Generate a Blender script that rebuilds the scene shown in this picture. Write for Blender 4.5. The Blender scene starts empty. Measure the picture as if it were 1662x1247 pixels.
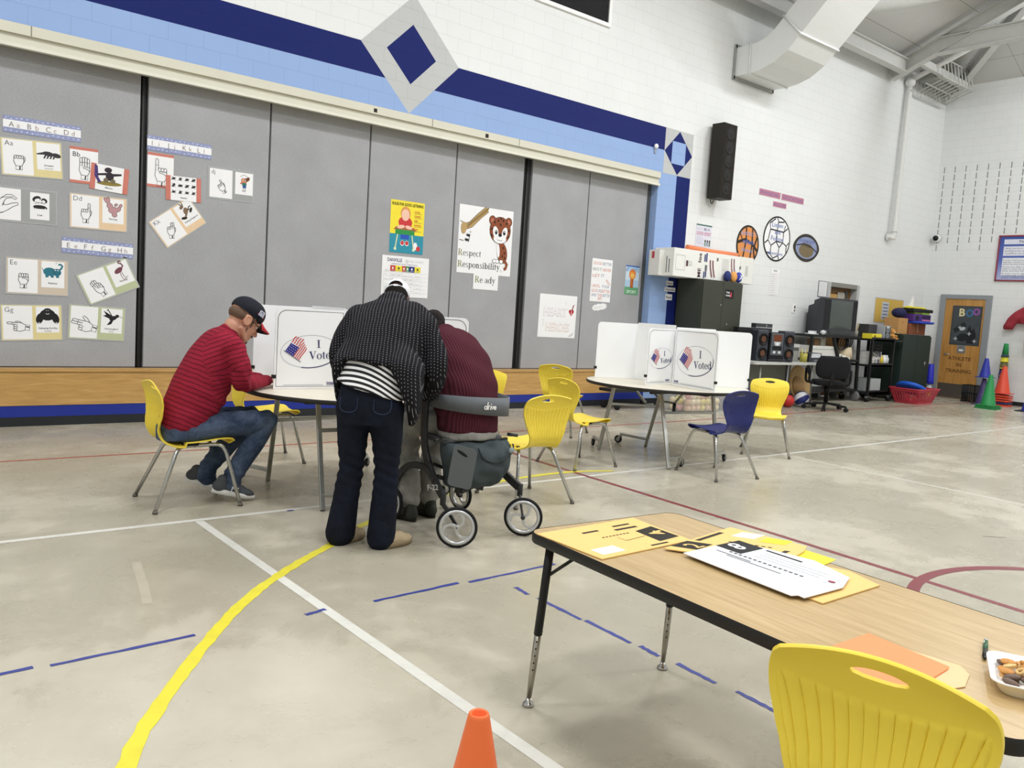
import bpy, math, random
from mathutils import Vector, Matrix, noise
random.seed(7)
SC = bpy.context.scene
COL = SC.collection

# ------------------------------------------------------------------ camera
def make_camera():
    yaw, pitch, roll = 0.69009, 0.09108, -0.06305
    fwd = Vector((math.sin(yaw)*math.cos(pitch), math.cos(yaw)*math.cos(pitch), -math.sin(pitch)))
    right = Vector((math.cos(yaw), -math.sin(yaw), 0))
    down = fwd.cross(right)
    c, s = math.cos(roll), math.sin(roll)
    r2 = c*right + s*down
    d2 = -s*right + c*down
    m = Matrix(((r2.x, -d2.x, -fwd.x, 0), (r2.y, -d2.y, -fwd.y, 0), (r2.z, -d2.z, -fwd.z, 1.6), (0, 0, 0, 1)))
    cd = bpy.data.cameras.new('camera')
    cd.sensor_width = 36
    cd.lens = 1345.25/1662*36
    cd.clip_start = 0.05
    cd.clip_end = 200
    o = bpy.data.objects.new('camera', cd)
    COL.objects.link(o)
    o.matrix_world = m
    SC.camera = o
make_camera()

# ------------------------------------------------------------------ world, view, lights
w = bpy.data.worlds.new('world')
SC.world = w
w.use_nodes = True
w.node_tree.nodes['Background'].inputs[0].default_value = (0.9, 0.95, 1, 1)
w.node_tree.nodes['Background'].inputs[1].default_value = 0.3
SC.view_settings.view_transform = 'Standard'
SC.view_settings.look = 'None'
SC.view_settings.gamma = 1
SC.view_settings.use_curve_mapping = False
SC.view_settings.exposure = 0.08
SC.cycles.max_bounces = 8
SC.cycles.diffuse_bounces = 5
SC.cycles.caustics_reflective = False
SC.cycles.caustics_refractive = False
def lamp(x, y, z, power, sx=1.3, sy=0.7, tilt=(0, 0, 0)):
    l = bpy.data.lights.new('gym_light', 'AREA')
    l.shape = 'RECTANGLE'
    l.size = sx
    l.size_y = sy
    l.energy = power
    l.color = (0.985, 0.99, 1.0)
    o = bpy.data.objects.new('gym_light', l)
    o.location = (x, y, z)
    o.rotation_euler = tilt
    COL.objects.link(o)
LP = 185
for lx in (-3.5, 2.5, 8.5, 14.5):
    for ly, k in ((5.2, 1.12), (-0.5, 1.0), (-6.5, 0.6)):
        lamp(lx, ly, 8.6, LP*k)
lamp(19.2, -3.0, 8.9, LP)
def roof_fill(x, y, z, power):      # point light with no fixture, put in to brighten the roof
    l = bpy.data.lights.new('roof_fill_point', 'POINT')
    l.shadow_soft_size = 0.25
    l.energy = power
    l.color = (0.985, 0.99, 1.0)
    o = bpy.data.objects.new('roof_fill_point', l)
    o.location = (x, y, z)
    COL.objects.link(o)
roof_fill(19.4, 4.0, 8.75, 420)  # stands for the unseen lamp that lights the tie beam
roof_fill(12.0, 3.5, 8.9, 130)  # from here on, fill lights added for the roof, no lamps known here
roof_fill(4.0, 3.5, 9.0, 110)
roof_fill(19.0, -3.0, 9.0, 110)
roof_fill(8.0, -4.0, 9.0, 110)

# ------------------------------------------------------------------ materials
def lin(h):
    if isinstance(h, str):
        h = h.lstrip('#')
        c = [int(h[i:i+2], 16)/255 for i in (0, 2, 4)]
    else:
        c = [v/255 for v in h]
    return tuple(v/12.92 if v <= 0.04045 else ((v+0.055)/1.055)**2.4 for v in c)
_M = {}
class G:
    """small helper to write node graphs"""
    def __init__(s, name):
        s.m = bpy.data.materials.new(name)
        s.m.use_nodes = True
        s.t = s.m.node_tree
        s.b = s.t.nodes['Principled BSDF']
    def n(s, typ, **kw):
        x = s.t.nodes.new(typ)
        for k, v in kw.items():
            setattr(x, k, v)
        return x
    def put(s, sock, v):
        if hasattr(v, 'is_output') or hasattr(v, 'links'):
            s.t.links.new(v, sock)
        elif v is not None:
            sock.default_value = v
    def math(s, op, a, b=None, c=None):
        x = s.n('ShaderNodeMath', operation=op)
        s.put(x.inputs[0], a)
        if b is not None: s.put(x.inputs[1], b)
        if c is not None: s.put(x.inputs[2], c)
        return x.outputs[0]
    def lt(s, a, b): return s.math('LESS_THAN', a, b)
    def gt(s, a, b): return s.math('GREATER_THAN', a, b)
    def both(s, *a):
        r = a[0]
        for x in a[1:]: r = s.math('MULTIPLY', r, x)
        return r
    def mix(s, f, a, b):
        x = s.n('ShaderNodeMix', data_type='RGBA')
        s.put(x.inputs[0], f)
        for i, v in ((6, a), (7, b)):
            s.put(x.inputs[i], tuple(v)+(1,) if isinstance(v, tuple) and len(v) == 3 else v)
        return x.outputs[2]
    def coords(s):
        x = s.n('ShaderNodeTexCoord')
        return x.outputs['Object']
    def sep(s, v):
        x = s.n('ShaderNodeSeparateXYZ')
        s.put(x.inputs[0], v)
        return x.outputs
    def comb(s, x, y, z=0.0):
        c = s.n('ShaderNodeCombineXYZ')
        for i, v in enumerate((x, y, z)): s.put(c.inputs[i], v)
        return c.outputs[0]
    def noise(s, vec, scale, detail=4, rough=0.55, dist=0.0):
        x = s.n('ShaderNodeTexNoise')
        s.put(x.inputs['Vector'], vec)
        x.inputs['Scale'].default_value = scale
        x.inputs['Detail'].default_value = detail
        x.inputs['Roughness'].default_value = rough
        x.inputs['Distortion'].default_value = dist
        return x.outputs[0]
    def ramp(s, f, stops):
        x = s.n('ShaderNodeValToRGB')
        e = x.color_ramp.elements
        while len(e) < len(stops): e.new(0.5)
        for i, (p, c) in enumerate(stops):
            e[i].position = p
            e[i].color = tuple(c)+(1,) if len(c) == 3 else c
        s.put(x.inputs[0], f)
        return x.outputs[0]
    def bump(s, h, strength=0.3, dist=0.01):
        x = s.n('ShaderNodeBump')
        x.inputs['Strength'].default_value = strength
        x.inputs['Distance'].default_value = dist
        s.put(x.inputs['Height'], h)
        s.t.links.new(x.outputs[0], s.b.inputs['Normal'])
    def set(s, color=None, rough=None, metal=None, spec=None):
        for k, v in (('Base Color', color), ('Roughness', rough), ('Metallic', metal), ('Specular IOR Level', spec)):
            if v is not None:
                s.put(s.b.inputs[k], tuple(v)+(1,) if isinstance(v, tuple) and len(v) == 3 else v)
def M(h, rough=0.55, metal=0.0, spec=0.28, var=0.06, scale=9.0, bump=0.0, alpha=1.0):
    """plain painted / plastic / cloth surface with slight noise variation"""
    key = (h, rough, metal, spec, var, scale, bump, alpha)
    if key in _M: return _M[key]
    g = G('mat_'+str(h).strip('#'))
    c = lin(h)
    v = g.coords()
    n = g.noise(v, scale)
    col = g.mix(n, tuple(x*(1-var) for x in c), tuple(min(1, x*(1+var)) for x in c))
    g.set(col, rough, metal, spec)
    if bump:
        g.bump(g.noise(v, scale*14, 3), bump, 0.004)
    if alpha < 1:
        g.b.inputs['Alpha'].default_value = alpha
    _M[key] = g.m
    return g.m

# ------------------------------------------------------------------ mesh builder
class MB:
    def __init__(s):
        s.v, s.f, s.mi, s.sm, s.mats = [], [], [], [], []
        s.k = 0
        s.T = Matrix.Identity(4)
    def slot(s, m):
        if m not in s.mats: s.mats.append(m)
        return s.mats.index(m)
    def add(s, vs, fs, m, smooth=False):
        o = len(s.v)
        s.v += [tuple(s.T @ Vector(p)) for p in vs]
        k = s.slot(m)
        for f in fs:
            s.f.append([o+i for i in f])
            s.mi.append(k)
            s.sm.append(smooth)
    def box(s, c, d, m, rz=0.0, R=None):
        x, y, z = d[0]/2, d[1]/2, d[2]/2
        R = R or Matrix.Rotation(rz, 3, 'Z')
        c = Vector(c)
        vs = [c + R @ Vector(p) for p in ((-x,-y,-z),(x,-y,-z),(x,y,-z),(-x,y,-z),(-x,-y,z),(x,-y,z),(x,y,z),(-x,y,z))]
        s.add(vs, [(0,3,2,1),(4,5,6,7),(0,1,5,4),(1,2,6,5),(2,3,7,6),(3,0,4,7)], m)
    def bb(s, x0, x1, y0, y1, z0, z1, m):
        s.box(((x0+x1)/2, (y0+y1)/2, (z0+z1)/2), (x1-x0, y1-y0, z1-z0), m)
    def beam(s, a, b, w, h, m, up=(0, 0, 1)):
        a, b = Vector(a), Vector(b)
        d = b-a
        z = d.normalized()
        x = z.cross(Vector(up)).normalized()
        y = x.cross(z)
        R = Matrix((x, y, z)).transposed()
        s.box((a+b)/2, (w, h, d.length), m, R=R)
    def tube(s, pts, r, m, n=10, caps=True, closed=False):
        pts = [Vector(p) for p in pts]
        k = len(pts)
        rs = r if isinstance(r, (list, tuple)) else [r]*k
        vs, fs = [], []
        prev = None
        for i, p in enumerate(pts):
            if closed:
                t = pts[(i+1) % k]-pts[i-1]
            else:
                t = pts[min(i+1, k-1)]-pts[max(i-1, 0)]
            t.normalize()
            if prev is None:
                u = t.cross(Vector((0, 0, 1)) if abs(t.z) < 0.9 else Vector((1, 0, 0)))
            else:
                u = prev-t*prev.dot(t)
            u.normalize()
            prev = u
            w_ = t.cross(u)
            for j in range(n):
                a = 2*math.pi*j/n
                vs.append(p+(u*math.cos(a)+w_*math.sin(a))*rs[i])
        for i in range(k if closed else k-1):
            for j in range(n):
                a, b = i*n+j, i*n+(j+1) % n
                c, d = ((i+1) % k)*n+(j+1) % n, ((i+1) % k)*n+j
                fs.append((a, b, c, d))
        s.add(vs, fs, m, True)
        if caps and not closed:
            o = len(s.v)-len(vs)
            kk = s.slot(m)
            s.f.append([o+j for j in range(n)][::-1]); s.mi.append(kk); s.sm.append(False)
            s.f.append([o+(k-1)*n+j for j in range(n)]); s.mi.append(kk); s.sm.append(False)
    def lathe(s, prof, m, c=(0, 0, 0), n=24, ax='Z', smooth=True, cap=True):
        vs, fs = [], []
        c = Vector(c)
        for (r, z) in prof:
            for j in range(n):
                a = 2*math.pi*j/n
                q = (r*math.cos(a), r*math.sin(a), z)
                if ax == 'X': q = (q[2], q[0], q[1])
                elif ax == 'Y': q = (q[1], q[2], q[0])
                vs.append(c+Vector(q))
        for i in range(len(prof)-1):
            for j in range(n):
                fs.append((i*n+j, i*n+(j+1) % n, (i+1)*n+(j+1) % n, (i+1)*n+j))
        fs2 = []
        if cap and prof[0][0] > 1e-6: fs2.append(tuple(range(n))[::-1])
        if cap and prof[-1][0] > 1e-6: fs2.append(tuple((len(prof)-1)*n+j for j in range(n)))
        s.add(vs, fs+fs2, m, smooth)
        for q in range(len(fs2)): s.sm[-1-q] = False
    def prism(s, poly, z0, z1, m, smooth=False):
        n = len(poly)
        vs = [(x, y, z0) for x, y in poly]+[(x, y, z1) for x, y in poly]
        s.add(vs, [tuple(range(n))[::-1], tuple(range(n, 2*n))], m)
        s.add(vs, [(i, (i+1) % n, n+(i+1) % n, n+i) for i in range(n)], m, smooth)
    def ell(s, c, r, m, nu=20, nv=12, R=None):
        vs, fs = [], []
        c = Vector(c)
        R = R or Matrix.Identity(3)
        for i in range(nv+1):
            b = math.pi*i/nv
            for j in range(nu):
                a = 2*math.pi*j/nu
                vs.append(c+R @ Vector((r[0]*math.sin(b)*math.cos(a), r[1]*math.sin(b)*math.sin(a), -r[2]*math.cos(b))))
        for i in range(nv):
            for j in range(nu):
                fs.append((i*nu+j, i*nu+(j+1) % nu, (i+1)*nu+(j+1) % nu, (i+1)*nu+j))
        s.add(vs, fs, m, True)
    def mesh(s, name):
        me = bpy.data.meshes.new(name)
        me.from_pydata(s.v, [], s.f)
        for m in s.mats: me.materials.append(m)
        me.polygons.foreach_set('material_index', s.mi)
        me.polygons.foreach_set('use_smooth', s.sm)
        me.validate()
        me.update()
        return me
    def build(s, name, parent=None, loc=(0, 0, 0), rz=0.0, bevel=0.0, seg=2):
        o = bpy.data.objects.new(name, s.mesh(name))
        COL.objects.link(o)
        o.location = loc
        o.rotation_euler = (0, 0, rz)
        o.parent = parent
        if bevel:
            md = o.modifiers.new('bevel', 'BEVEL')
            md.width = bevel
            md.segments = seg
            md.limit_method = 'ANGLE'
            md.angle_limit = 0.7
        return o
def tag(o, label, cat, group=None, kind=None):
    o['label'] = label
    o['category'] = cat
    if group: o['group'] = group
    if kind: o['kind'] = kind
    return o
def thing(name, label, cat, loc=(0, 0, 0), rz=0.0, group=None):
    o = bpy.data.objects.new(name, None)
    o.empty_display_size = 0.1
    COL.objects.link(o)
    o.location = loc
    o.rotation_euler = (0, 0, rz)
    return tag(o, label, cat, group)
def struct(o):
    o['kind'] = 'structure'
    return o
_KIDS = {}
def copy_tree(o):
    c = o.copy()
    COL.objects.link(c)
    for ch in list(o.children):
        d = copy_tree(ch)
        d.parent = c
    return c
def arc(cx, cy, r, a0, a1, n=12, ry=None):
    return [(cx+r*math.cos(math.radians(a0+(a1-a0)*i/n)), cy+(ry or r)*math.sin(math.radians(a0+(a1-a0)*i/n))) for i in range(n+1)]
def rrect(x0, y0, x1, y1, r, n=5):
    return (arc(x1-r, y1-r, r, 0, 90, n)+arc(x0+r, y1-r, r, 90, 180, n)+arc(x0+r, y0+r, r, 180, 270, n)+arc(x1-r, y0+r, r, 270, 360, n))
def smooth_path(pts, sub=5):
    """Catmull-Rom through 3D points"""
    P = [Vector(p) for p in pts]
    out = []
    for i in range(len(P)-1):
        a, b, c, d = P[max(i-1, 0)], P[i], P[i+1], P[min(i+2, len(P)-1)]
        for k in range(sub):
            t = k/sub
            out.append(0.5*((2*b)+(c-a)*t+(2*a-5*b+4*c-d)*t*t+(3*b-a-3*c+d)*t**3))
    out.append(P[-1])
    return out

# ------------------------------------------------------------------ flat artwork and lettering
_TX = {}
def glyphs(s, bold=0.0):
    if (s, bold) in _TX: return _TX[(s, bold)]
    cu = bpy.data.curves.new('t', 'FONT')
    cu.body = s
    cu.size = 1.0
    cu.resolution_u = 2
    cu.offset = bold
    o = bpy.data.objects.new('t', cu)
    COL.objects.link(o)
    dg = bpy.context.evaluated_depsgraph_get()
    me = bpy.data.meshes.new_from_object(o.evaluated_get(dg))
    vs = [(v.co.x, v.co.y) for v in me.vertices]
    fs = [tuple(p.vertices) for p in me.polygons]
    bpy.data.objects.remove(o)
    bpy.data.curves.remove(cu)
    bpy.data.meshes.remove(me)
    x0 = min((v[0] for v in vs), default=0)
    x1 = max((v[0] for v in vs), default=0)
    _TX[(s, bold)] = (vs, fs, x0, x1)
    return _TX[(s, bold)]
def ring_poly(cx, cy, rx, ry, tx, ty, a0=0, a1=360, n=28):
    q = []
    for i in range(n):
        b0 = math.radians(a0+(a1-a0)*i/n)
        b1 = math.radians(a0+(a1-a0)*(i+1)/n)
        q.append([(cx+rx*math.cos(b0), cy+ry*math.sin(b0)), (cx+rx*math.cos(b1), cy+ry*math.sin(b1)),
                  (cx+(rx-tx)*math.cos(b1), cy+(ry-ty)*math.sin(b1)), (cx+(rx-tx)*math.cos(b0), cy+(ry-ty)*math.sin(b0))])
    return q
def R4(x0, y0, x1, y1): return [[(x0, y0), (x1, y0), (x1, y1), (x0, y1)]]
SERIF = {
 'I': (.36, R4(.12,0,.24,.7)+R4(.02,0,.34,.035)+R4(.02,.665,.34,.7)),
 'V': (.68, [[(.08,.7),(.21,.7),(.40,.13),(.33,0)], [(.33,0),(.40,.13),(.61,.7),(.56,.7)]]+R4(0,.665,.29,.7)+R4(.47,.665,.68,.7)),
 'o': (.50, ring_poly(.25,.23,.23,.245,.10,.03)),
 't': (.31, R4(.09,.09,.185,.6)+R4(.01,.43,.29,.465)+ring_poly(.185,.09,.095,.1,.09,.035,180,320,8)),
 'e': (.45, ring_poly(.225,.23,.205,.245,.095,.03,8,330)+R4(.1,.235,.42,.265)),
 'd': (.53, ring_poly(.23,.23,.21,.245,.1,.03)+R4(.35,0,.45,.7)+R4(.28,.665,.4,.7)+R4(.4,0,.52,.035)),
 'R': (.68, R4(.1,0,.22,.7)+R4(.01,0,.31,.035)+R4(.01,.665,.3,.7)+R4(.22,.34,.34,.37)+R4(.22,.67,.34,.7)+ring_poly(.33,.52,.22,.18,.12,.03,-90,90,14)+[[(.27,.36),(.4,.36),(.66,0),(.52,0)]]+R4(.5,0,.68,.03)),
 's': (.37, ring_poly(.18,.345,.145,.125,.075,.035,30,265,14)+ring_poly(.18,.12,.155,.135,.08,.035,-150,88,14)),
 'p': (.53, ring_poly(.3,.23,.21,.245,.1,.03)+R4(.08,-.22,.175,.47)+R4(.0,.435,.12,.47)+R4(.0,-.22,.25,-.19)),
 'c': (.43, ring_poly(.22,.23,.2,.245,.1,.03,45,325)),
 'n': (.54, R4(.07,0,.165,.47)+R4(0,.435,.12,.47)+R4(0,0,.24,.03)+ring_poly(.27,.3,.15,.175,.09,.05,0,160,12)+R4(.33,0,.42,.3)+R4(.27,0,.5,.03)),
 'i': (.28, R4(.09,0,.185,.47)+R4(.01,.435,.12,.47)+R4(.01,0,.265,.03)+ring_poly(.135,.61,.06,.06,.06,.06,0,360,12)),
 'b': (.53, ring_poly(.3,.23,.21,.245,.1,.03)+R4(.08,0,.175,.7)+R4(0,.665,.12,.7)),
 'l': (.28, R4(.09,0,.185,.7)+R4(.01,.665,.12,.7)+R4(.01,0,.265,.03)),
 'y': (.5, [[(.04,.47),(.15,.47),(.3,.09),(.25,0)], [(.44,.47),(.4,.47),(.12,-.22),(.17,-.22)]]+R4(0,.44,.2,.47)+R4(.33,.44,.5,.47)+ring_poly(.13,-.17,.06,.05,.06,.05,0,360,10)),
 'a': (.46, ring_poly(.2,.14,.18,.145,.085,.03)+R4(.29,.03,.385,.34)+ring_poly(.21,.33,.175,.145,.085,.035,0,165,12)+R4(.34,0,.45,.035)),
 ' ': (.25, []),
}
class Art:
    """flat printing on a plane: origin o, unit axes U (right), V (up), N (towards the viewer)"""
    EPS = 0.0006
    def __init__(s, mb, o, U, V, base=0.0):
        s.mb, s.o, s.U, s.V = mb, Vector(o), Vector(U).normalized(), Vector(V).normalized()
        s.N = s.U.cross(s.V)
        s.base = base
        s.A = Matrix.Identity(3)
    def at(s, x, y, rot=0, sx=1, sy=None):
        t = Art(s.mb, s.o, s.U, s.V, s.base)
        a = math.radians(rot)
        sy = sx if sy is None else sy
        t.N = s.N
        t.A = s.A @ Matrix(((math.cos(a)*sx, -math.sin(a)*sy, x), (math.sin(a)*sx, math.cos(a)*sy, y), (0, 0, 1)))
        return t
    def P(s, x, y, l):
        q = s.A @ Vector((x, y, 1))
        return s.o+s.U*q.x+s.V*q.y+s.N*(s.base+l*s.EPS+s.mb.k*2e-5)
    def poly(s, pts, m, l=1):
        s.mb.k += 1
        s.mb.add([s.P(x, y, l) for x, y in pts], [tuple(range(len(pts)))], m)
    def rect(s, x0, y0, x1, y1, m, l=1):
        s.poly([(x0, y0), (x1, y0), (x1, y1), (x0, y1)], m, l)
    def ell(s, cx, cy, rx, ry, m, l=1, rot=0, n=18):
        c, k = math.cos(math.radians(rot)), math.sin(math.radians(rot))
        s.poly([(cx+rx*math.cos(a)*c-ry*math.sin(a)*k, cy+rx*math.cos(a)*k+ry*math.sin(a)*c) for a in [2*math.pi*i/n for i in range(n)]], m, l)
    def quads(s, qs, m, l=1):
        vs, fs = [], []
        s.mb.k += 1
        for q in qs:
            s.mb.k += 0.25
            fs.append(tuple(range(len(vs), len(vs)+len(q))))
            vs += [s.P(x, y, l) for x, y in q]
        s.mb.add(vs, fs, m)
    def ring(s, cx, cy, rx, ry, t, m, l=1, a0=0, a1=360, n=28):
        s.quads(ring_poly(cx, cy, rx, ry, t, t, a0, a1, n), m, l)
    def line(s, pts, wd, m, l=1, closed=False):
        k = len(pts)
        L, Rr = [], []
        for i in range(k):
            a = Vector(pts[i-1] if (closed or i > 0) else pts[i])
            b = Vector(pts[(i+1) % k] if (closed or i < k-1) else pts[i])
            d = (b-a)
            d = d.normalized() if d.length > 1e-9 else Vector((1, 0))
            nn = Vector((-d.y, d.x))*wd/2
            p = Vector(pts[i])
            L.append(tuple(p+nn)); Rr.append(tuple(p-nn))
        qs = [[L[i], L[(i+1) % k], Rr[(i+1) % k], Rr[i]] for i in range(k if closed else k-1)]
        s.quads(qs, m, l)
    def text(s, st, x, y, size, m, l=2, al='l', width=None, bold=0.0):
        vs, fs, x0, x1 = glyphs(st, bold)
        if not vs: return
        s.mb.k += 1
        k = size
        kx = (width/(x1-x0)) if width else k
        W_ = (x1-x0)*kx
        ox = x-{'l': 0, 'c': W_/2, 'r': W_}[al]
        s.mb.add([s.P(ox+(a-x0)*kx, y+b*k, l) for a, b in vs], fs, m)
    def serif(s, st, x, y, size, m, l=2, first=None, space=0.03, stretch=1.0):
        cx = x
        for i, ch in enumerate(st):
            adv, qs = SERIF[ch]
            s.quads([[(cx+a*size*stretch, y+b*size) for a, b in q] for q in qs], first if (first and i == 0) else m, l)
            cx += (adv+space)*size*stretch
        return cx-x
# ------------------------------------------------------------------ room
YW, XR, YP = 10.18, 22.35, 10.33      # back wall face, right wall face, partition face
WHITE = lin((226, 228, 228)); LBLUE = lin((146, 172, 216)); DBLUE = lin((25, 36, 100)); LGREY = lin((188, 190, 190))
def block_paint(name, bands, axis):
    g = G(name)
    v = g.coords()
    x, y, z = g.sep(v)[:]
    h = x if axis == 'x' else y
    br = g.n('ShaderNodeTexBrick')
    g.put(br.inputs['Vector'], g.comb(h, z, 0.0))
    br.inputs['Scale'].default_value = 1.0
    br.inputs['Brick Width'].default_value = 0.4
    br.inputs['Row Height'].default_value = 0.2
    br.inputs['Mortar Size'].default_value = 0.0045
    br.inputs['Mortar Smooth'].default_value = 0.6
    br.offset = 0.5
    col = WHITE
    if bands:
        nb = g.n('ShaderNodeMix', data_type='RGBA')
        f = lambda a, lo, hi: g.both(g.gt(a, lo), g.lt(a, hi))
        col = g.mix(g.both(g.lt(x, 11.61), f(z, 4.6, 5.0)), WHITE, DBLUE)
        col = g.mix(g.both(g.lt(x, 11.61), f(z, 4.1, 4.6)), col, LBLUE)
        col = g.mix(g.both(f(x, 11.0, 12.0), g.lt(z, 4.2)), col, LBLUE)
        col = g.mix(g.both(f(x, 12.0, 12.385), g.lt(z, 4.2)), col, DBLUE)
        ab = lambda a, c: g.math('ABSOLUTE', g.math('SUBTRACT', a, c))
        d1 = g.math('ADD', ab(x, 6.24), ab(z, 5.0))
        col = g.mix(g.lt(d1, 0.795), col, LGREY)
        col = g.mix(g.lt(d1, 0.4), col, DBLUE)
        col = g.mix(g.both(f(x, 11.61, 12.39), f(z, 4.2, 5.0)), col, LGREY)
        d2 = g.math('ADD', ab(x, 12.0), ab(z, 4.6))
        col = g.mix(g.lt(d2, 0.388), col, DBLUE)
        col = g.mix(g.both(g.lt(ab(x, 12.005), 0.188), g.lt(ab(z, 4.6), 0.2)), col, LBLUE)
    n = g.noise(v, 1.3, 5)
    dirt = g.math('MULTIPLY_ADD', n, 0.10, 0.95)
    mul = g.n('ShaderNodeMix', data_type='RGBA', blend_type='MULTIPLY')
    mul.inputs[0].default_value = 1
    g.put(mul.inputs[6], tuple(col)+(1,) if isinstance(col, tuple) else col)
    g.put(mul.inputs[7], g.comb(dirt, dirt, dirt))
    joint = g.mix(br.outputs['Fac'], mul.outputs[2], None)
    jm = g.n('ShaderNodeMix', data_type='RGBA', blend_type='MULTIPLY')
    g.put(jm.inputs[0], br.outputs['Fac'])
    g.put(jm.inputs[6], mul.outputs[2])
    jm.inputs[7].default_value = (0.86, 0.86, 0.86, 1)
    g.set(jm.outputs[2], 0.6, spec=0.12)
    hgt = g.math('MULTIPLY_ADD', br.outputs['Fac'], -1.0, g.math('MULTIPLY', g.noise(v, 60, 3), 0.25))
    g.bump(hgt, 0.2, 0.005)
    return g.m
M_WALLB = block_paint('painted_block_bands', True, 'x')
M_WALL = block_paint('painted_block', False, 'y')
M_WALLX = block_paint('painted_block_plain', False, 'x')

def floor_mat():
    g = G('sealed_concrete')
    v = g.coords()
    big = g.noise(v, 0.42, 6, 0.6, 0.7)
    mid = g.noise(v, 2.4, 6, 0.62, 0.4)
    x, y, z = g.sep(v)[:]
    dd = g.math('SQRT', g.math('ADD', g.math('POWER', g.math('SUBTRACT', x, 1.35), 2.0), g.math('POWER', g.math('MULTIPLY', g.math('SUBTRACT', y, 2.9), 1.2), 2.0)))
    worn = g.math('MULTIPLY', g.math('MAXIMUM', g.math('SUBTRACT', 1.0, g.math('DIVIDE', dd, 1.7)), 0.0), 0.13)
    f = g.math('ADD', worn, g.math('ADD', g.math('MULTIPLY', big, 0.72), g.math('MULTIPLY', mid, 0.28)))
    c = g.ramp(f, [(0.34, lin((158, 152, 135))), (0.47, lin((166, 160, 143))), (0.51, lin((173, 167, 150))), (0.535, lin((183, 177, 160))), (0.68, lin((198, 193, 177)))])
    st = g.noise(v, 5.0, 5, 0.7, 1.4)
    c = g.mix(g.math('MULTIPLY', g.gt(st, 0.70), 0.35), c, lin((120, 112, 98)))
    sp = g.noise(v, 38.0, 2)
    c = g.mix(g.math('MULTIPLY', g.gt(sp, 0.76), 0.25), c, lin((95, 90, 80)))
    g.set(c, g.math('MULTIPLY_ADD', mid, 0.16, 0.20), spec=0.42)
    g.bump(g.noise(v, 7, 5), 0.02, 0.01)
    return g.m
def paint_mat(name, h, wear=0.42):
    g = G(name)
    v = g.coords()
    n = g.noise(v, 9, 5, 0.7)
    c = lin(h)
    g.set(g.mix(g.ramp(n, [(wear-0.1, (0, 0, 0)), (wear+0.1, (1, 1, 1))]), tuple(x*0.9 for x in c), c), 0.35)
    return g.m
PW = paint_mat('white_floor_paint', 'd6d5cd'); PR = paint_mat('red_floor_paint', '7d2f38'); PY = paint_mat('yellow_floor_tape', 'dfd43c'); PB = paint_mat('blue_floor_tape', '35408c')
PRD = paint_mat('faded_white_paint', 'c9c6ba')
PFD = paint_mat('scrape_mark', 'b4ad9b')
PRB = paint_mat('thin_red_paint', 'a34540')
def ribbon(mb, pts, wd, m, z=0.0008, jit=0.0):
    L, R_ = [], []
    for i, p in enumerate(pts):
        a = Vector(pts[max(i-1, 0)]); b = Vector(pts[min(i+1, len(pts)-1)])
        d = (b-a).normalized()
        n = Vector((-d.y, d.x))
        w1 = wd*(1+random.uniform(-jit, jit)); w2 = wd*(1+random.uniform(-jit, jit))
        L.append((p[0]+n.x*w1/2, p[1]+n.y*w1/2, z)); R_.append((p[0]-n.x*w2/2, p[1]-n.y*w2/2, z))
    k = len(pts)
    mb.add(L+R_, [(k+i, k+i+1, i+1, i) for i in range(k-1)], m)
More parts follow.
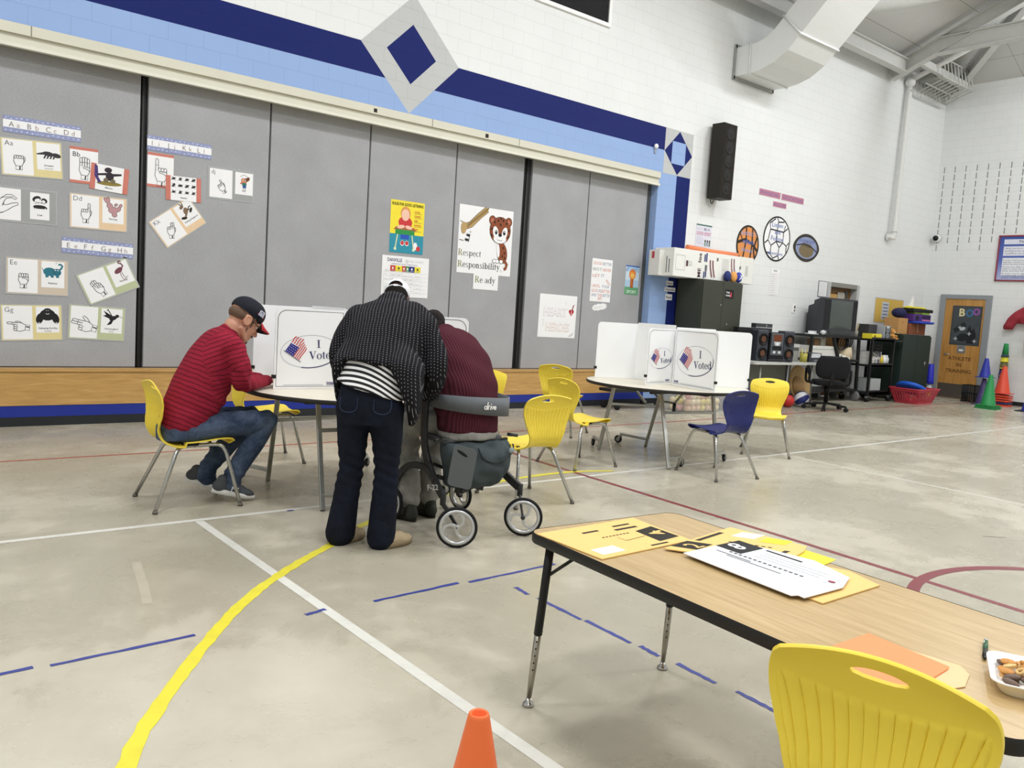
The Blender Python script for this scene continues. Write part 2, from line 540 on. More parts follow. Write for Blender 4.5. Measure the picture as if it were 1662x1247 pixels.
def make_floor():
    mb = MB()
    mb.bb(-8.2, 22.6, -12.2, 10.4, -0.1, 0.0, floor_mat())
    ribbon(mb, [(-8, 5.66), (22, 5.76)], 0.055, PW, 0.0010)
    ribbon(mb, [(1.95, 5.66), (1.95, -9)], 0.06, PW, 0.0013)
    ribbon(mb, [(9.15, 5.7), (9.0, 2.9), (8.9, -6)], 0.055, PRD, 0.0006)
    ribbon(mb, [(-8, 8.22), (7, 8.24), (9.6, 8.25)], 0.04, PRB, 0.0008)
    ribbon(mb, [(9.6, 8.25), (14.65, 8.42), (22, 8.5)], 0.05, PRB, 0.0011)
    ribbon(mb, [(5.95, 8.22), (5.80, 6.62), (5.59, 3.48), (5.45, 1.7), (5.3, -6)], 0.055, PR, 0.0012)
    c = [(5.68+1.23*math.cos(math.radians(a)), 1.12+1.23*math.sin(math.radians(a))) for a in range(0, 365, 5)]
    ribbon(mb, c, 0.075, PR, 0.0017)
    # yellow taped arc
    key = [(0.35, 1.4), (0.52, 2.1), (0.74, 2.78), (1.0, 3.22), (1.28, 3.61), (1.55, 3.95), (1.83, 4.24), (2.14, 4.5), (2.48, 4.75), (2.87, 5.06), (3.5, 5.42), (4.3, 5.74), (5.02, 5.90), (5.72, 5.93), (6.2, 5.8)]
    pts = [(p.x, p.y) for p in smooth_path([(a, b, 0) for a, b in key], 9)]
    ribbon(mb, pts, 0.062, PY, 0.0018, 0.16)
    def dash(x0, y0, x1, y1):
        k = 9
        ribbon(mb, [(x0+(x1-x0)*i/k, y0+(y1-y0)*i/k) for i in range(k+1)], 0.026, PB, 0.0015, 0.3)
    for a, b in ((-1.6, -0.7), (-0.55, 0.1), (0.2, 0.63), (0.69, 1.29), (1.83, 1.95), (2.22, 2.79), (2.85, 3.54)):
        dash(a, 3.73, b, 3.75)
    for a, b in ((3.53, 3.40), (3.33, 2.97), (2.95, 2.62), (2.57, 2.44), (2.34, 2.11), (2.01, 1.80), (1.6, 1.2)):
        dash(3.035, a, 3.02, b)
    for x0, y0, x1, y1 in ((0.52, 5.66, 0.56, 5.66), (2.60, 5.67, 2.65, 5.67)):
        ribbon(mb, [(x0, y0), (x1, y1)], 0.03, PB, 0.0018)
    # pale scrape marks
    ribbon(mb, [(1.35, 4.95), (1.28, 4.55), (1.22, 4.25)], 0.05, PFD, 0.0008)
    ribbon(mb, [(11.2, 3.3), (14.5, 4.1), (18, 4.6)], 0.03, PRD, 0.0008)
    sc = M('5b564b', 0.6)
    for x0, y0, x1, y1 in ((7.2, 2.62, 7.35, 2.5), (7.5, 2.38, 7.7, 2.2), (7.85, 2.05, 8.05, 1.86), (8.3, 2.45, 8.4, 2.42)):
        ribbon(mb, [(x0, y0), (x1, y1)], 0.012, sc, 0.0009)
    return struct(mb.build('floor'))
make_floor()

def make_walls():
    mb = MB()
    for a in ((-8.2, 22.55, 4.2, 8.0), (11.51, 17.5, 0, 4.2), (18.9, 22.55, 0, 4.2), (17.5, 18.9, 2.65, 4.2), (-8.2, -6, 0, 4.2), (-6, 11.51, 0, 0.6)):
        mb.bb(a[0], a[1], YW, YW+0.45, a[2], a[3], M_WALLB)
    struct(mb.build('wall_back'))
    mb = MB()
    mb.bb(XR, XR+0.2, -12.2, YW, 0, 8.0, M_WALL)
    slot = M('5c5c58', 0.9)
    for r in range(11):
        z = 3.75+0.2*r
        for k in range(26):
            y = 10.04-0.266*k
            if r < 2 and k % 2 and r == 0: continue
            mb.bb(XR-0.0015, XR, y-0.008, y+0.008, z+0.03, z+0.18, slot)
    struct(mb.build('wall_right'))
    mb = MB()
    mb.bb(-8.4, -8.2, -12.2, YW+0.45, 0, 11.2, M_WALL)
    struct(mb.build('wall_left'))
    mb = MB()
    mb.bb(-8.4, XR+0.2, -12.4, -12.2, 0, 11.2, M_WALLX)
    struct(mb.build('wall_front'))
    # sloped acoustic deck ceiling with flat middle
    g = G('acoustic_deck')
    v = g.coords()
    x, y, z = g.sep(v)[:]
    br = g.n('ShaderNodeTexBrick')
    g.put(br.inputs['Vector'], g.comb(x, y, 0.0))
    br.inputs['Scale'].default_value = 1
    br.inputs['Brick Width'].default_value = 2.4
    br.inputs['Row Height'].default_value = 1.2
    br.inputs['Mortar Size'].default_value = 0.006
    br.offset = 0.0
    c = g.mix(g.noise(v, 60, 3), lin((190, 190, 188)), lin((214, 214, 212)))
    c = g.mix(br.outputs['Fac'], c, lin((140, 140, 138)))
    g.set(c, 0.85)
    mb = MB()
    z0, z1, d = 7.86, 11.1, 7.7
    xa, xb, ya, yb = -8.4, XR+0.2, -12.4, YW+0.2
    vs = [(xa, yb, z0), (xb, yb, z0), (xb-d, yb-d, z1), (xa, yb-d, z1), (xb, ya, z0), (xb-d, ya, z1), (xa, ya, z1)]
    mb.add(vs, [(0, 1, 2, 3), (1, 4, 5, 2), (3, 2, 5, 6)], g.m)
    struct(mb.build('ceiling'))
make_walls()

STEEL = M('d9dad8', 0.45, 0, 0.4)
def make_trim():
    oak = G('oak_veneer')
    v = oak.coords()
    x, y, z = oak.sep(v)[:]
    gr = oak.noise(oak.comb(oak.math('MULTIPLY', x, 1.2), 0.0, oak.math('MULTIPLY', z, 14)), 2.2, 6, 0.6, 0.6)
    oak.set(oak.ramp(gr, [(0.3, lin((172, 132, 74))), (0.55, lin((190, 150, 90))), (0.75, lin((202, 165, 106)))]), 0.4)
    mb = MB(); mb.bb(-6, 11.51, YW-0.03, YW+0.0, 0.225, 0.60, oak.m); mb.bb(-6, 11.51, YW-0.045, YW+0.14, 0.595, 0.625, oak.m)
    struct(mb.build('trim_1'))
    mb = MB(); mb.bb(-6, 11.51, YW-0.025, YW, 0.10, 0.225, M('23338c', 0.4))
    struct(mb.build('trim_2'))
    mb = MB(); mb.bb(-6, 11.51, YW-0.03, YW, 0.0, 0.10, M('26282b', 0.5)); mb.bb(11.51, 17.5, YW-0.012, YW, 0, 0.1, M('26282b', 0.5)); mb.bb(18.9, XR, YW-0.012, YW, 0, 0.1, M('26282b', 0.5))
    struct(mb.build('baseboard_back'))
    mb = MB(); mb.bb(XR-0.012, XR, 9.75, YW-0.02, 0, 0.1, M('26282b', 0.5)); mb.bb(XR-0.012, XR, -12, 8.5, 0, 0.1, M('26282b', 0.5))
    struct(mb.build('baseboard_right'))
    cream = M('cfcdbd', 0.4, 0, 0.5, 0.05, 3)
    mb = MB()
    mb.bb(-6, 11.51, YW-0.05, YW+0.2, 4.085, 4.19, cream)
    mb.bb(-6, 11.51, YW-0.015, YW+0.2, 3.985, 4.085, cream)
    mb.bb(-6, 11.51, YW-0.05, YW+0.02, 3.95, 3.985, M('dddccf', 0.35))
    mb.bb(-6, 11.51, YW-0.005, YW+0.2, 4.19, 4.2, M('6a7488', 0.6))
    for xx in (1.62, 6.6, 8.2):
        mb.bb(xx, xx+0.012, YW-0.0515, YW-0.05, 4.085, 4.19, M('8d8b7c', 0.6))
    for xx, zz, rr in ((5.66, 4.13, 0.025), (7.55, 4.13, 0.028)):
        mb.bb(xx, xx+rr*2, YW-0.0525, YW-0.05, zz-rr, zz+rr, M('2b2622', 0.7))
    struct(mb.build('trim_3'))
make_trim()

def make_partition():
    t = thing('folding_partition', 'tall grey carpet-covered folding wall of hinged panels closing off the stage', 'partition', (0, YP, 0.62))
    g = G('grey_wall_carpet')
    v = g.coords()
    x, y, z = g.sep(v)[:]
    fib = g.noise(g.comb(g.math('MULTIPLY', x, 16), g.math('MULTIPLY', z, 40)), 3.0, 5, 0.7)
    cl = g.noise(v, 1.6, 4)
    fine = g.noise(v, 170, 2)
    f = g.math('ADD', g.math('MULTIPLY', fib, 0.45), g.math('ADD', g.math('MULTIPLY', cl, 0.2), g.math('MULTIPLY', fine, 0.35)))
    g.set(g.ramp(f, [(0.33, lin((142, 143, 146))), (0.5, lin((161, 162, 165))), (0.66, lin((180, 181, 184)))]), 0.95, spec=0.1)
    g.bump(fine, 0.25, 0.004)
    ed = [-5.9, -4.45, -3.0, -1.55, -0.1, 1.35, 2.77, 2.835, 4.315, 5.745, 7.2, 8.515, 8.67, 9.955, 11.43]
    for a, b in zip(ed[:-1], ed[1:]):
        if b-a < 0.5: continue
        mb = MB()
        mb.bb(a+0.011, b-0.011, 0.0, 0.07, 0.012, 3.36, g.m)
        mb.build('panel', t, bevel=0.006)
    blk = M('1d1e1f', 0.6)
    for a, b in ((2.77, 2.835), (8.515, 8.67)):
        mb = MB(); mb.bb(a+0.006, b-0.006, 0.03, 0.09, 0.0, 3.36, blk); mb.tube([((a+b)/2-0.012, 0.015, 0.02), ((a+b)/2-0.012, 0.015, 3.34)], 0.012, M('3a3b3c', 0.5), 8)
        mb.build('edge_seal', t)
    mb = MB(); mb.bb(-5.9, 11.5, 0.075, 0.10, 0.0, 3.38, blk)
    mb.build('backing', t)
    mb = MB(); mb.bb(11.43, 11.505, 0.0, 0.09, 0.0, 3.36, M('55585a', 0.6))
    mb.build('end_post', t)
make_partition()

def make_doors():
    oakd = G('oak_door')
    v = oakd.coords()
    x, y, z = oakd.sep(v)[:]
    gr = oakd.noise(oakd.comb(oakd.math('MULTIPLY', y, 14), oakd.math('MULTIPLY', x, 14), oakd.math('MULTIPLY', z, 1.1)), 2, 5, 0.6, 0.5)
    oakd.set(oakd.ramp(gr, [(0.3, lin((166, 118, 56))), (0.7, lin((196, 148, 82)))]), 0.35)
    grey = M('8d9296', 0.4)
    chrome = M('c8c9c8', 0.25, 0.9)
    # door on the right wall
    x = XR
    mb = MB(); mb.bb(x-0.045, x-0.005, 8.66, 9.62, 0.02, 2.55, oakd.m)
    d = struct(mb.build('door_1'))
    mb = MB()
    for a in ((9.62, 9.76, 0, 2.66), (8.52, 8.66, 0, 2.66), (8.66, 9.62, 2.55, 2.66)):
        mb.bb(x-0.07, x-0.002, a[0], a[1], a[2], a[3], grey)
    mb.build('door_frame', d, bevel=0.006)
    mb = MB(); mb.bb(x-0.05, x-0.045, 8.68, 9.60, 0.03, 0.38, M('6d6660', 0.35, 0.6))
    mb.build('kick_plate', d)
    mb = MB(); mb.tube([(x-0.05, 9.5, 1.13), (x-0.1, 9.5, 1.13), (x-0.1, 9.36, 1.13)], 0.012, chrome, 8); mb.lathe([(0.03, -0.052), (0.03, -0.045)], chrome, (x, 9.5, 1.13), 14, 'X')
    mb.build('door_handle', d)
    mb = MB(); mb.bb(x-0.052, x-0.045, 9.02, 9.22, 1.18, 1.38, M('aeb2b4', 0.3, 0.6))
    a = Art(mb, (x-0.0525, 9.12, 1.28), (0, -1, 0), (0, 0, 1)); a.rect(-0.05, -0.05, 0.05, -0.01, M('f0f0ee'), 1); a.rect(-0.06, 0.03, 0.06, 0.07, M('6c7072'), 1)
    mb.build('lock_plate', d)
    mb = MB()
    a = Art(mb, (x-0.0455, 9.14, 0), (0, -1, 0), (0, 0, 1))
    br = M('4d3218', 0.5)
    for s, z, w_ in (('ATHLETE', 0.99, 0.56), ('IN', 0.83, 0.12), ('TRAINING', 0.67, 0.62)):
        a.text(s, 0, z, 0.13, br, 1, 'c', w_, 0.012)
    mb.build('lettering', d)
    # poster on the door
    mb = MB()
    a = Art(mb, (x-0.048, 9.07, 1.88), (0, -1, 0), (0, 0, 1))
    a.rect(-0.36, -0.5, 0.36, 0.5, M('3d4348', 0.35), 0)
    a.rect(-0.33, -0.47, 0.33, 0.47, M('474d52', 0.35, var=0.25, scale=6), 1)
    a.text('B', -0.19, 0.24, 0.27, M('d8cfa0', 0.5), 3, 'l', None, 0.03)
    a.ring(0.06, 0.32, 0.09, 0.1, 0.045, M('3f6f96', 0.5), 3)
    a.ring(0.22, 0.36, 0.085, 0.09, 0.045, M('8a55a0', 0.5), 3)
    a.poly([(-0.3, -0.1), (-0.05, 0.1), (0.02, 0.0), (-0.24, -0.2)], M('272b2f'), 2)
    a.ell(-0.07, -0.08, 0.07, 0.045, M('b9c0c4'), 3, 20)
    for sx, sy in ((-0.22, -0.34), (0.24, -0.38), (-0.14, -0.05), (0.1, -0.2)):
        a.poly([(sx, sy+0.06), (sx+0.02, sy+0.015), (sx+0.06, sy), (sx+0.02, sy-0.015), (sx, sy-0.06), (sx-0.02, sy-0.015), (sx-0.06, sy), (sx-0.02, sy+0.015)], M('a9b0b4'), 3)
    a.poly([(0.05, -0.45), (0.05, -0.1), (0.1, 0.02), (0.15, -0.12), (0.2, -0.05), (0.26, -0.2), (0.26, -0.45)], M('1f2326'), 2)
    a.ell(-0.05, -0.3, 0.14, 0.1, M('22262a'), 2, 10)
    p = mb.build('poster')
    tag(p, 'dark grey poster reading BOO on the wooden door', 'poster')
    # door in the back wall, half hidden by the television
    mb = MB(); mb.bb(17.62, 18.78, YW+0.14, YW+0.18, 0.02, 2.55, M('6d4f2a', 0.45, var=0.2, scale=3))
    d = struct(mb.build('door_2'))
    mb = MB()
    for a in ((17.5, 17.62, 0, 2.65), (18.78, 18.9, 0, 2.65)):
        mb.bb(a[0], a[1], YW-0.02, YW+0.2, a[2], a[3], M('b6b8b8', 0.4))
    mb.bb(17.62, 18.78, YW-0.02, YW+0.2, 2.55, 2.65, M('85857f', 0.4))
    mb.build('door_frame', d)
    mb = MB(); mb.bb(17.8, 18.5, YW+0.12, YW+0.14, 1.6, 2.4, M('c49a58', 0.5)); mb.bb(18.15, 18.45, YW+0.1, YW+0.12, 2.2, 2.45, M('a8a49a', 0.5)); mb.bb(18.5, 18.6, YW+0.11, YW+0.14, 1.4, 2.5, M('3f4444', 0.3))
    mb.build('notice_board', d)
make_doors()

def make_roof_steel():
    sh = M('c9cac8', 0.5)
    X = 19.3
    def bm(name, label, a, b, w_, h, cat='beam', fl=True):
        mb = MB()
        if fl:   # I-section: web and two flanges
            A, B = Vector(a), Vector(b)
            d = (B-A).normalized()
            side = d.cross(Vector((0, 0, 1))).normalized()
            up = side.cross(d)
            mb.beam(A, B, w_*0.35, h, sh)
            for s in (-1, 1):
                mb.beam(A+up*s*h/2, B+up*s*h/2, w_, 0.03, sh)
        else:
            mb.beam(a, b, w_, h, sh)
        o = mb.build(name, bevel=0.008)
        return tag(o, label, cat)
    bm('roof_beam', 'sloping white steel roof beam rising from the top of the block wall', (X, YW-0.03, 7.62), (X, 2.6, 10.75), 0.2, 0.3)
    bm('roof_beam', 'level white steel tie beam branching from the sloping roof beam, brightly lit', (X, 9.15, 8.05), (X, -6, 8.05), 0.22, 0.34)
    bm('roof_beam', 'hip beam running up from the corner of the two white walls', (XR-0.1, YW-0.1, 7.66), (14.9, 2.75, 10.75), 0.16, 0.22)
    bm('roof_beam', 'white roof beam along the wall top between the duct and the sloping beam', (-8, 9.78, 7.72), (X-0.1, 9.78, 7.72), 0.2, 0.28)
    bm('roof_beam', 'upper white roof beam seen past the top of the square duct', (-8, 7.3, 8.75), (X-0.1, 7.3, 8.75), 0.16, 0.26)
    bm('roof_beam', 'short pale beam crossing the roof corner behind the wire guard', (X+0.1, 9.55, 7.85), (XR-0.75, 9.42, 7.72), 0.12, 0.16, fl=False)
    # white pipe on the wall with elbow and a run along the roof
    t = thing('pipe', 'white pipe running down the block wall beside the corner', 'pipe', (20.05, 10.06, 3.9))
    mb = MB()
    mb.tube(smooth_path([(-0.12, 0.05, 0.0), (-0.1, -0.0, 0.02), (-0.06, -0.04, 0.1), (0, -0.02, 1.7), (0.06, 0, 3.62)], 6), 0.062, STEEL, 14)
    mb.build('riser', t)
    mb = MB()
    mb.tube([(0.06, 0, 3.75), (0.06, -0.5, 3.93), (0.06, -2.6, 4.75)], 0.062, STEEL, 14)
    mb.build('upper_run', t)
    mb = MB(); mb.ell((0.06, 0, 3.7), (0.12, 0.12, 0.12), STEEL)
    mb.build('elbow', t)
    mb = MB(); mb.lathe([(0.085, -0.03), (0.085, 0.03)], STEEL, (-0.12, 0.06, 0.0), 14, 'Y'); mb.lathe([(0.08, -0.02), (0.08, 0.02)], STEEL, (-0.06, -0.04, 0.14), 14)
    mb.build('wall_flange', t)
    # wire guard
    t = thing('wire_guard', 'white wire cage guarding a unit under the roof corner', 'guard', (20.9, 9.65, 7.6))
    wm = M('c5c6c0', 0.4)
    mb = MB()
    for i in range(9):
        u = -0.75+1.5*i/8
        mb.tube([(u-0.1, -0.35, 0.42), (u+0.05, -0.38, 0.0), (u+0.18, 0.32, -0.2), (u+0.18, 0.4, 0.1)], 0.014, wm, 6)
    for q in ((-0.35, 0.42), (-0.38, 0.0), (0.0, -0.1), (0.32, -0.2)):
        mb.tube([(-0.85, q[0], q[1]), (0.9, q[0], q[1])], 0.014, wm, 6)
    mb.build('wires', t)
    mb = MB()
    mb.bb(-0.6, 0.8, -0.05, 0.3, 0.05, 0.3, M('8f918b', 0.5))
    for i in range(4):
        mb.bb(-0.5+0.32*i, -0.3+0.32*i, -0.12, -0.05, 0.1, 0.2, M('cfd0cb', 0.4))
    mb.build('unit', t)
    # duct
    t = thing('air_duct', 'large square white air duct leaving the block wall and bending up to the roof', 'duct', (14.045, YW, 6.55))
    dm = M('e2e4e3', 0.4, 0, 0.45, 0.03)
    path = [(-0.01, 0.0), (-0.35, 0.0), (-0.52, 0.015), (-0.75, 0.08), (-0.98, 0.22), (-1.2, 0.44), (-1.75, 1.0), (-2.5, 1.7), (-3.3, 2.45)]
    hw, hh = 0.625, 0.265
    mb = MB()
    ring = []
    for i, p in enumerate(path):
        a = Vector(path[max(i-1, 0)]); b = Vector(path[min(i+1, len(path)-1)])
        d = (b-a).normalized()
        n = Vector((d.y, -d.x)) if True else None
        n = Vector((-d.y, d.x))
        n = -n if n.y < 0 else n
        for sx, sn in ((-1, -1), (1, -1), (1, 1), (-1, 1)):
            ring.append((sx*hw, p[0]+n.x*hh*sn, p[1]+n.y*hh*sn))
    fs = []
    for i in range(len(path)-1):
        for j in range(4):
            fs.append((i*4+j, i*4+(j+1) % 4, i*4+4+(j+1) % 4, i*4+4+j))
    mb.add(ring, fs, dm)
    mb.build('duct_body', t)
    def collar(i, g_=0.03):
        mb = MB()
        q = [Vector(ring[i*4+j]) for j in range(4)]
        c = sum(q, Vector())/4
        q = [c+(v-c)*1.035 for v in q]
        mb.tube(q, 0.02, dm, 6, closed=True)
        mb.build('seam_collar', t)
    for i in (1, 5, 7): collar(i)
    mb = MB()
    for z in (-0.29, 0.29): mb.bb(-0.66, 0.66, -0.035, -0.002, z-0.035, z+0.035, M('9b9d9c', 0.5))
    for x in (-0.65, 0.65): mb.bb(x-0.03, x+0.03, -0.035, -0.002, -0.32, 0.32, M('9b9d9c', 0.5))
    mb.build('wall_flange', t)
    # rounded second duct deep in the roof
    mb = MB()
    mb.tube(smooth_path([(15.6, 8.9, 7.95), (16.4, 8.2, 8.15), (17.0, 7.4, 8.5), (17.1, 6.75, 8.9)], 6), 0.2, M('cfd1cf', 0.4), 16)
    tag(mb.build('air_duct'), 'smaller curved round duct beside the square duct under the roof', 'duct')
    # vent high on the wall
    t = thing('wall_vent', 'dark louvred wall vent in a white frame at the top of the wall', 'vent', (9.19, YW, 6.85))
    mb = MB()
    for a in ((-0.82, 0.82, -0.535, -0.475), (-0.82, 0.82, 0.475, 0.535), (-0.82, -0.76, -0.475, 0.475), (0.76, 0.82, -0.475, 0.475)):
        mb.bb(a[0], a[1], -0.04, -0.001, a[2], a[3], M('f0f1f0', 0.4))
    mb.build('frame', t, bevel=0.004)
    mb = MB()
    mb.bb(-0.76, 0.76, -0.01, -0.002, -0.475, 0.475, M('2c2d30', 0.7))
    for i in range(40):
        z = -0.46+0.0236*i
        mb.box((0, -0.018, z), (1.52, 0.02, 0.004), M('4b4c50', 0.5), R=Matrix.Rotation(0.6, 3, 'X'))
    mb.build('louvres', t)
    # loudspeaker on the wall
    t = thing('loudspeaker', 'tall dark brown column loudspeaker mounted on the white block wall', 'speaker', (13.03, YW, 3.9))
    bk = M('2b2722', 0.6, bump=0.2)
    mb = MB(); mb.bb(-0.2, 0.2, -0.34, -0.06, 0, 1.38, bk)
    mb.build('cabinet', t, bevel=0.008)
    mb = MB(); mb.bb(-0.185, 0.185, -0.348, -0.34, 0.02, 1.36, M('25211d', 0.9, bump=0.5, scale=20))
    for i in range(5):
        z = 0.18+0.255*i
        mb.lathe([(0.0, -0.350), (0.04, -0.352), (0.05, -0.349), (0.1, -0.3495), (0.115, -0.352), (0.125, -0.348)], M('171512', 0.6), (0, 0, z), 24, 'Y')
    mb.build('grille', t)
    for z0 in (0.3, 0.9):
        mb = MB(); mb.bb(-0.06, 0.06, -0.06, -0.002, z0, z0+0.2, M('444444'))
        mb.build('bracket', t)
    mb = MB(); mb.tube(smooth_path([(-0.12, -0.1, 0.0), (-0.1, -0.09, -0.06), (-0.04, -0.08, -0.08), (0.0, -0.07, -0.02), (0.02, -0.07, 0.01)]), 0.008, M('1a1a1a'), 6)
    mb.build('cable', t)
    # camera dome and outlet, floodlight on the wall
    t = thing('security_camera', 'small white dome security camera in the corner above the door', 'camera', (XR-0.01, 10.02, 4.1))
    mb = MB(); mb.lathe([(0.1, 0), (0.1, -0.08), (0.08, -0.12)], M('e6e6e4'), (0, 0, 0), 16, 'X'); mb.build('housing', t)
    mb = MB(); mb.ell((-0.13, 0, 0), (0.06, 0.07, 0.07), M('101112', 0.1)); mb.build('lens_dome', t)
    t = thing('light_switch', 'white switch plate on the block wall left of the television', 'switch', (16.19, YW, 1.98))
    mb = MB(); mb.bb(-0.06, 0.06, -0.012, -0.001, -0.1, 0.1, M('f1f1ee')); mb.build('plate', t, bevel=0.003)
    mb = MB(); mb.bb(0.02, 0.05, -0.02, -0.012, 0.0, 0.06, M('202020')); mb.build('toggle', t)
    mb = MB(); mb.bb(0.02, 0.05, -0.02, -0.012, -0.06, -0.03, M('202020')); mb.build('toggle', t)
    mb = MB(); mb.ell((11.35, YW-0.03, 4.62), (0.045, 0.035, 0.045), M('f2f2f0')); mb.bb(11.33, 11.37, YW-0.02, YW, 4.5, 4.62, M('9aa3b8'))
    tag(mb.build('wall_bell'), 'tiny round white knob on the blue band beside the painted square', 'knob')
make_roof_steel()
# ------------------------------------------------------------------ chairs
CHROME = M('b9bab8', 0.22, 0.95, 0.5, 0.03)
BLACK = M('1b1c1d', 0.45)
RUBBER = M('202020', 0.8)
def plastic(h):
    g = G('plastic_'+h)
    v = g.coords()
    n = g.noise(v, 5, 3)
    c = lin(h)
    g.set(g.mix(n, tuple(x*0.95 for x in c), c), 0.40, spec=0.3)
    g.bump(g.noise(v, 300, 2), 0.06, 0.001)
    g.b.inputs['Subsurface Weight'].default_value = 0.0
    return g.m
YEL = plastic('f0d74c'); NAVY = plastic('272e6a')
PROF = [(0.255, 0.452), (0.262, 0.470), (0.235, 0.487), (0.16, 0.488), (0.05, 0.476), (-0.06, 0.468), (-0.145, 0.474), (-0.198, 0.500), (-0.222, 0.550),
        (-0.222, 0.61), (-0.212, 0.67), (-0.214, 0.74), (-0.232, 0.81), (-0.258, 0.87), (-0.288, 0.918)]
def wlerp(s, keys):
    n = len(keys)
    def tan(i):
        a, b = keys[max(i-1, 0)], keys[min(i+1, n-1)]
        return (b[1]-a[1])/(b[0]-a[0])
    for i in range(n-1):
        (a, x), (b, y) = keys[i], keys[i+1]
        if s <= b:
            h = b-a
            t = (s-a)/h
            return (2*t**3-3*t*t+1)*x+(t**3-2*t*t+t)*h*tan(i)+(-2*t**3+3*t*t)*y+(t**3-t*t)*h*tan(i+1)
    return keys[-1][1]
def shell_mesh(mat, name):
    path = smooth_path([(a, 0, b) for a, b in PROF], 12)
    L = [0]
    for a, b in zip(path[:-1], path[1:]): L.append(L[-1]+(b-a).length)
    tot = L[-1]
    ns, nt = 120, 132
    WK = [(0, 0.165), (0.05, 0.205), (0.25, 0.222), (0.42, 0.215), (0.52, 0.165), (0.58, 0.160), (0.68, 0.195), (0.82, 0.232), (0.90, 0.236), (0.97, 0.224), (1.0, 0.205)]
    def sample(s):
        d = s*tot
        for i in range(len(L)-1):
            if d <= L[i+1]:
                t = (d-L[i])/max(1e-9, L[i+1]-L[i])
                return path[i].lerp(path[i+1], t), (path[i+1]-path[i]).normalized()
        return path[-1], (path[-1]-path[-2]).normalized()
    vs = []
    for i in range(ns+1):
        s = i/ns
        for j in range(nt+1):
            u = -1+2*j/nt
            # rounded top edge and rounded front corners
            ss = s
            p, tg = sample(ss)
            hw = wlerp(s, WK)
            y = u*hw
            nrm = Vector((-tg.z, 0, tg.x))          # towards the sitter side
            if nrm.z < 0 and s < 0.4: nrm = -nrm
            back = max(0.0, min(1, (s-0.5)/0.12))
            seat = 1-back
            # scoop across the width
            cup = (u*u)*(0.018*seat+0.045*back*max(0.15, 1-max(0, s-0.75)*3))
            q = p+nrm*cup
            q.y = y
            # top arch
            if s > 0.86:
                k = (s-0.86)/0.14
                q.z -= 0.026*k*u*u
            # ribs on the lower back
            if 0.56 < s < 0.93:
                lo, hi = 0.57, 0.915-0.065*(1-u*u)
                r = abs((y/(0.150+0.085*(s-0.57)/0.36)*6.5+0.5) % 1-0.5)
                amp = min(1, max(0, 1.5-r/0.09))
                e = min(1, max(0, (s-lo)/0.03))*min(1, max(0, (hi-s)/0.012))
                if abs(u) < 0.9:
                    q -= nrm*0.0048*amp*e
                    q += nrm*0.004*e
            vs.append(q)
    # handle hole
    hc, ha, hb = 0.944, 0.27, 0.0185
    def inside(s, u): return ((s-hc)/hb)**2+((u*1.0)/ha)**2
    fs = []
    for i in range(ns):
        for j in range(nt):
            s = (i+0.5)/ns; u = -1+2*(j+0.5)/nt
            if inside(s, u) < 1: continue
            a = i*(nt+1)+j
            fs.append((a, a+1, a+nt+2, a+nt+1))
    # pull the hole rim onto the ellipse
    cnt = {}
    for f in fs:
        for q in f: cnt[q] = cnt.get(q, 0)+1
    for i in range(1, ns):
        for j in range(1, nt):
            k = i*(nt+1)+j
            s = i/ns; u = -1+2*j/nt
            e = inside(s, u)
            if e < 3.0 and cnt.get(k, 0) and cnt[k] < 4:
                f_ = 1/math.sqrt(e)
                p2, tg = sample(hc+(s-hc)*f_)
                off = vs[k]-Vector((sample(s)[0].x, vs[k].y, sample(s)[0].z))
                hw = wlerp(s, WK)
                vs[k] = Vector((p2.x+off.x, u*f_*hw, p2.z+off.z))
    me = bpy.data.meshes.new(name)
    me.from_pydata([tuple(v) for v in vs], [], fs)
    me.materials.append(mat)
    me.polygons.foreach_set('use_smooth', [True]*len(fs))
    me.update()
    return me
def make_chair(mat, label, loc, rz, group):
    t = thing('plastic_chair', label, 'chair', loc, rz, group)
    me = shell_mesh(mat, 'seat_shell')
    o = bpy.data.objects.new('seat_shell', me)
    COL.objects.link(o)
    o.parent = t
    md = o.modifiers.new('thickness', 'SOLIDIFY'); md.thickness = 0.010; md.offset = 0
    md.use_rim = True
    md = o.modifiers.new('bevel', 'BEVEL'); md.width = 0.0035; md.segments = 2; md.limit_method = 'ANGLE'; md.angle_limit = 0.9
    for sx, sy in ((1, 1), (1, -1), (-1, 1), (-1, -1)):
        mb = MB()
        if sx > 0: pts = [(0.0, 0.15*sy, 0.452), (0.13, 0.16*sy, 0.455), (0.185, 0.175*sy, 0.445), (0.215, 0.19*sy, 0.40), (0.30, 0.275*sy, 0.02)]
        else: pts = [(0.0, 0.15*sy, 0.452), (-0.06, 0.155*sy, 0.452), (-0.115, 0.165*sy, 0.44), (-0.145, 0.18*sy, 0.40), (-0.30, 0.285*sy, 0.02)]
        p = smooth_path(pts[:4], 4)+[Vector(pts[4])]
        mb.tube(p, 0.0145, CHROME, 10)
        e = pts[4]
        lg = mb.build('leg', t)
        mb = MB(); mb.lathe([(0.012, 0.0), (0.019, 0.002), (0.019, 0.014), (0.015, 0.024)], M('6a665e', 0.4, 0.5), (e[0]+0.003*sx, e[1]+0.003*sy, 0), 10)
        mb.build('foot_glide', lg)
    mb = MB()
    mb.tube([(0.02, -0.155, 0.45), (0.02, 0.155, 0.45)], 0.011, CHROME, 8)
    mb.bb(-0.10, 0.02, -0.17, -0.14, 0.452, 0.472, BLACK); mb.bb(-0.10, 0.02, 0.14, 0.17, 0.452, 0.472, BLACK)
    mb.build('seat_bracket', t, bevel=0.003)
    return t
GC = 'yellow plastic chairs around the voting tables'
ch0 = make_chair(YEL, 'yellow chair carrying the man in the red striped shirt', (2.06, 6.24, 0), math.radians(-2), GC)
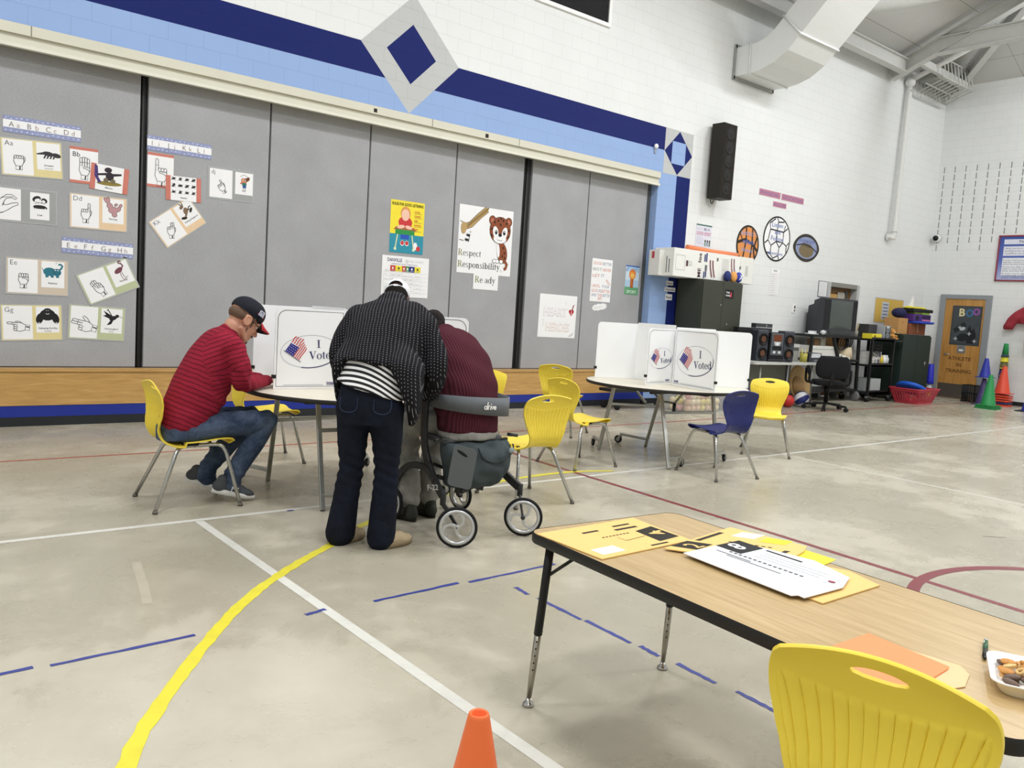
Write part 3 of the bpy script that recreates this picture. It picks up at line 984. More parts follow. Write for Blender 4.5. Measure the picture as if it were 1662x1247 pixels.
def chair(label, x, y, deg, group=GC, src=None):
    c = copy_tree(src or ch0)
    c.location = (x, y, 0)
    c.rotation_euler = (0, 0, math.radians(deg))
    c['label'] = label
    c['group'] = group
    return c
CHAIRS = [
 ('empty yellow chair on the far side of the left table, behind the man in red', 3.2, 7.55, -6),
 ('yellow chair mostly hidden behind the person in the maroon sweater', 5.28, 7.05, 190),
 ('yellow chair right of the rollator with its ribbed back to the viewer', 4.53, 5.24, 85),
 ('yellow chair in the middle of the row of three left of the right table', 6.09, 6.22, 0),
 ('yellow chair farthest back in the row of three left of the right table', 7.42, 7.95, 25),
 ('yellow chair at the right end of the right table, behind the blue chair', 9.0, 5.87, 215),
]
for c in CHAIRS: chair(*c)
chair('large yellow chair in the foreground pulled up to the wood-grain table', 1.97, 0.845, 11.9, 'yellow plastic chairs around the voting tables')
blue = make_chair(NAVY, 'navy blue plastic chair in front of the right voting table', (7.15, 5.22, 0), math.radians(81), None)

# ------------------------------------------------------------------ round voting tables
LAM = M('d9d2c0', 0.35, 0, 0.45, 0.04, 5)
def round_table(label, x, y, zt, feet, tops, casters):
    t = thing('round_table', label, 'table', (x, y, 0))
    R_ = 0.93
    mb = MB(); mb.lathe([(0.001, zt-0.03), (R_-0.006, zt-0.03), (R_-0.006, zt), (0.001, zt)], LAM, n=72, smooth=False)
    mb.build('tabletop', t)
    mb = MB(); mb.lathe([(R_-0.006, zt-0.033), (R_, zt-0.028), (R_+0.002, zt-0.015), (R_, zt-0.002), (R_-0.006, zt+0.0015)], M('2a2724', 0.5), n=72, cap=False)
    mb.build('edge_band', t)
    mb = MB()
    steel = M('2e2e30', 0.45, 0.3)
    mb.bb(-0.62, 0.62, -0.33, -0.29, zt-0.075, zt-0.03, steel); mb.bb(-0.62, 0.62, 0.29, 0.33, zt-0.075, zt-0.03, steel)
    mb.bb(-0.03, 0.03, -0.6, 0.6, zt-0.08, zt-0.035, steel); mb.bb(-0.5, 0.5, -0.03, 0.03, zt-0.07, zt-0.035, steel)
    mb.build('under_frame', t, bevel=0.004)
    mb = MB()
    mb.tube([(0.0, -0.28, zt-0.06), (0.05, -0.1, zt-0.22), (0.05, 0.1, zt-0.22), (0, 0.28, zt-0.06)], 0.014, M('9b9c9a', 0.3, 0.9), 8)
    mb.tube([(0.05, -0.1, zt-0.22), (0.05, -0.1, zt-0.32)], 0.02, steel, 8)
    mb.build('lock_bar', t)
    galv = M('a9aaa6', 0.32, 0.85)
    P = []
    for f, p, c in zip(feet, tops, casters):
        mb = MB()
        a = Vector((f[0]-x, f[1]-y, 0.004)); b = Vector((p[0]-x, p[1]-y, zt-0.05))
        mb.beam(a, b, 0.036, 0.036, galv)
        lg = mb.build('leg', t, bevel=0.005)
        P.append((a, b))
        if c:
            c = Vector((c[0]-x, c[1]-y, 0))
            d = (c-a); d.z = 0
            m0 = a.lerp(b, 0.13)
            e = Vector((c.x, c.y, m0.z+0.01))
            mb = MB(); mb.beam(m0, e, 0.03, 0.03, galv)
            mb.build('caster_arm', lg, bevel=0.003)
            mb = MB()
            ang = math.atan2(d.y, d.x)
            u = Vector((math.cos(ang), math.sin(ang), 0)); n = Vector((-u.y, u.x, 0))
            mb.lathe([(0.028, -0.0), (0.028, 0.012)], galv, (e.x, e.y, e.z-0.028), 12)
            for s in (-1, 1):
                mb.beam(Vector((e.x, e.y, e.z-0.02))+n*0.021*s, Vector((e.x, e.y, 0.05))+u*0.025+n*0.021*s, 0.004, 0.03, galv)
            cs = mb.build('caster', lg)
            mb = MB()
            w0 = Vector((e.x, e.y, 0.0505))+u*0.025
            ringp = [w0+u*0.034*math.cos(2*math.pi*i/24)+Vector((0, 0, 0.034*math.sin(2*math.pi*i/24))) for i in range(24)]
            mb.tube(ringp, 0.016, RUBBER, 8, closed=True)
            mb.tube([w0-n*0.014, w0+n*0.014], 0.026, M('8a8a88', 0.5), 14)
            wh = mb.build('wheel', lg)
    for i, j, k in ((0, 1, 0.72), (2, 3, 0.72)):
        mb = MB()
        mb.beam(P[i][0].lerp(P[i][1], k), P[j][0].lerp(P[j][1], k), 0.028, 0.028, galv)
        mb.build('cross_bar', t, bevel=0.003)
    return t
ZT = 0.84
round_table('large round cream table right of centre with an open voting screen and no voter', 7.50, 6.27, ZT,
    [(6.97, 6.77), (7.78, 6.76), (6.87, 5.62), (7.67, 5.60)], [(6.98, 6.60), (7.30, 6.16), (7.06, 5.97), (7.68, 5.74)], [(7.13, 7.02), (7.64, 7.06), (7.10, 5.66), (7.90, 5.68)])
round_table('large round cream table at left where three people are gathered', 3.43, 6.2, ZT,
    [(2.87, 6.67), (3.75, 6.72), (2.83, 5.56), (3.72, 5.55)], [(2.76, 6.27), (3.7, 6.35), (2.92, 5.89), (3.6, 5.85)], [(2.72, 6.9), (3.95, 6.9), (3.02, 5.52), (3.95, 5.6)])

# ------------------------------------------------------------------ voting screens
CORR = M('f2f4f7', 0.5, 0, 0.3, 0.015, 4)
INK = M('23265e', 0.5); RED = M('c4322f', 0.5); INKB = M('2b2a86', 0.5); GREYI = M('8b8f9c', 0.5); BLK = M('17171a', 0.5)
def voted_print(a, W, H):
    """frame line, oval with flag and the words, small maker mark; a is centred on the panel, W x H"""
    x0, y0, x1, y1 = -W/2+0.02, -H/2+0.02, W/2-0.02, H/2-0.02
    pts = [(x0, y0), (x1, y0)]+arc(x1-0.07, y1-0.07, 0.07, 0, 90, 6)+[(x0, y1)] if a.flip else [(x0, y0), (x1, y0), (x1, y1)]+arc(x0+0.07, y1-0.07, 0.07, 90, 180, 6)
    a.line(pts, 0.0045, BLK, 1, closed=True)
    k = W/0.56
    b = a.at(0.0, -0.02, 4, k, k)
    b.ring(0, 0, 0.235, 0.125, 0.0028, GREYI, 1)
    b.ring(0.004, -0.003, 0.235, 0.125, 0.007, INK, 2, -110, 10, 20)
    f = b.at(-0.208, 0.018, -36, .84, .84)
    f.line([(0, 0), (0.19, 0)], 0.007, GREYI, 3)
    f.line([(0, -0.003), (0.19, -0.003)], 0.002, BLK, 4)
    def wave(u): return 0.010*math.sin(u*9.5)
    for i in range(7):
        v0, v1 = 0.016+0.0225*i, 0.016+0.0225*i+0.012
        xs0 = 0.105 if i < 4 else 0.028
        # stripes run up from the pole
        q = []
    # canton, upright in the flag frame
    f.poly([(0.012, 0.004), (0.10, 0.004), (0.104, 0.10), (0.016, 0.092)], INKB, 3)
    for i in range(4):
        for j in range(4):
            f.ell(0.026+0.02*i+(0.008 if j % 2 else 0), 0.018+0.021*j, 0.0035, 0.0035, CORR, 4, n=6)
    for i in range(4):
        x = 0.106+0.0185*i
        f.line([(x, 0.004), (x+0.002, 0.06), (x+0.008, 0.10), (x+0.004, 0.13), (x+0.012, 0.165-0.012*i)], 0.0085, RED, 3)
    for i in range(4):
        x = 0.02+0.0235*i
        f.line([(x, 0.102), (x+0.004, 0.125), (x+0.0, 0.145), (x+0.008, 0.168+0.006*i)], 0.0095, RED, 3)
    b.serif('I', 0.055, 0.025, 0.085, INK, 3)
    b.serif('Voted', -0.012, -0.062, 0.088, INK, 3, None, 0.012, 1.02)
    sx = x0+0.015 if a.flip else x1-0.125
    a.text('intab', sx, y0+0.018, 0.034, M('3b3277', 0.5), 2, 'l', 0.075, 0.02)
    a.rect(sx, y0+0.012, sx+0.078, y0+0.015, M('3b3277', 0.5), 2)
    a.rect(x0+0.13 if a.flip else x0+0.06, y0+0.010, x1-0.03 if a.flip else sx-0.03, y0+0.0135, M('9a9dac', 0.5), 1)
def booth(label, z, panels):
    """panels: (name, (x,y) start, (x,y) end, height, end that is free: 0 none 1 start 2 end, print side +1/-1/0)"""
    x0 = sum(p[1][0] for p in panels)/len(panels); y0 = sum(p[1][1] for p in panels)/len(panels)
    t = thing('voting_screen', label, 'voting screen', (x0, y0, z), 0, 'white voting screens')
    for nm, a, b, H, free, side in panels:
        a = Vector((a[0]-x0, a[1]-y0)); b = Vector((b[0]-x0, b[1]-y0))
        d = b-a; L = d.length; u = d.normalized()
        n = Vector((-u.y, u.x))
        mb = MB()
        R_ = 0.045
        poly = [(0, 0), (L, 0)]+(arc(L-R_, H-R_, R_, 0, 90, 6) if free == 2 else [(L, H)])+(arc(R_, H-R_, R_, 90, 180, 6) if free == 1 else [(0, H)])
        th = 0.003
        U3, N3 = Vector((u.x, u.y, 0)), Vector((n.x, n.y, 0))
        A3 = Vector((a.x, a.y, 0.001))
        f = [A3+U3*p[0]+Vector((0, 0, p[1]))+N3*th for p in poly]
        k = [A3+U3*p[0]+Vector((0, 0, p[1]))-N3*th for p in poly]
        m = len(poly)
        mb.add(f+k, [tuple(range(m)), tuple(range(m, 2*m))[::-1]]+[(i, m+i, m+(i+1) % m, (i+1) % m) for i in range(m)], CORR)
        if side:
            c = A3+U3*(L/2)+Vector((0, 0, H/2))
            if side > 0:    # visible side lies along +N; right-hand axis there is -U
                art = Art(mb, c, -U3, (0, 0, 1), th)
                art.flip = (free == 1)
            else:
                art = Art(mb, c, U3, (0, 0, 1), th)
                art.flip = (free == 2)
            voted_print(art, L, H)
        pn = mb.build(nm, t)
        if free:
            e = A3+(U3*0.0 if free == 1 else U3*L)
            mb = MB(); mb.box(e+Vector((0, 0, 0.12 if free == 1 else 0.10)), (0.03, 0.022, 0.028), BLACK, math.atan2(u.y, u.x))
            mb.build('edge_clip', pn)
    return t
Z1 = ZT+0.001
class _F: pass
Art.flip = False
booth('left-hand white voting screen on the right table, opening to the left', Z1,
      [('side_panel', (7.05, 7.00), (7.54, 6.81), 0.665, 1, 0), ('back_panel', (7.54, 6.81), (7.555, 6.24), 0.68, 0, 0), ('side_panel', (7.555, 6.235), (7.03, 6.185), 0.635, 2, 1)])
booth('right-hand white voting screen on the right table, printed wing facing the viewer', Z1,
      [('side_panel', (7.485, 6.17), (7.31, 5.44), 0.640, 2, -1), ('back_panel', (7.50, 6.18), (7.93, 5.96), 0.66, 0, 0), ('side_panel', (7.93, 5.96), (8.25, 5.68), 0.645, 2, 0)])
booth('white voting screen in front of the man in the red striped shirt', Z1,
      [('side_panel', (2.78, 6.86), (3.28, 6.80), 0.655, 1, 0), ('back_panel', (3.28, 6.80), (3.305, 6.24), 0.67, 0, 0), ('side_panel', (3.305, 6.232), (2.708, 6.255), 0.65, 2, 1)])
booth('white voting screen at which the person in the maroon sweater bends', Z1,
      [('side_panel', (3.34, 6.80), (3.33, 6.22), 0.66, 1, 0), ('back_panel', (3.325, 6.215), (3.72, 5.93), 0.66, 0, -1), ('side_panel', (3.725, 5.928), (4.13, 5.62), 0.65, 2, -1)])

# ------------------------------------------------------------------ foreground table and papers
def wood_top():
    g = G('wood_grain_laminate')
    v = g.coords()
    x, y, z = g.sep(v)[:]
    gr = g.noise(g.comb(g.math('MULTIPLY', x, 22), g.math('MULTIPLY', y, 1.6), 0.0), 1.6, 6, 0.62, 0.8)
    c = g.ramp(gr, [(0.3, lin((168, 141, 95))), (0.5, lin((184, 157, 111))), (0.72, lin((197, 171, 127)))])
    fl = g.noise(g.comb(g.math('MULTIPLY', x, 46), g.math('MULTIPLY', y, 6), 0.0), 2.2, 3, 0.6)
    c = g.mix(g.math('MULTIPLY', g.gt(fl, 0.70), 0.55), c, lin((120, 86, 48)))
    g.set(c, 0.32, spec=0.45)
    return g.m
TX, TY, TA, TZ = 2.555, 2.42, math.radians(-4.5), 0.72
def make_work_table():
    t = thing('work_table', 'long wood-grain table with black edge in the right foreground', 'table', (TX, TY, 0), TA)
    w_, L = 0.415, 1.86
    out = rrect(-w_, -L, w_, 0, 0.07, 8)
    mb = MB(); mb.prism(rrect(-w_+0.006, -L+0.006, w_-0.006, -0.006, 0.066, 8), TZ-0.03, TZ, wood_top())
    mb.build('tabletop', t)
    mb = MB()
    inn = rrect(-w_+0.004, -L+0.004, w_-0.004, -0.004, 0.067, 8)
    n = len(out)
    zz = ((inn, TZ+0.001), (out, TZ-0.006), (out, TZ-0.034), (inn, TZ-0.040))
    vs = [(x, y, z) for ps, z in zz for x, y in ps]
    fs = [(k*n+i, k*n+(i+1) % n, (k+1)*n+(i+1) % n, (k+1)*n+i) for k in range(3) for i in range(n)]
    mb.add(vs, [f[::-1] for f in fs], M('232220', 0.45, bump=0.15), True)
    mb.build('edge_band', t)
    for sx in (-1, 1):
        for sy in (0, 1):
            yb = -0.10 if sy == 0 else -L+0.10
            dy = 0.05 if sy == 0 else -0.05
            a = Vector((sx*(w_-0.055), yb, TZ-0.04)); b = Vector((sx*(w_-0.035), yb+dy, 0.012))
            mb = MB(); mb.tube([a, a.lerp(b, 0.56)], 0.0175, BLACK, 12)
            mb.ell(a.lerp(b, 0.545)+Vector((0.018, 0, 0)), (0.006, 0.006, 0.006), CHROME, 8, 6)
            lg = mb.build('leg', t)
            mb = MB()
            p0 = a.lerp(b, 0.54); p1 = a.lerp(b, 0.78); p2 = a.lerp(b, 0.965)
            mb.tube([p0, p1, p2], [0.0145, 0.0145, 0.010], M('a39f94', 0.28, 0.9), 12)
            for i in range(5):
                q = a.lerp(b, 0.60+0.045*i)
                mb.ell(q+Vector((-0.0095, -0.0105, 0)), (0.0035, 0.0035, 0.0035), M('14130f', 0.8), 8, 6)
            mb.build('leg_extension', lg)
            mb = MB(); mb.lathe([(0.022, 0), (0.025, 0.004), (0.022, 0.012), (0.012, 0.02), (0.010, 0.034)], CHROME, (b.x, b.y, 0), 16)
            mb.build('foot_glide', lg)
            mb = MB(); mb.tube([a.lerp(b, 0.20), (a.x-sx*0.0, yb-(0.16 if sy == 0 else -0.16), TZ-0.045)], 0.007, BLACK, 8)
            mb.build('leg_brace', lg)
    mb = MB(); mb.bb(-w_+0.05, w_-0.05, -0.14, -0.08, TZ-0.045, TZ-0.03, BLACK); mb.bb(-w_+0.05, w_-0.05, -L+0.08, -L+0.14, TZ-0.045, TZ-0.03, BLACK)
    mb.build('apron_rail', t)
make_work_table()
KRAFT = M('e6c07a', 0.7, 0, 0.25, 0.05, 25); PAPER = M('e9eaed', 0.6, 0, 0.25, 0.02, 10)
def flat_paper(name, label, cat, pts, z, mat, th=0.002, draw=None, parts=None, group=None, axis=None):
    """sheet on a table: outline in world x,y; draw gets an Art with origin at pts[0], u to pts[1], v to pts[3]"""
    x0 = sum(p[0] for p in pts)/len(pts); y0 = sum(p[1] for p in pts)/len(pts)
    mb = MB()
    mb.prism([(p[0]-x0, p[1]-y0) for p in pts], 0, th, mat)
    if draw:
        o, e, w_ = axis or (pts[0], pts[1], pts[3])
        U = Vector((e[0]-o[0], e[1]-o[1], 0)); V = Vector((w_[0]-o[0], w_[1]-o[1], 0))
        a = Art(mb, (o[0]-x0, o[1]-y0, th), U, V)
        if a.N.z < 0: a.N = -a.N
        draw(a, U.length, V.length)
    o = mb.build(name, None, (x0, y0, z))
    return tag(o, label, cat, group)
INKK = M('2a2017', 0.6); WLAB = M('f2f2f0', 0.6)
def d4(a, w_, h):
    # origin far-right corner; drawn so that text reads from the far side of the table
    a.rect(0.02, h-0.16, 0.17, h-0.02, M('20190f', 0.6), 1)
    b = a.at(0.085, h-0.09, 0)
    b.text('4', 0.0, -0.04, 0.11, KRAFT, 3, 'c', None, 0.02)
    a.rect(0.02, h-0.30, 0.032, h-0.17, INKK, 1); a.rect(0.19, h-0.17, 0.32, h-0.155, INKK, 1)
    a.text('TO THE CLERK OF COURT', 0.21, h-0.27, 0.028, INKK, 1, 'l', 0.26)
    a.rect(0.36, h-0.17, 0.50, h-0.15, INKK, 1); a.rect(0.38, h-0.23, 0.48, h-0.215, INKK, 1); a.rect(0.36, h-0.36, 0.45, h-0.34, INKK, 1)
    a.rect(0.06, 0.03, 0.18, 0.075, WLAB, 1)
def env4():
    c = [(2.13, 2.012), (2.645, 2.02), (2.69, 2.375), (2.135, 2.375)]
    def d(a, w_, h):
        a.quads([[(0.38, 0.05), (0.51, 0.06), (0.52, 0.22), (0.40, 0.20)]], M('20190f', 0.6), 1)
        a.at(0.455, 0.14, 100).text('4', -0.035, -0.045, 0.11, KRAFT, 3, 'l', None, 0.02)
        a.rect(0.04, 0.03, 0.16, 0.10, WLAB, 1)
        a.rect(0.30, 0.02, 0.40, 0.032, INKK, 1)
        a.at(0.33, 0.24, 0).rect(0, 0, 0.13, 0.018, INKK, 1)
        a.rect(0.36, 0.285, 0.46, 0.30, INKK, 1)
        a.rect(0.17, 0.27, 0.26, 0.285, INKK, 1)
        for i in range(8): a.rect(0.2+0.02*i, 0.19, 0.212+0.02*i, 0.198, INKK, 1)
        a.line([(0.26, 0.12), (0.38, 0.13)], 0.003, INKK, 1); a.line([(0.26, 0.12), (0.26, 0.17)], 0.002, INKK, 1)
    flat_paper('envelope', 'manila envelope marked 4 lying at the far corner of the wood-grain table', 'envelope', c, TZ+0.0015, KRAFT, 0.004, d)
env4()
def env2():
    c = [(2.43, 1.98), (2.70, 1.60), (3.005, 1.70), (3.03, 1.75), (3.00, 2.065)]
    c = [(2.435, 1.985), (2.66, 1.63), (2.92, 1.69), (3.0, 1.725), (2.955, 2.06)]
    def d(a, w_, h):
        # u from the near left corner along the near edge, v inward
        a.quads([[(0.0, 0.05), (0.10, 0.05), (0.10, 0.17), (0.0, 0.17)]], M('20190f', 0.6), 1)
        a.at(0.055, 0.11, 80).text('2', -0.03, -0.04, 0.10, KRAFT, 3, 'l', None, 0.015)
        a.rect(0.015, 0.20, 0.035, 0.40, INKK, 1)
        a.rect(0.08, 0.36, 0.17, 0.46, WLAB, 1); a.rect(0.20, 0.33, 0.30, 0.42, M('f0d52f', 0.5), 1)
        a.rect(0.34, 0.12, 0.36, 0.24, INKK, 1)
        for i in range(7): a.rect(0.12+0.025*i, 0.25, 0.135+0.025*i, 0.262, INKK, 1)
        a.line([(0.13, 0.2), (0.30, 0.2)], 0.003, INKK, 1)
    flat_paper('envelope', 'manila envelope marked 2 lying under the white envelope', 'envelope', c, TZ+0.006, KRAFT, 0.004, d, axis=(c[0], c[1], c[4]))
env2()
flat_paper('sticky_sheet', 'bright yellow sheet sticking out beside the white envelope', 'paper', [(2.77, 1.67), (2.84, 1.56), (2.955, 1.575), (2.965, 1.71)], TZ+0.0016, M('efdb3a', 0.6))
flat_paper('envelope', 'plain manila envelope under the flap end of the white envelope', 'envelope', [(2.44, 1.33), (2.80, 1.325), (2.86, 1.47), (2.78, 1.66), (2.46, 1.66)], TZ+0.0015, KRAFT, 0.004)
def env8():
    c = [(2.385, 1.41), (2.41, 1.40), (2.405, 1.375), (2.625, 1.365), (2.75, 1.41), (2.825, 1.59), (2.77, 1.90), (2.44, 1.895)]
    def d(a, w_, h):
        # u = along table towards far end, v = across to the right
        a.quads([[(0.38, 0.17), (0.50, 0.17), (0.50, 0.32), (0.38, 0.32)]], M('17171a', 0.6), 1)
        a.at(0.44, 0.245, 100).text('8', -0.035, -0.045, 0.11, PAPER, 3, 'l', None, 0.02)
        b = a
        g_ = M('55585f', 0.6)
        b.rect(0.20, 0.30, 0.36, 0.315, M('17171a'), 1)
        b.rect(0.30, 0.12, 0.46, 0.128, g_, 1); b.rect(0.16, 0.105, 0.40, 0.112, g_, 1)
        for i in range(15): b.rect(0.10+0.022*i, 0.15, 0.114+0.022*i, 0.163, g_, 1)
        for i in range(3): b.rect(0.06, 0.2+0.03*i, 0.34, 0.203+0.03*i, M('a0a4ab', 0.6), 1)
        a.ell(0.015, 0.20, 0.014, 0.010, M('8e2f45', 0.5), 2)
        a.line([(0.03, 0.16), (-0.0, 0.26)], 0.002, M('a0a4ab', 0.6), 1)
    flat_paper('envelope', 'large white envelope marked 8 on top of the manila envelopes', 'envelope', c, TZ+0.0125, PAPER, 0.003, d, axis=((2.44, 1.40), (2.47, 1.90), (2.76, 1.40)))
env8()
flat_paper('folder', 'bright orange file folder lying behind the foreground chair', 'folder', [(1.985, 0.90), (2.135, 0.865), (2.265, 0.87), (2.285, 0.875), (2.32, 1.115), (2.06, 1.125)], TZ+0.0045, M('f0925f', 0.65), 0.003)
flat_paper('folder', 'peach file folder peeking out under the orange folder', 'folder', [(2.06, 0.86), (2.15, 0.845), (2.155, 0.815), (2.20, 0.80), (2.29, 0.825), (2.33, 0.865), (2.30, 1.08), (2.08, 1.09)], TZ+0.0015, M('e8bf92', 0.65), 0.002)
def make_pen():
    t = thing('pen', 'green and black ballpoint pen beside the cookie tray', 'pen', (2.50, 0.868, TZ+0.008), math.radians(20))
    mb = MB(); mb.tube([(-0.06, 0, 0), (0.0, 0, 0)], 0.0065, M('161616', 0.4), 12); mb.tube([(-0.075, 0, 0), (-0.06, 0, 0)], [0.002, 0.0062], M('161616', 0.4), 12)
    mb.build('grip', t)
    mb = MB(); mb.tube([(0.0, 0, 0), (0.075, 0, 0)], 0.0065, M('1f5a38', 0.3), 12)
    mb.build('barrel', t)
    mb = MB(); mb.tube([(0.075, 0, 0), (0.095, 0, 0)], [0.006, 0.0045], M('c9cac8', 0.25, 0.8), 12); mb.tube([(0.075, 0.004, 0.006), (0.03, 0.005, 0.010)], 0.002, M('c9cac8', 0.25, 0.8), 6)
    mb.build('clip_cap', t)
make_pen()
TXX, TYY, TR = 2.377, 0.667, math.radians(24)
def make_tray():
    t = thing('foam_tray', 'white foam tray of cookies at the right edge of the photo', 'tray', (TXX, TYY, TZ+0.001), TR)
    m = M('f3f3f2', 0.5)
    def rr(w_, h, r): return rrect(-w_, -h, w_, h, r, 6)
    mb = MB()
    lv = [(rr(0.095, 0.115, 0.03), 0.0), (rr(0.112, 0.132, 0.035), 0.030), (rr(0.120, 0.140, 0.038), 0.032), (rr(0.1195, 0.1395, 0.038), 0.036), (rr(0.112, 0.132, 0.035), 0.034), (rr(0.094, 0.114, 0.03), 0.006)]
    n = len(lv[0][0])
    vs = [(x, y, z) for p, z in lv for x, y in p]
    fs = [(k*n+i, k*n+(i+1) % n, (k+1)*n+(i+1) % n, (k+1)*n+i) for k in range(len(lv)-1) for i in range(n)]
    mb.add(vs, fs, m, True)
    mb.add([(x, y, 0) for x, y in lv[0][0]], [tuple(range(n))[::-1]], m)
    mb.add([(x, y, 0.006) for x, y in lv[-1][0]], [tuple(range(n))], m)
    mb.build('tray', t)
    cols = ['c98f4d', 'd8a868', 'b87a3c', 'e2bd80', 'd09a4e']
    names = ('round golden cracker', 'brown pretzel twist', 'broken cookie piece', 'grey-brown iced cookie')
    rnd = random.Random(3)
    ca, sa = math.cos(TR), math.sin(TR)
    for layer in range(3):
        for ix in range(5):
            for iy in range(6):
                if layer == 2 and (ix in (0, 4) or iy in (0, 5) or rnd.random() < 0.35): continue
                x = -0.074+0.037*ix+rnd.uniform(-0.007, 0.007); y = -0.092+0.037*iy+rnd.uniform(-0.007, 0.007)
                z = TZ+0.018+0.0105*layer
                k = rnd.choice((0, 1, 1, 2, 2, 3)) if not (iy > 3 and ix < 2) else 3
                R = Matrix.Rotation(rnd.uniform(-0.4, 0.4), 3, 'X') @ Matrix.Rotation(rnd.uniform(0, 3.14), 3, 'Z')
                mb = MB()
                col = M(cols[rnd.randrange(5)], 0.75, var=0.25, scale=60, bump=0.4)
                if k == 0:
                    mb.lathe([(0, -.003), (.017, -.003), (.0185, 0), (.017, .003), (0, .0035)], col, n=16)
                elif k == 1:
                    P8 = [R @ Vector((.020*math.sin(t), .013*math.sin(2*t), .004*math.cos(2*t))) for t in [2*math.pi*j/20 for j in range(20)]]
                    mb.tube(P8, 0.0048, col, 7, closed=True)
                elif k == 2:
                    q = [(.021*rnd.uniform(.7, 1.1)*math.cos(a_), .016*rnd.uniform(.7, 1.1)*math.sin(a_)) for a_ in (0, 1.1, 2.2, 3.2, 4.2, 5.3)]
                    mb.T = R.to_4x4(); mb.prism(q, -.0045, .0045, col)
                else:
                    mb.ell((0, 0, 0), (0.021, 0.012, 0.008), M('6a564a' if rnd.random() < .7 else 'd9d2c8', 0.5, var=0.2), 14, 8, R)
                o = mb.build('cookie', None, (TXX+x*ca-y*sa, TYY+x*sa+y*ca, z), bevel=.0015 if k == 2 else 0)
                tag(o, names[k]+' in the pile on the white foam tray', 'cookie', 'cookies on the foam tray, '+names[k]+'s')
make_tray()
def make_cone(name, label, x, y, z, h, r0, r1, mat, base, group=None, bm=None):
    t = thing(name, label, 'cone', (x, y, z), 0, group)
    mb = MB()
    mb.lathe([(r1, 0.012), (r1*0.97, 0.02), (r0*1.25, h-0.012), (r0*1.15, h-0.003), (r0, h), (r0*0.8, h-0.005), (r0*0.8, h-0.06)], mat, n=32)
    mb.build('cone_body', t)
    mb = MB(); mb.prism(rrect(-base, -base, base, base, base*0.25, 4), 0, 0.016, bm or mat)
    mb.build('base', t, bevel=0.005)
    return t
ORANGE = plastic('ee7440')
make_cone('traffic_cone', 'bright orange cone standing alone at the bottom edge of the photo', 1.452, 1.815, 0, 0.42, 0.026, 0.115, ORANGE, 0.17)
# ------------------------------------------------------------------ people
class Blob:
    """overlapping closed pieces merged into one continuous skin"""
    def __init__(s): s.mb = MB(); s.m = M('ffffff')
    def ell(s, c, r, R=None): s.mb.ell(c, r, s.m, 20, 14, R)
    def limb(s, pts, rad, sub=5, flat=None):
        P = smooth_path(pts, sub)
        rs = []
        for i in range(len(pts)-1):
            for k in range(sub):
                t = k/sub
                rs.append(rad[i]+(rad[i+1]-rad[i])*t)
        rs.append(rad[-1])
        s.mb.tube(P, rs, s.m, 14)
        for q, r in ((P[0], rs[0]), (P[-1], rs[-1])): s.mb.ell(q, (r, r, r), s.m, 14, 10)
    def loft(s, st, n=28, cap=0.5, pw=2.3):
        """st: list of (centre, half-side vector, half-depth vector)"""
        vs, fs = [], []
        S = [(Vector(a), Vector(b), Vector(c)) for a, b, c in st]
        # refine with catmull-rom
        def refine(k):
            return smooth_path([q[k] for q in S], 5)
        cs, us, ws = refine(0), refine(1), refine(2)
        rows = list(zip(cs, us, ws))
        for a, u, w_ in rows:
            for j in range(n):
                t = 2*math.pi*j/n
                cx, sx = math.cos(t), math.sin(t)
                e = 2/pw
                vs.append(a+u*(abs(cx)**e*(1 if cx >= 0 else -1))+w_*(abs(sx)**e*(1 if sx >= 0 else -1)))
        k = len(rows)
        for i in range(k-1):
            for j in range(n):
                fs.append((i*n+j, i*n+(j+1) % n, (i+1)*n+(j+1) % n, (i+1)*n+j))
        fs += [tuple(range(n))[::-1], tuple((k-1)*n+j for j in range(n))]
        s.mb.add(vs, fs, s.m)
    def build(s, name, mat, parent, voxel=0.01, smooth=4, wrinkle=None, attr=None, noise_amp=0.0, noise_scale=8.0):
        me = s.mb.mesh('tmp')
        o = bpy.data.objects.new('tmp', me)
        COL.objects.link(o)
        md = o.modifiers.new('r', 'REMESH'); md.mode = 'VOXEL'; md.voxel_size = voxel; md.use_smooth_shade = True
        if smooth:
            md = o.modifiers.new('s', 'SMOOTH'); md.factor = 0.5; md.iterations = smooth
        dg = bpy.context.evaluated_depsgraph_get()
        out = bpy.data.meshes.new_from_object(o.evaluated_get(dg))
        bpy.data.objects.remove(o)
        bpy.data.meshes.remove(me)
        out.materials.clear()
        out.materials.append(mat)
        if noise_amp or wrinkle:
            nrm = [v.normal.copy() for v in out.vertices]
            for v, nn in zip(out.vertices, nrm):
                d = noise_amp*noise.noise(v.co*noise_scale) if noise_amp else 0
                if wrinkle: d += wrinkle(v.co)
                v.co += nn*d
        if attr:
            at = out.attributes.new('band', 'FLOAT', 'POINT')
            at.data.foreach_set('value', [attr(v.co) for v in out.vertices])
        for p in out.polygons: p.use_smooth = True
        out.update()
        out.name = name
        ob = bpy.data.objects.new(name, out)
        COL.objects.link(ob)
        ob.parent = parent
        return ob
def frame(F, up=(0, 0, 1)):
    F = Vector(F).normalized()
    Rr = F.cross(Vector(up)).normalized()
    U = Rr.cross(F)
    return Rr, F, U
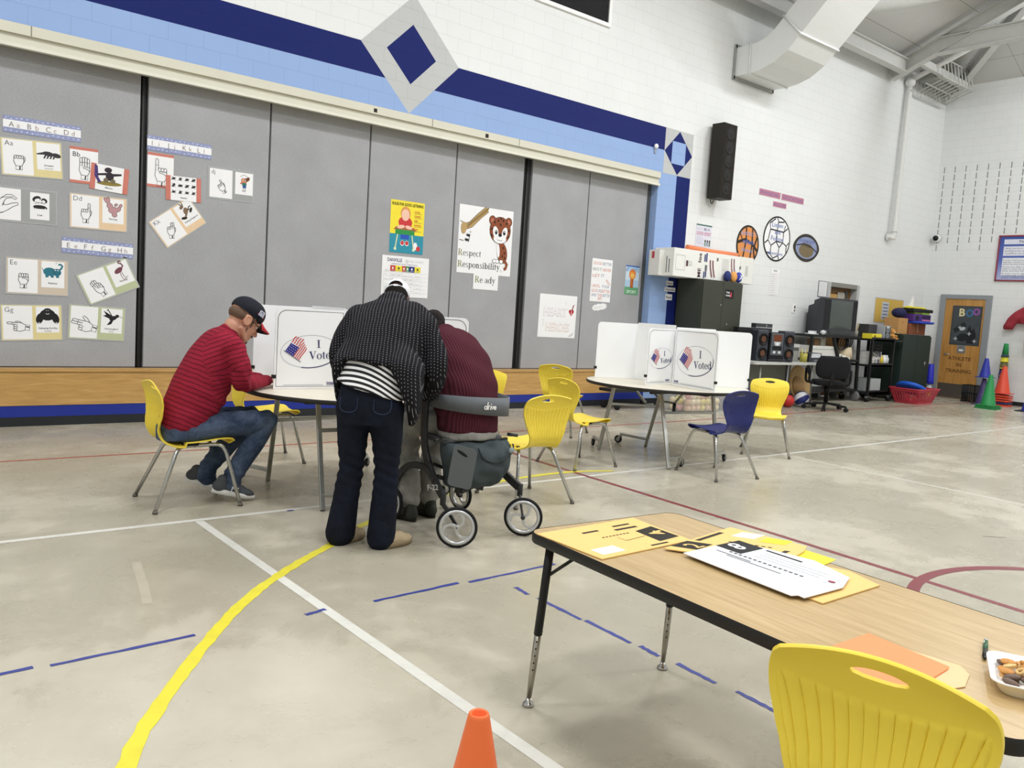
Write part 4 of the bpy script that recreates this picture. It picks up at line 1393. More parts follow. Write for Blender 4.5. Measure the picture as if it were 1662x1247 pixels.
def head_prims(b, c, F, neck, up=(0, 0, 1), s=1.0, ears=True):
    Rr, F, U = frame(F, up)
    c = Vector(c)
    R = Matrix((Rr, F, U)).transposed()
    def P(x, y, z): return c+R @ Vector((x*s, y*s, z*s))
    def E(x, y, z, a, d, e): b.ell(P(x, y, z), (a*s, d*s, e*s), R)
    E(0, -0.012, 0.042, .080, .102, .098)
    E(0, 0.03, -0.035, .064, .072, .088)
    E(0, 0.072, -0.100, .030, .027, .024)
    for sx in (-1, 1):
        b.limb([P(.058*sx, .0, -.055), P(.045*sx, .04, -.088), P(.012*sx, .075, -.104)], [.020*s, .020*s, .020*s])
        E(.036*sx, .074, -.022, .025, .022, .024)
        E(.012*sx, .108, -.036, .010, .011, .009)
        b.limb([P(.052*sx, .078, .026), P(.03*sx, .098, .031), P(.008*sx, .096, .024)], [.010*s, .011*s, .010*s])
        if ears:
            E(.082*sx, -.006, -.002, .011, .024, .034)
            ring = [P(.088*sx, -.008+.022*math.cos(t), .002+.031*math.sin(t)) for t in [2*math.pi*i/14 for i in range(15)]]
            b.limb(ring, [.0065*s]*15, 2)
    b.limb([P(0, .096, .016), P(0, .112, -.008), P(0, .124, -.030)], [.011*s, .012*s, .015*s])
    b.limb([P(-.024, .090, -.066), P(0, .102, -.063), P(.024, .090, -.066)], [.006*s, .009*s, .006*s])
    b.limb([P(-.020, .088, -.078), P(0, .098, -.080), P(.020, .088, -.078)], [.007*s, .010*s, .007*s])
    b.limb([neck, P(0, -.03, -.07)], [.064*s, .062*s])
    return P, R
def hand_prims(b, wrist, d, palm_n, s=1.0, side=1, curl=0.35):
    """wrist position, finger direction d, palm normal, thumb side"""
    d = Vector(d).normalized()
    n = Vector(palm_n); n = (n-d*n.dot(d)).normalized()
    x = d.cross(n)*side
    w_ = Vector(wrist)
    def P(a, f, c): return w_+(x*a+d*f+n*c)*s
    R = Matrix((x, d, n)).transposed()
    b.ell(P(0, .05, 0), (.043*s, .055*s, .017*s), R)
    b.limb([P(0, -.02, 0), P(0, .03, 0)], [.028*s, .026*s])
    for a, L, r in ((-.033, .066, .0085), (-.011, .082, .0095), (.012, .088, .0098), (.034, .076, .0092)):
        p = [P(a, .085, 0), P(a*1.2, .085+L*.42, .004), P(a*1.28, .085+L*.72, .004+L*curl*.45), P(a*1.25, .085+L*.86, .006+L*curl)]
        b.limb(p, [r*1.12*s, r*1.05*s, r*s, r*.86*s], 3)
    b.limb([P(.03, .015, .005), P(.062, .05, .012), P(.070, .082, .022), P(.066, .105, .03)], [.014*s, .0125*s, .0108*s, .009*s], 3)
SKIN = M('c08d75', 0.5, 0, 0.35, 0.06, 14); SKIN_DK = M('50342a', 0.5, 0, 0.35, 0.08, 14)
def seg_param(segs):
    """closest-segment coordinate along a set of bone segments: (a, b, offset)"""
    S = [(Vector(a), Vector(b), o) for a, b, o in segs]
    def f(p):
        best = None
        for a, b, o in S:
            d = b-a
            t = (p-a).dot(d)/d.length_squared
            tc = min(1, max(0, t))
            dist = (p-(a+d*tc)).length
            if best is None or dist < best[0]:
                best = (dist, o+t*d.length)
        return best[1]
    return f
def shoe(name, heel, toe, parent, upper, sole, h=0.085, w_=0.05, label=None, stripe=None, up=(0, 0, 1)):
    heel, toe = Vector(heel), Vector(toe)
    d = toe-heel; L = d.length; d.normalize()
    x = d.cross(Vector(up)).normalized(); u = x.cross(d)
    b = Blob()
    R = Matrix((x, d, u)).transposed()
    def P(a, f, c): return heel+x*a+d*f+u*c
    b.ell(P(0, .06, .055), (w_*.82, .065, .055), R)
    b.ell(P(0, L*.5, .05), (w_*.9, L*.3, .048), R)
    b.ell(P(0, L*.72, .038), (w_, L*.25, .036), R)
    b.limb([P(0, .065, .06), P(0, .06, h+.02)], [.045, .042])
    o = b.build('shoe', upper, parent, 0.008, 3)
    if label: o['label'] = label
    mb = MB()
    out = []
    for i in range(28):
        t = 2*math.pi*i/28
        f = L/2-math.cos(t)*L/2
        wd = w_*(0.80+0.28*min(1, f/(L*.7)))*(1.0 if f < L*.8 else 0.96)
        out.append((math.sin(t)*wd, f))
    vs = [P(a, f, 0.0+max(0, (f-L*.8))*.15) for a, f in out]+[P(a*1.04, f, 0.024+max(0, (f-L*.8))*.15) for a, f in out]+[P(a*0.97, f, 0.042-0.012*f/L) for a, f in out]
    n = 28
    fs = [(k*n+i, k*n+(i+1) % n, (k+1)*n+(i+1) % n, (k+1)*n+i) for k in range(2) for i in range(n)]
    fs += [tuple(range(n))[::-1], tuple(range(2*n, 3*n))]
    mb.add(vs, fs, sole, True)
    mb.build('sole', o)
    if stripe:
        mb = MB()
        a = Art(mb, P(w_*1.0, L*.46, 0.052), d, (u-x*0.35), 0.003)
        if a.N.dot(x) < 0:
            a = Art(mb, P(w_*1.0, L*.46, 0.052), -d, (u-x*0.35), 0.003)
        for q in ([(-.026, -.018), (-.018, .022)], [(-.018, .022), (.014, -.018)], [(.014, -.018), (.024, .022)]):
            a.line(q, 0.009, stripe, 1)
        mb.build('side_letter', o)
    return o

def stripe_cloth(name, base, dark, period, width, noise_amt=0.12):
    g = G(name)
    at = g.n('ShaderNodeAttribute'); at.attribute_name = 'band'
    v = g.coords()
    wob = g.math('MULTIPLY', g.noise(v, 5, 3), 0.03)
    ph = g.math('FRACT', g.math('DIVIDE', g.math('ADD', at.outputs['Fac'], wob), period))
    m = g.lt(ph, width)
    n = g.noise(v, 45, 4, 0.7)
    c0 = g.mix(n, tuple(x*(1-noise_amt) for x in lin(base)), tuple(x*(1+noise_amt) for x in lin(base)))
    g.set(g.mix(m, c0, lin(dark)), 0.9, spec=0.15)
    g.bump(g.math('ADD', g.math('MULTIPLY', g.noise(v, 9, 4), 0.8), g.math('MULTIPLY', g.noise(v, 220, 2), 0.12)), 0.55, 0.02)
    return g.m
def denim(name, base, hi, rough=0.85):
    g = G(name)
    v = g.coords()
    n = g.noise(v, 6, 6, 0.7, 0.4)
    fine = g.noise(v, 160, 2)
    c = g.ramp(g.math('ADD', g.math('MULTIPLY', n, 0.75), g.math('MULTIPLY', fine, 0.25)), [(0.38, lin(base)), (0.68, lin(hi))])
    g.set(c, rough, spec=0.2)
    g.bump(g.math('ADD', g.noise(v, 13, 5, 0.6, 1.2), g.math('MULTIPLY', fine, 0.1)), 0.5, 0.018)
    return g.m

def make_man():
    t = thing('person', 'seated man in a red striped shirt, blue jeans and dark cap, bent over his ballot', 'person', (2.06, 6.22, 0))
    O = Vector((2.06, 6.22, 0))
    L = lambda x, y, z: (x-O.x, y-O.y, z)
    def torso(k=1.0, e=0.0):
        st = []
        for x, z, a, w_, tl in ((1.985, .57, .15, .19, 0.0), (2.02, .66, .172, .20, .15), (2.09, .79, .188, .208, .3), (2.155, .94, .188, .21, .38), (2.215, 1.08, .165, .215, .45), (2.275, 1.20, .132, .205, .55), (2.312, 1.262, .09, .14, .65), (2.345, 1.31, .066, .082, .7)):
            n = Vector((math.cos(tl), 0, -math.sin(tl)))
            st.append((L(x, 6.22, z), (0, w_*k+e, 0), n*(a*k+e)))
        return st
    R_arm = [L(2.285, 6.02, 1.18), L(2.325, 5.965, 1.04), L(2.345, 5.99, .925), L(2.50, 6.15, .91), L(2.73, 6.40, .897)]
    L_arm = [L(2.31, 6.42, 1.18), L(2.38, 6.50, 1.03), L(2.45, 6.58, .93), L(2.57, 6.58, .91), L(2.72, 6.54, .897)]
    hip = (L(2.02, 6.12, .565), L(2.02, 6.32, .565))
    knee = (L(2.60, 6.10, .615), L(2.58, 6.38, .61))
    ank = (L(2.345, 6.13, .165), L(2.25, 6.40, .19))
    # body
    b = Blob()
    b.loft(torso(0.80)[:-1])
    for a in (R_arm, L_arm): b.limb(a, [.045, .046, .042, .04, .029])
    for h, k, n in zip(hip, knee, ank):
        b.limb([h, Vector(h).lerp(Vector(k), .5), k], [.085, .075, .058]); b.limb([k, Vector(k).lerp(Vector(n), .4), n, Vector(n)+Vector((.03, 0, -.06))], [.056, .056, .038, .036])
        b.ell(Vector(n)+Vector((.04, 0, -.10)), (.09, .034, .03))
    hd = L(2.43, 6.215, 1.375)
    P, R = head_prims(b, hd, (.83, 0.03, -.56), L(2.315, 6.22, 1.22), s=1.17)
    hand_prims(b, R_arm[-1], (.9, .4, -.05), (0, 0, -1), 1.05, -1, 0.25)
    hand_prims(b, L_arm[-1], (.9, -.35, -.05), (0, 0, -1), 1.05, 1, 0.2)
    b.build('body', SKIN, t, 0.0075, 2)
    # shirt
    b = Blob()
    ts = torso(1.0, 0.008)
    b.loft(ts[:-1])
    b.limb([L(2.30, 6.22, 1.23), L(2.325, 6.22, 1.272)], [.11, .088])
    for a in (R_arm, L_arm): b.limb(a[:4]+[Vector(a[3]).lerp(Vector(a[4]), .9)], [.088, .080, .068, .060, .047])
    b.ell(L(2.285, 6.05, 1.17), (.10, .10, .10)); b.ell(L(2.30, 6.40, 1.17), (.10, .10, .10))
    sp = seg_param([(L(1.98, 6.22, .5), L(2.33, 6.22, 1.30), 0), (R_arm[0], R_arm[1], 2), (R_arm[1], R_arm[2], 2+.153), (R_arm[2], R_arm[4], 2+.27), (L_arm[0], L_arm[2], 3), (L_arm[2], L_arm[4], 3.3)])
    def wr(p):
        e = math.exp(-((p-Vector(R_arm[2])).length/.14)**2)
        e2 = math.exp(-((p-Vector(L(2.2, 6.1, .75))).length/.2)**2)
        e3 = math.exp(-((p-Vector(R_arm[0])).length/.16)**2)
        return 0.007*e*math.sin(p.x*70+p.z*40)+0.006*e2*math.sin(p.z*60+p.x*30)+0.005*e3*math.sin(p.z*55-p.x*45)
    b.build('shirt', stripe_cloth('red_striped_knit', '8e2135', '4c131f', 0.034, 0.17), t, 0.011, 4, wr, sp, 0.006, 6)
    # jeans
    b = Blob()
    b.loft([(L(1.955, 6.22, .50), (0, .185, 0), (.13, 0, .02)), (L(1.985, 6.22, .58), (0, .195, 0), (.16, 0, -.02)), (L(2.01, 6.22, .66), (0, .19, 0), (.15, 0, -.05))])
    for h, k, n in zip(hip, knee, ank):
        b.limb([h, Vector(h).lerp(Vector(k), .5)+Vector((0, 0, .005)), k], [.108, .102, .083])
        b.limb([k, Vector(k).lerp(Vector(n), .35), Vector(n)+Vector((-.005, 0, 0)), Vector(n)+Vector((.005, 0, -.05))], [.082, .083, .070, .072])
    def wj(p):
        s_ = 0
        for k in knee:
            e = math.exp(-((p-Vector(k)).length/.2)**2); s_ += 0.005*e*math.sin(p.x*55-p.z*50)
        for n in ank:
            e = math.exp(-((p-Vector(n)).length/.12)**2); s_ += 0.006*e*math.sin(p.z*110+p.x*30)
        e = math.exp(-((p-Vector(hip[0])).length/.16)**2); s_ += 0.005*e*math.sin(p.x*60+p.z*30)
        return s_
    b.build('jeans', denim('blue_denim', '2a3850', '5c6a82'), t, 0.011, 3, wj, None, 0.005, 7)
    # belt and bit of undershirt at the back
    b = Blob()
    b.limb([L(1.885, 6.08, .615), L(1.85, 6.22, .61), L(1.885, 6.36, .615)], [.016, .018, .016])
    b.build('belt', M('2a221c', 0.6), t, 0.007, 1)
    # hair below the cap and goatee
    b = Blob()
    hp = lambda x, y, z: P(x, y, z)
    b.ell(hp(0, -.036, .022), (.0812*1.17, .0815*1.17, .056*1.17), R)
    for sx in (-1, 1): b.limb([hp(.078*sx, .03, .045), hp(.078*sx, .032, .01), hp(.072*sx, .038, -.02)], [.008, .009, .006])
    b.build('hair', M('6a5547', 0.9, var=0.25, scale=60, bump=0.4), t, 0.005, 2)
    b = Blob()
    b.limb([hp(-.03, .098, -.056), hp(0, .112, -.052), hp(.03, .098, -.056)], [.006, .008, .006])
    b.ell(hp(0, .090, -.106), (.028, .019, .022), R)
    for sx in (-1, 1): b.limb([hp(.068*sx, .028, -.03), hp(.060*sx, .035, -.07), hp(.035*sx, .075, -.10)], [.004, .006, .007])
    b.build('goatee', M('57433a', 0.9, var=0.2, scale=60, bump=0.4), t, 0.005, 2)
    mb = MB()
    for sx in (-1, 1):
        mb.ell(hp(.034*sx, .086, .010), (.0115, .0115, .0115), M('e8e4df', 0.3), 12, 8)
        mb.ell(hp(.034*sx, .0945, .0095), (.005, .005, .005), M('2c1a12', 0.3), 10, 6)
        o = mb.build('eye', t); mb = MB()
    # glasses
    mb = MB()
    gm = M('1c1a1c', 0.35)
    for sx in (-1, 1):
        ring = [hp((.034+.024*math.cos(q))*sx, .116-.004*abs(math.cos(q)), .006+.017*math.sin(q)) for q in [2*math.pi*i/18 for i in range(18)]]
        mb.tube(ring, 0.0024, gm, 6, closed=True)
        mb.tube([hp(.058*sx, .112, .010), hp(.084*sx, .09, .012), hp(.090*sx, .0, .018)], 0.0026, gm, 6)
    mb.tube([hp(-.010, .116, .010), hp(.010, .116, .010)], 0.0024, gm, 6)
    gl = mb.build('glasses', t)
    # cap
    s = 1.17
    b = Blob()
    b.ell(hp(0, -.008, .070), (.094*s, .118*s, .090*s), R)
    b.ell(hp(0, .02, .075), (.090*s, .092*s, .085*s), R)
    cm = M('191c26', 0.85, var=0.12, scale=30, bump=0.2)
    # cut flat below the band plane
    cap = b.build('cap', cm, t, 0.007, 2)
    Ri = R.inverted()
    c0 = Vector(hp(0, 0, 0))
    import bmesh
    bm = bmesh.new(); bm.from_mesh(cap.data)
    pl = c0+R @ Vector((0, 0, .048))
    geo = bm.verts[:]+bm.edges[:]+bm.faces[:]
    bmesh.ops.bisect_plane(bm, geom=geo, plane_co=pl, plane_no=R @ Vector((0, 0.08, 1)), clear_inner=True)
    bm.to_mesh(cap.data); bm.free()
    md = cap.modifiers.new('cloth', 'SOLIDIFY'); md.thickness = 0.004
    mb = MB()
    n = 18
    up_, dn = [], []
    for i in range(n+1):
        a = math.radians(-78+156*i/n)
        for r, lst in ((0.0, up_), (1.0, up_)):
            x = .082*s*math.sin(a)*(1+.06*r)
            y = (.072+.035*math.cos(a))*s+(.088*math.cos(a)**0.8)*r*s if math.cos(a) > 0 else .072*s
            z = .052-.012*r-.020*(x/.08)**2*r*0.9-0.006*r
            up_.append(hp(x/s, y/s, z/s))
    fs = [(2*i, 2*i+1, 2*i+3, 2*i+2) for i in range(n)]
    mb.add(up_, fs, M('b02a35', 0.7), True)
    o = mb.build('brim', cap)
    md = o.modifiers.new('t', 'SOLIDIFY'); md.thickness = 0.006
    mb = MB()
    mb.add([Vector(p)+R @ Vector((0, -.004, -.0075)) for p in up_], fs, M('15161a', 0.8), True)
    mb.build('brim_underside', cap)
    # badge on the side of the cap
    mb = MB()
    a = Art(mb, hp(.0975, .040, .088), R @ Vector((0, 1, 0)), R @ Vector((-0.25, 0, 1)), 0.0)
    wv, rd = M('c9ccd6', 0.7), M('a83a4a', 0.7)
    a.rect(-.020, -.024, .020, .026, M('3a4260', 0.8), 1)
    for q in ([(-.018, .022), (.018, .022)], [(-.018, -.022), (-.018, .022)], [(.018, -.022), (.018, .022)], [(-.012, .012), (.0, .002), (.012, .012)], [(-.012, -.006), (.012, -.006)], [(-.010, -.016), (.010, -.016)]): a.line(q, .006, wv, 2)
    a.line([(-.030, -.016), (-.020, -.010)], .006, rd, 2); a.line([(.020, -.020), (.030, -.016)], .006, rd, 2)
    mb.build('badge', cap)
    # shoes
    up = M('4a4d52', 0.75, var=0.1, scale=40, bump=0.3); so = M('e3e3e1', 0.6)
    shoe('shoe', L(2.19, 6.12, .085), L(2.515, 6.09, .004), t, up, so, stripe=M('d8d9da', 0.5), label='right grey running shoe with white sole')
    shoe('shoe', L(2.09, 6.43, .12), L(2.39, 6.39, .012), t, up, so, label='left grey running shoe, heel lifted')
    for n in ank:
        b = Blob(); b.limb([Vector(n)+Vector((-.012, 0, .01)), Vector(n)+Vector((-.035, 0, -.045))], [.048, .046])
        b.build('sock', M('8f9296', 0.9), t, 0.008, 1)
make_man()

def make_standing():
    RZ = math.radians(-42)
    t = thing('person', 'standing person in a dotted black cardigan and navy jeans leaning forward, back to the viewer', 'person', (2.68, 4.68, 0), RZ)
    def torso(e=0.0):
        return [((.005, .0, .90), (.205+e, 0, 0), (0, .125+e, 0.0)), ((.005, .02, 1.0), (.205+e, 0, 0), (0, .135+e, -.02)), ((.015, .08, 1.13), (.215+e, 0, 0), (0, .145+e, -.05)), ((.04, .16, 1.28), (.225+e, 0, 0), (0, .15+e, -.07)),
                ((.065, .25, 1.42), (.232+e, 0, 0), (0, .135+e, -.08)), ((.08, .32, 1.52), (.205+e, 0, 0), (0, .10+e, -.07)), ((.08, .37, 1.57), (.12+e, 0, 0), (0, .07+e, -.05))]
    LA = [(-.145, .27, 1.46), (-.235, .25, 1.32), (-.262, .24, 1.17), (-.22, .42, 1.03), (-.15, .66, .95)]
    RA = [(.29, .25, 1.43), (.365, .23, 1.29), (.385, .22, 1.14), (.335, .40, .99), (.22, .62, .93)]
    hip = ((-.10, 0, .90), (.115, 0, .90)); kn = ((-.105, .03, .50), (.13, .03, .50)); an = ((-.15, .0, .10), (.125, -.02, .10))
    b = Blob()
    b.loft([(Vector(c), Vector(u)*.85, Vector(w_)*.85) for c, u, w_ in torso()])
    for a in (LA, RA): b.limb(a, [.055, .05, .043, .04, .029])
    for h, k, n in zip(hip, kn, an):
        b.limb([h, k, n], [.09, .06, .042]); b.ell((n[0]+.02, n[1]+.06, .045), (.045, .12, .04))
    P, R = head_prims(b, (.045, .50, 1.595), (-.05, .72, -.62), (.08, .36, 1.54), s=1.0)
    hand_prims(b, LA[-1], (.3, .95, -.1), (0, 0, -1), 1.0, 1, .3)
    hand_prims(b, RA[-1], (-.3, .95, -.1), (0, 0, -1), 1.0, -1, .3)
    b.build('body', SKIN_DK, t, 0.0085, 2)
    # striped top showing below the cardigan
    g = G('black_white_stripes')
    v = g.coords(); x, y, z = g.sep(v)[:]
    zz = g.math('ADD', z, g.math('ADD', g.math('MULTIPLY', x, 0.28), g.math('MULTIPLY', g.math('MULTIPLY', x, x), 1.35)))
    g.set(g.mix(g.lt(g.math('FRACT', g.math('DIVIDE', zz, 0.033)), 0.5), lin('e9e9ea'), lin('1a1b1f')), 0.9)
    g.bump(g.noise(v, 14, 3), 0.3, 0.01)
    b = Blob()
    tt = torso(0.012)
    b.loft([((.005, .0, 1.015), (.222, 0, -.055), (0, .150, 0))]+[(tt[2][0], (.225, 0, 0), (0, .16, -.05))]+tt[3:5])
    b.build('striped_top', g.m, t, 0.011, 3, None, None, 0.006, 9)
    # cardigan
    g = G('dotted_black_knit')
    v = g.coords(); x, y, z = g.sep(v)[:]
    wob = g.math('MULTIPLY', g.noise(v, 3.0, 2), 0.05)
    fx = g.math('FRACT', g.math('DIVIDE', g.math('ADD', x, g.math('ADD', wob, g.math('MULTIPLY', z, 0.05))), 0.021))
    fz = g.math('FRACT', g.math('DIVIDE', g.math('ADD', z, y), 0.021))
    dot = g.both(g.lt(g.math('ABSOLUTE', g.math('SUBTRACT', fx, 0.5)), 0.11), g.lt(g.math('ABSOLUTE', g.math('SUBTRACT', fz, 0.5)), 0.15))
    base = g.mix(g.noise(v, 60, 3), lin('141417'), lin('26262a'))
    g.set(g.mix(dot, base, lin('8e8e95')), 0.95, spec=0.1)
    g.bump(g.math('ADD', g.noise(v, 8, 4), g.math('MULTIPLY', g.noise(v, 150, 2), 0.15)), 0.6, 0.02)
    b = Blob()
    tt = torso(0.035)
    low = ((.02, .06, 1.155), (.255, 0, -.03), (0, .17, -.05))
    b.loft([low]+tt[3:])
    for a in (LA, RA): b.limb(a[:4]+[Vector(a[3]).lerp(Vector(a[4]), .85)], [.095, .088, .078, .066, .05])
    b.ell((-.13, .26, 1.45), (.12, .11, .11)); b.ell((.27, .25, 1.43), (.12, .11, .11))
    # side panels that hang down in front of the hips
    b.loft([((-.16, .1, 1.32), (.04, 0, 0), (0, .09, 0)), ((-.205, .07, 1.19), (.05, 0, 0), (0, .15, 0)), ((-.225, .11, 1.05), (.034, 0, 0), (0, .13, 0)), ((-.222, .14, .93), (.026, 0, 0), (0, .10, 0)), ((-.205, .16, .84), (.016, 0, 0), (0, .05, 0))])
    b.loft([((.17, .08, 1.34), (.05, 0, 0), (0, .09, 0)), ((.215, .03, 1.21), (.11, 0, 0), (0, .16, 0)), ((.252, .03, 1.09), (.088, 0, 0), (0, .17, 0)), ((.275, .05, .97), (.055, 0, 0), (0, .15, 0)), ((.275, .09, .87), (.035, 0, 0), (0, .11, 0)), ((.262, .12, .79), (.022, 0, 0), (0, .06, 0))])
    b.limb([(.05, .34, 1.545), (.08, .38, 1.575)], [.12, .085])
    def wr(p):
        e = math.exp(-((p-Vector((.2, .2, 1.15))).length/.25)**2)
        return 0.006*e*math.sin(p.x*40+p.z*22)+0.004*math.sin(p.x*26+noise.noise(p*4)*4)
    b.build('cardigan', g.m, t, 0.012, 5, wr, None, 0.012, 5)
    # jeans
    b = Blob()
    b.loft([((.005, -.005, .80), (.20, 0, 0), (0, .13, 0)), ((.005, .0, .90), (.212, 0, 0), (0, .142, 0)), ((.005, .015, .99), (.205, 0, 0), (0, .138, 0)), ((.005, .025, 1.06), (.195, 0, 0), (0, .13, 0))])
    for h, k, n, s_ in zip(hip, kn, an, (-1, 1)):
        b.limb([h, Vector(h).lerp(Vector(k), .5), k, Vector(k).lerp(Vector(n), .55), (n[0], n[1], .065)], [.118, .100, .080, .086, .098])
        b.limb([(n[0], n[1]-.02, .12), (n[0], n[1]-.03, .055)], [.085, .082])
    def wj(p):
        q = 0
        for k in kn:
            e = math.exp(-((p-Vector(k)).length/.16)**2); q += 0.005*e*math.sin(p.z*90+p.x*40)
        e = math.exp(-((p-Vector((0, 0, .85))).length/.14)**2)
        return q+0.006*e*math.sin(p.z*50+abs(p.x)*70)
    jn = b.build('jeans', denim('navy_denim', '0a0e18', '131a2a'), t, 0.011, 3, wj, None, 0.005, 6)
    pk = M('2a3550', 0.8)
    for sx, x0 in ((-1, -.10), (1, .115)):
        mb = MB()
        mb.tube(smooth_path([(x0-.055, -.128, .975), (x0-.05, -.150, .905), (x0, -.152, .885), (x0+.05, -.150, .905), (x0+.055, -.128, .975)]), 0.0025, pk, 5)
        mb.build('pocket_seam', jn)
    # cap worn backwards with strap opening over the nape
    white = M('e4e6ea', 0.75)
    b = Blob()
    b.ell(P(0, -.006, .068), (.094, .118, .092), R)
    cap = b.build('cap', white, t, 0.007, 2)
    import bmesh
    bm = bmesh.new(); bm.from_mesh(cap.data)
    bmesh.ops.bisect_plane(bm, geom=bm.verts[:]+bm.edges[:]+bm.faces[:], plane_co=P(0, 0, .035), plane_no=R @ Vector((0, 0.05, 1)), clear_inner=True)
    # crescent opening at the back
    kill = [f for f in bm.faces if ((Ri_ := (R.inverted() @ (f.calc_center_median()-Vector(P(0, 0, 0))))).y < -.06 and (Ri_.x/.05)**2+((Ri_.z-.058)/.034)**2 < 1 and Ri_.z > .052)]
    bmesh.ops.delete(bm, geom=kill, context='FACES')
    bm.to_mesh(cap.data); bm.free()
    md = cap.modifiers.new('cloth', 'SOLIDIFY'); md.thickness = 0.004
    mb = MB()
    n = 16; pts = []
    for i in range(n+1):
        a = math.radians(-75+150*i/n)
        for r in (0, 1):
            x_ = .082*math.sin(a)*(1+.05*r)
            pts.append(P(x_, .075+.035*math.cos(a)+.075*math.cos(a)*r, .045-.012*r-.02*(x_/.08)**2*r))
    mb.add(pts, [(2*i, 2*i+1, 2*i+3, 2*i+2) for i in range(n)], white, True)
    o = mb.build('brim', cap); md = o.modifiers.new('t', 'SOLIDIFY'); md.thickness = 0.005
    mb = MB(); mb.box(P(0, -.117, .046), (.03, .008, .014), M('b9bcc2', 0.4, 0.5), R=R)
    mb.build('strap_buckle', cap)
    b = Blob()
    b.ell(P(0, -.03, .035), (.084, .092, .075), R); b.ell(P(0, -.06, -.01), (.066, .055, .05), R)
    b.build('hair', M('17120f', 0.95, var=0.2, scale=70, bump=0.5), t, 0.008, 2)
    tan = M('b3a184', 0.8, bump=0.2); tan2 = M('8a7a60', 0.8)
    shoe('shoe', (-.155, -.085, .002), (-.03, .18, .002), t, tan, tan2, 0.06, 0.046)
    shoe('shoe', (.125, -.10, .002), (.30, .13, .002), t, tan, tan2, 0.06, 0.046, label='tan slip-on shoe with toe showing')
make_standing()

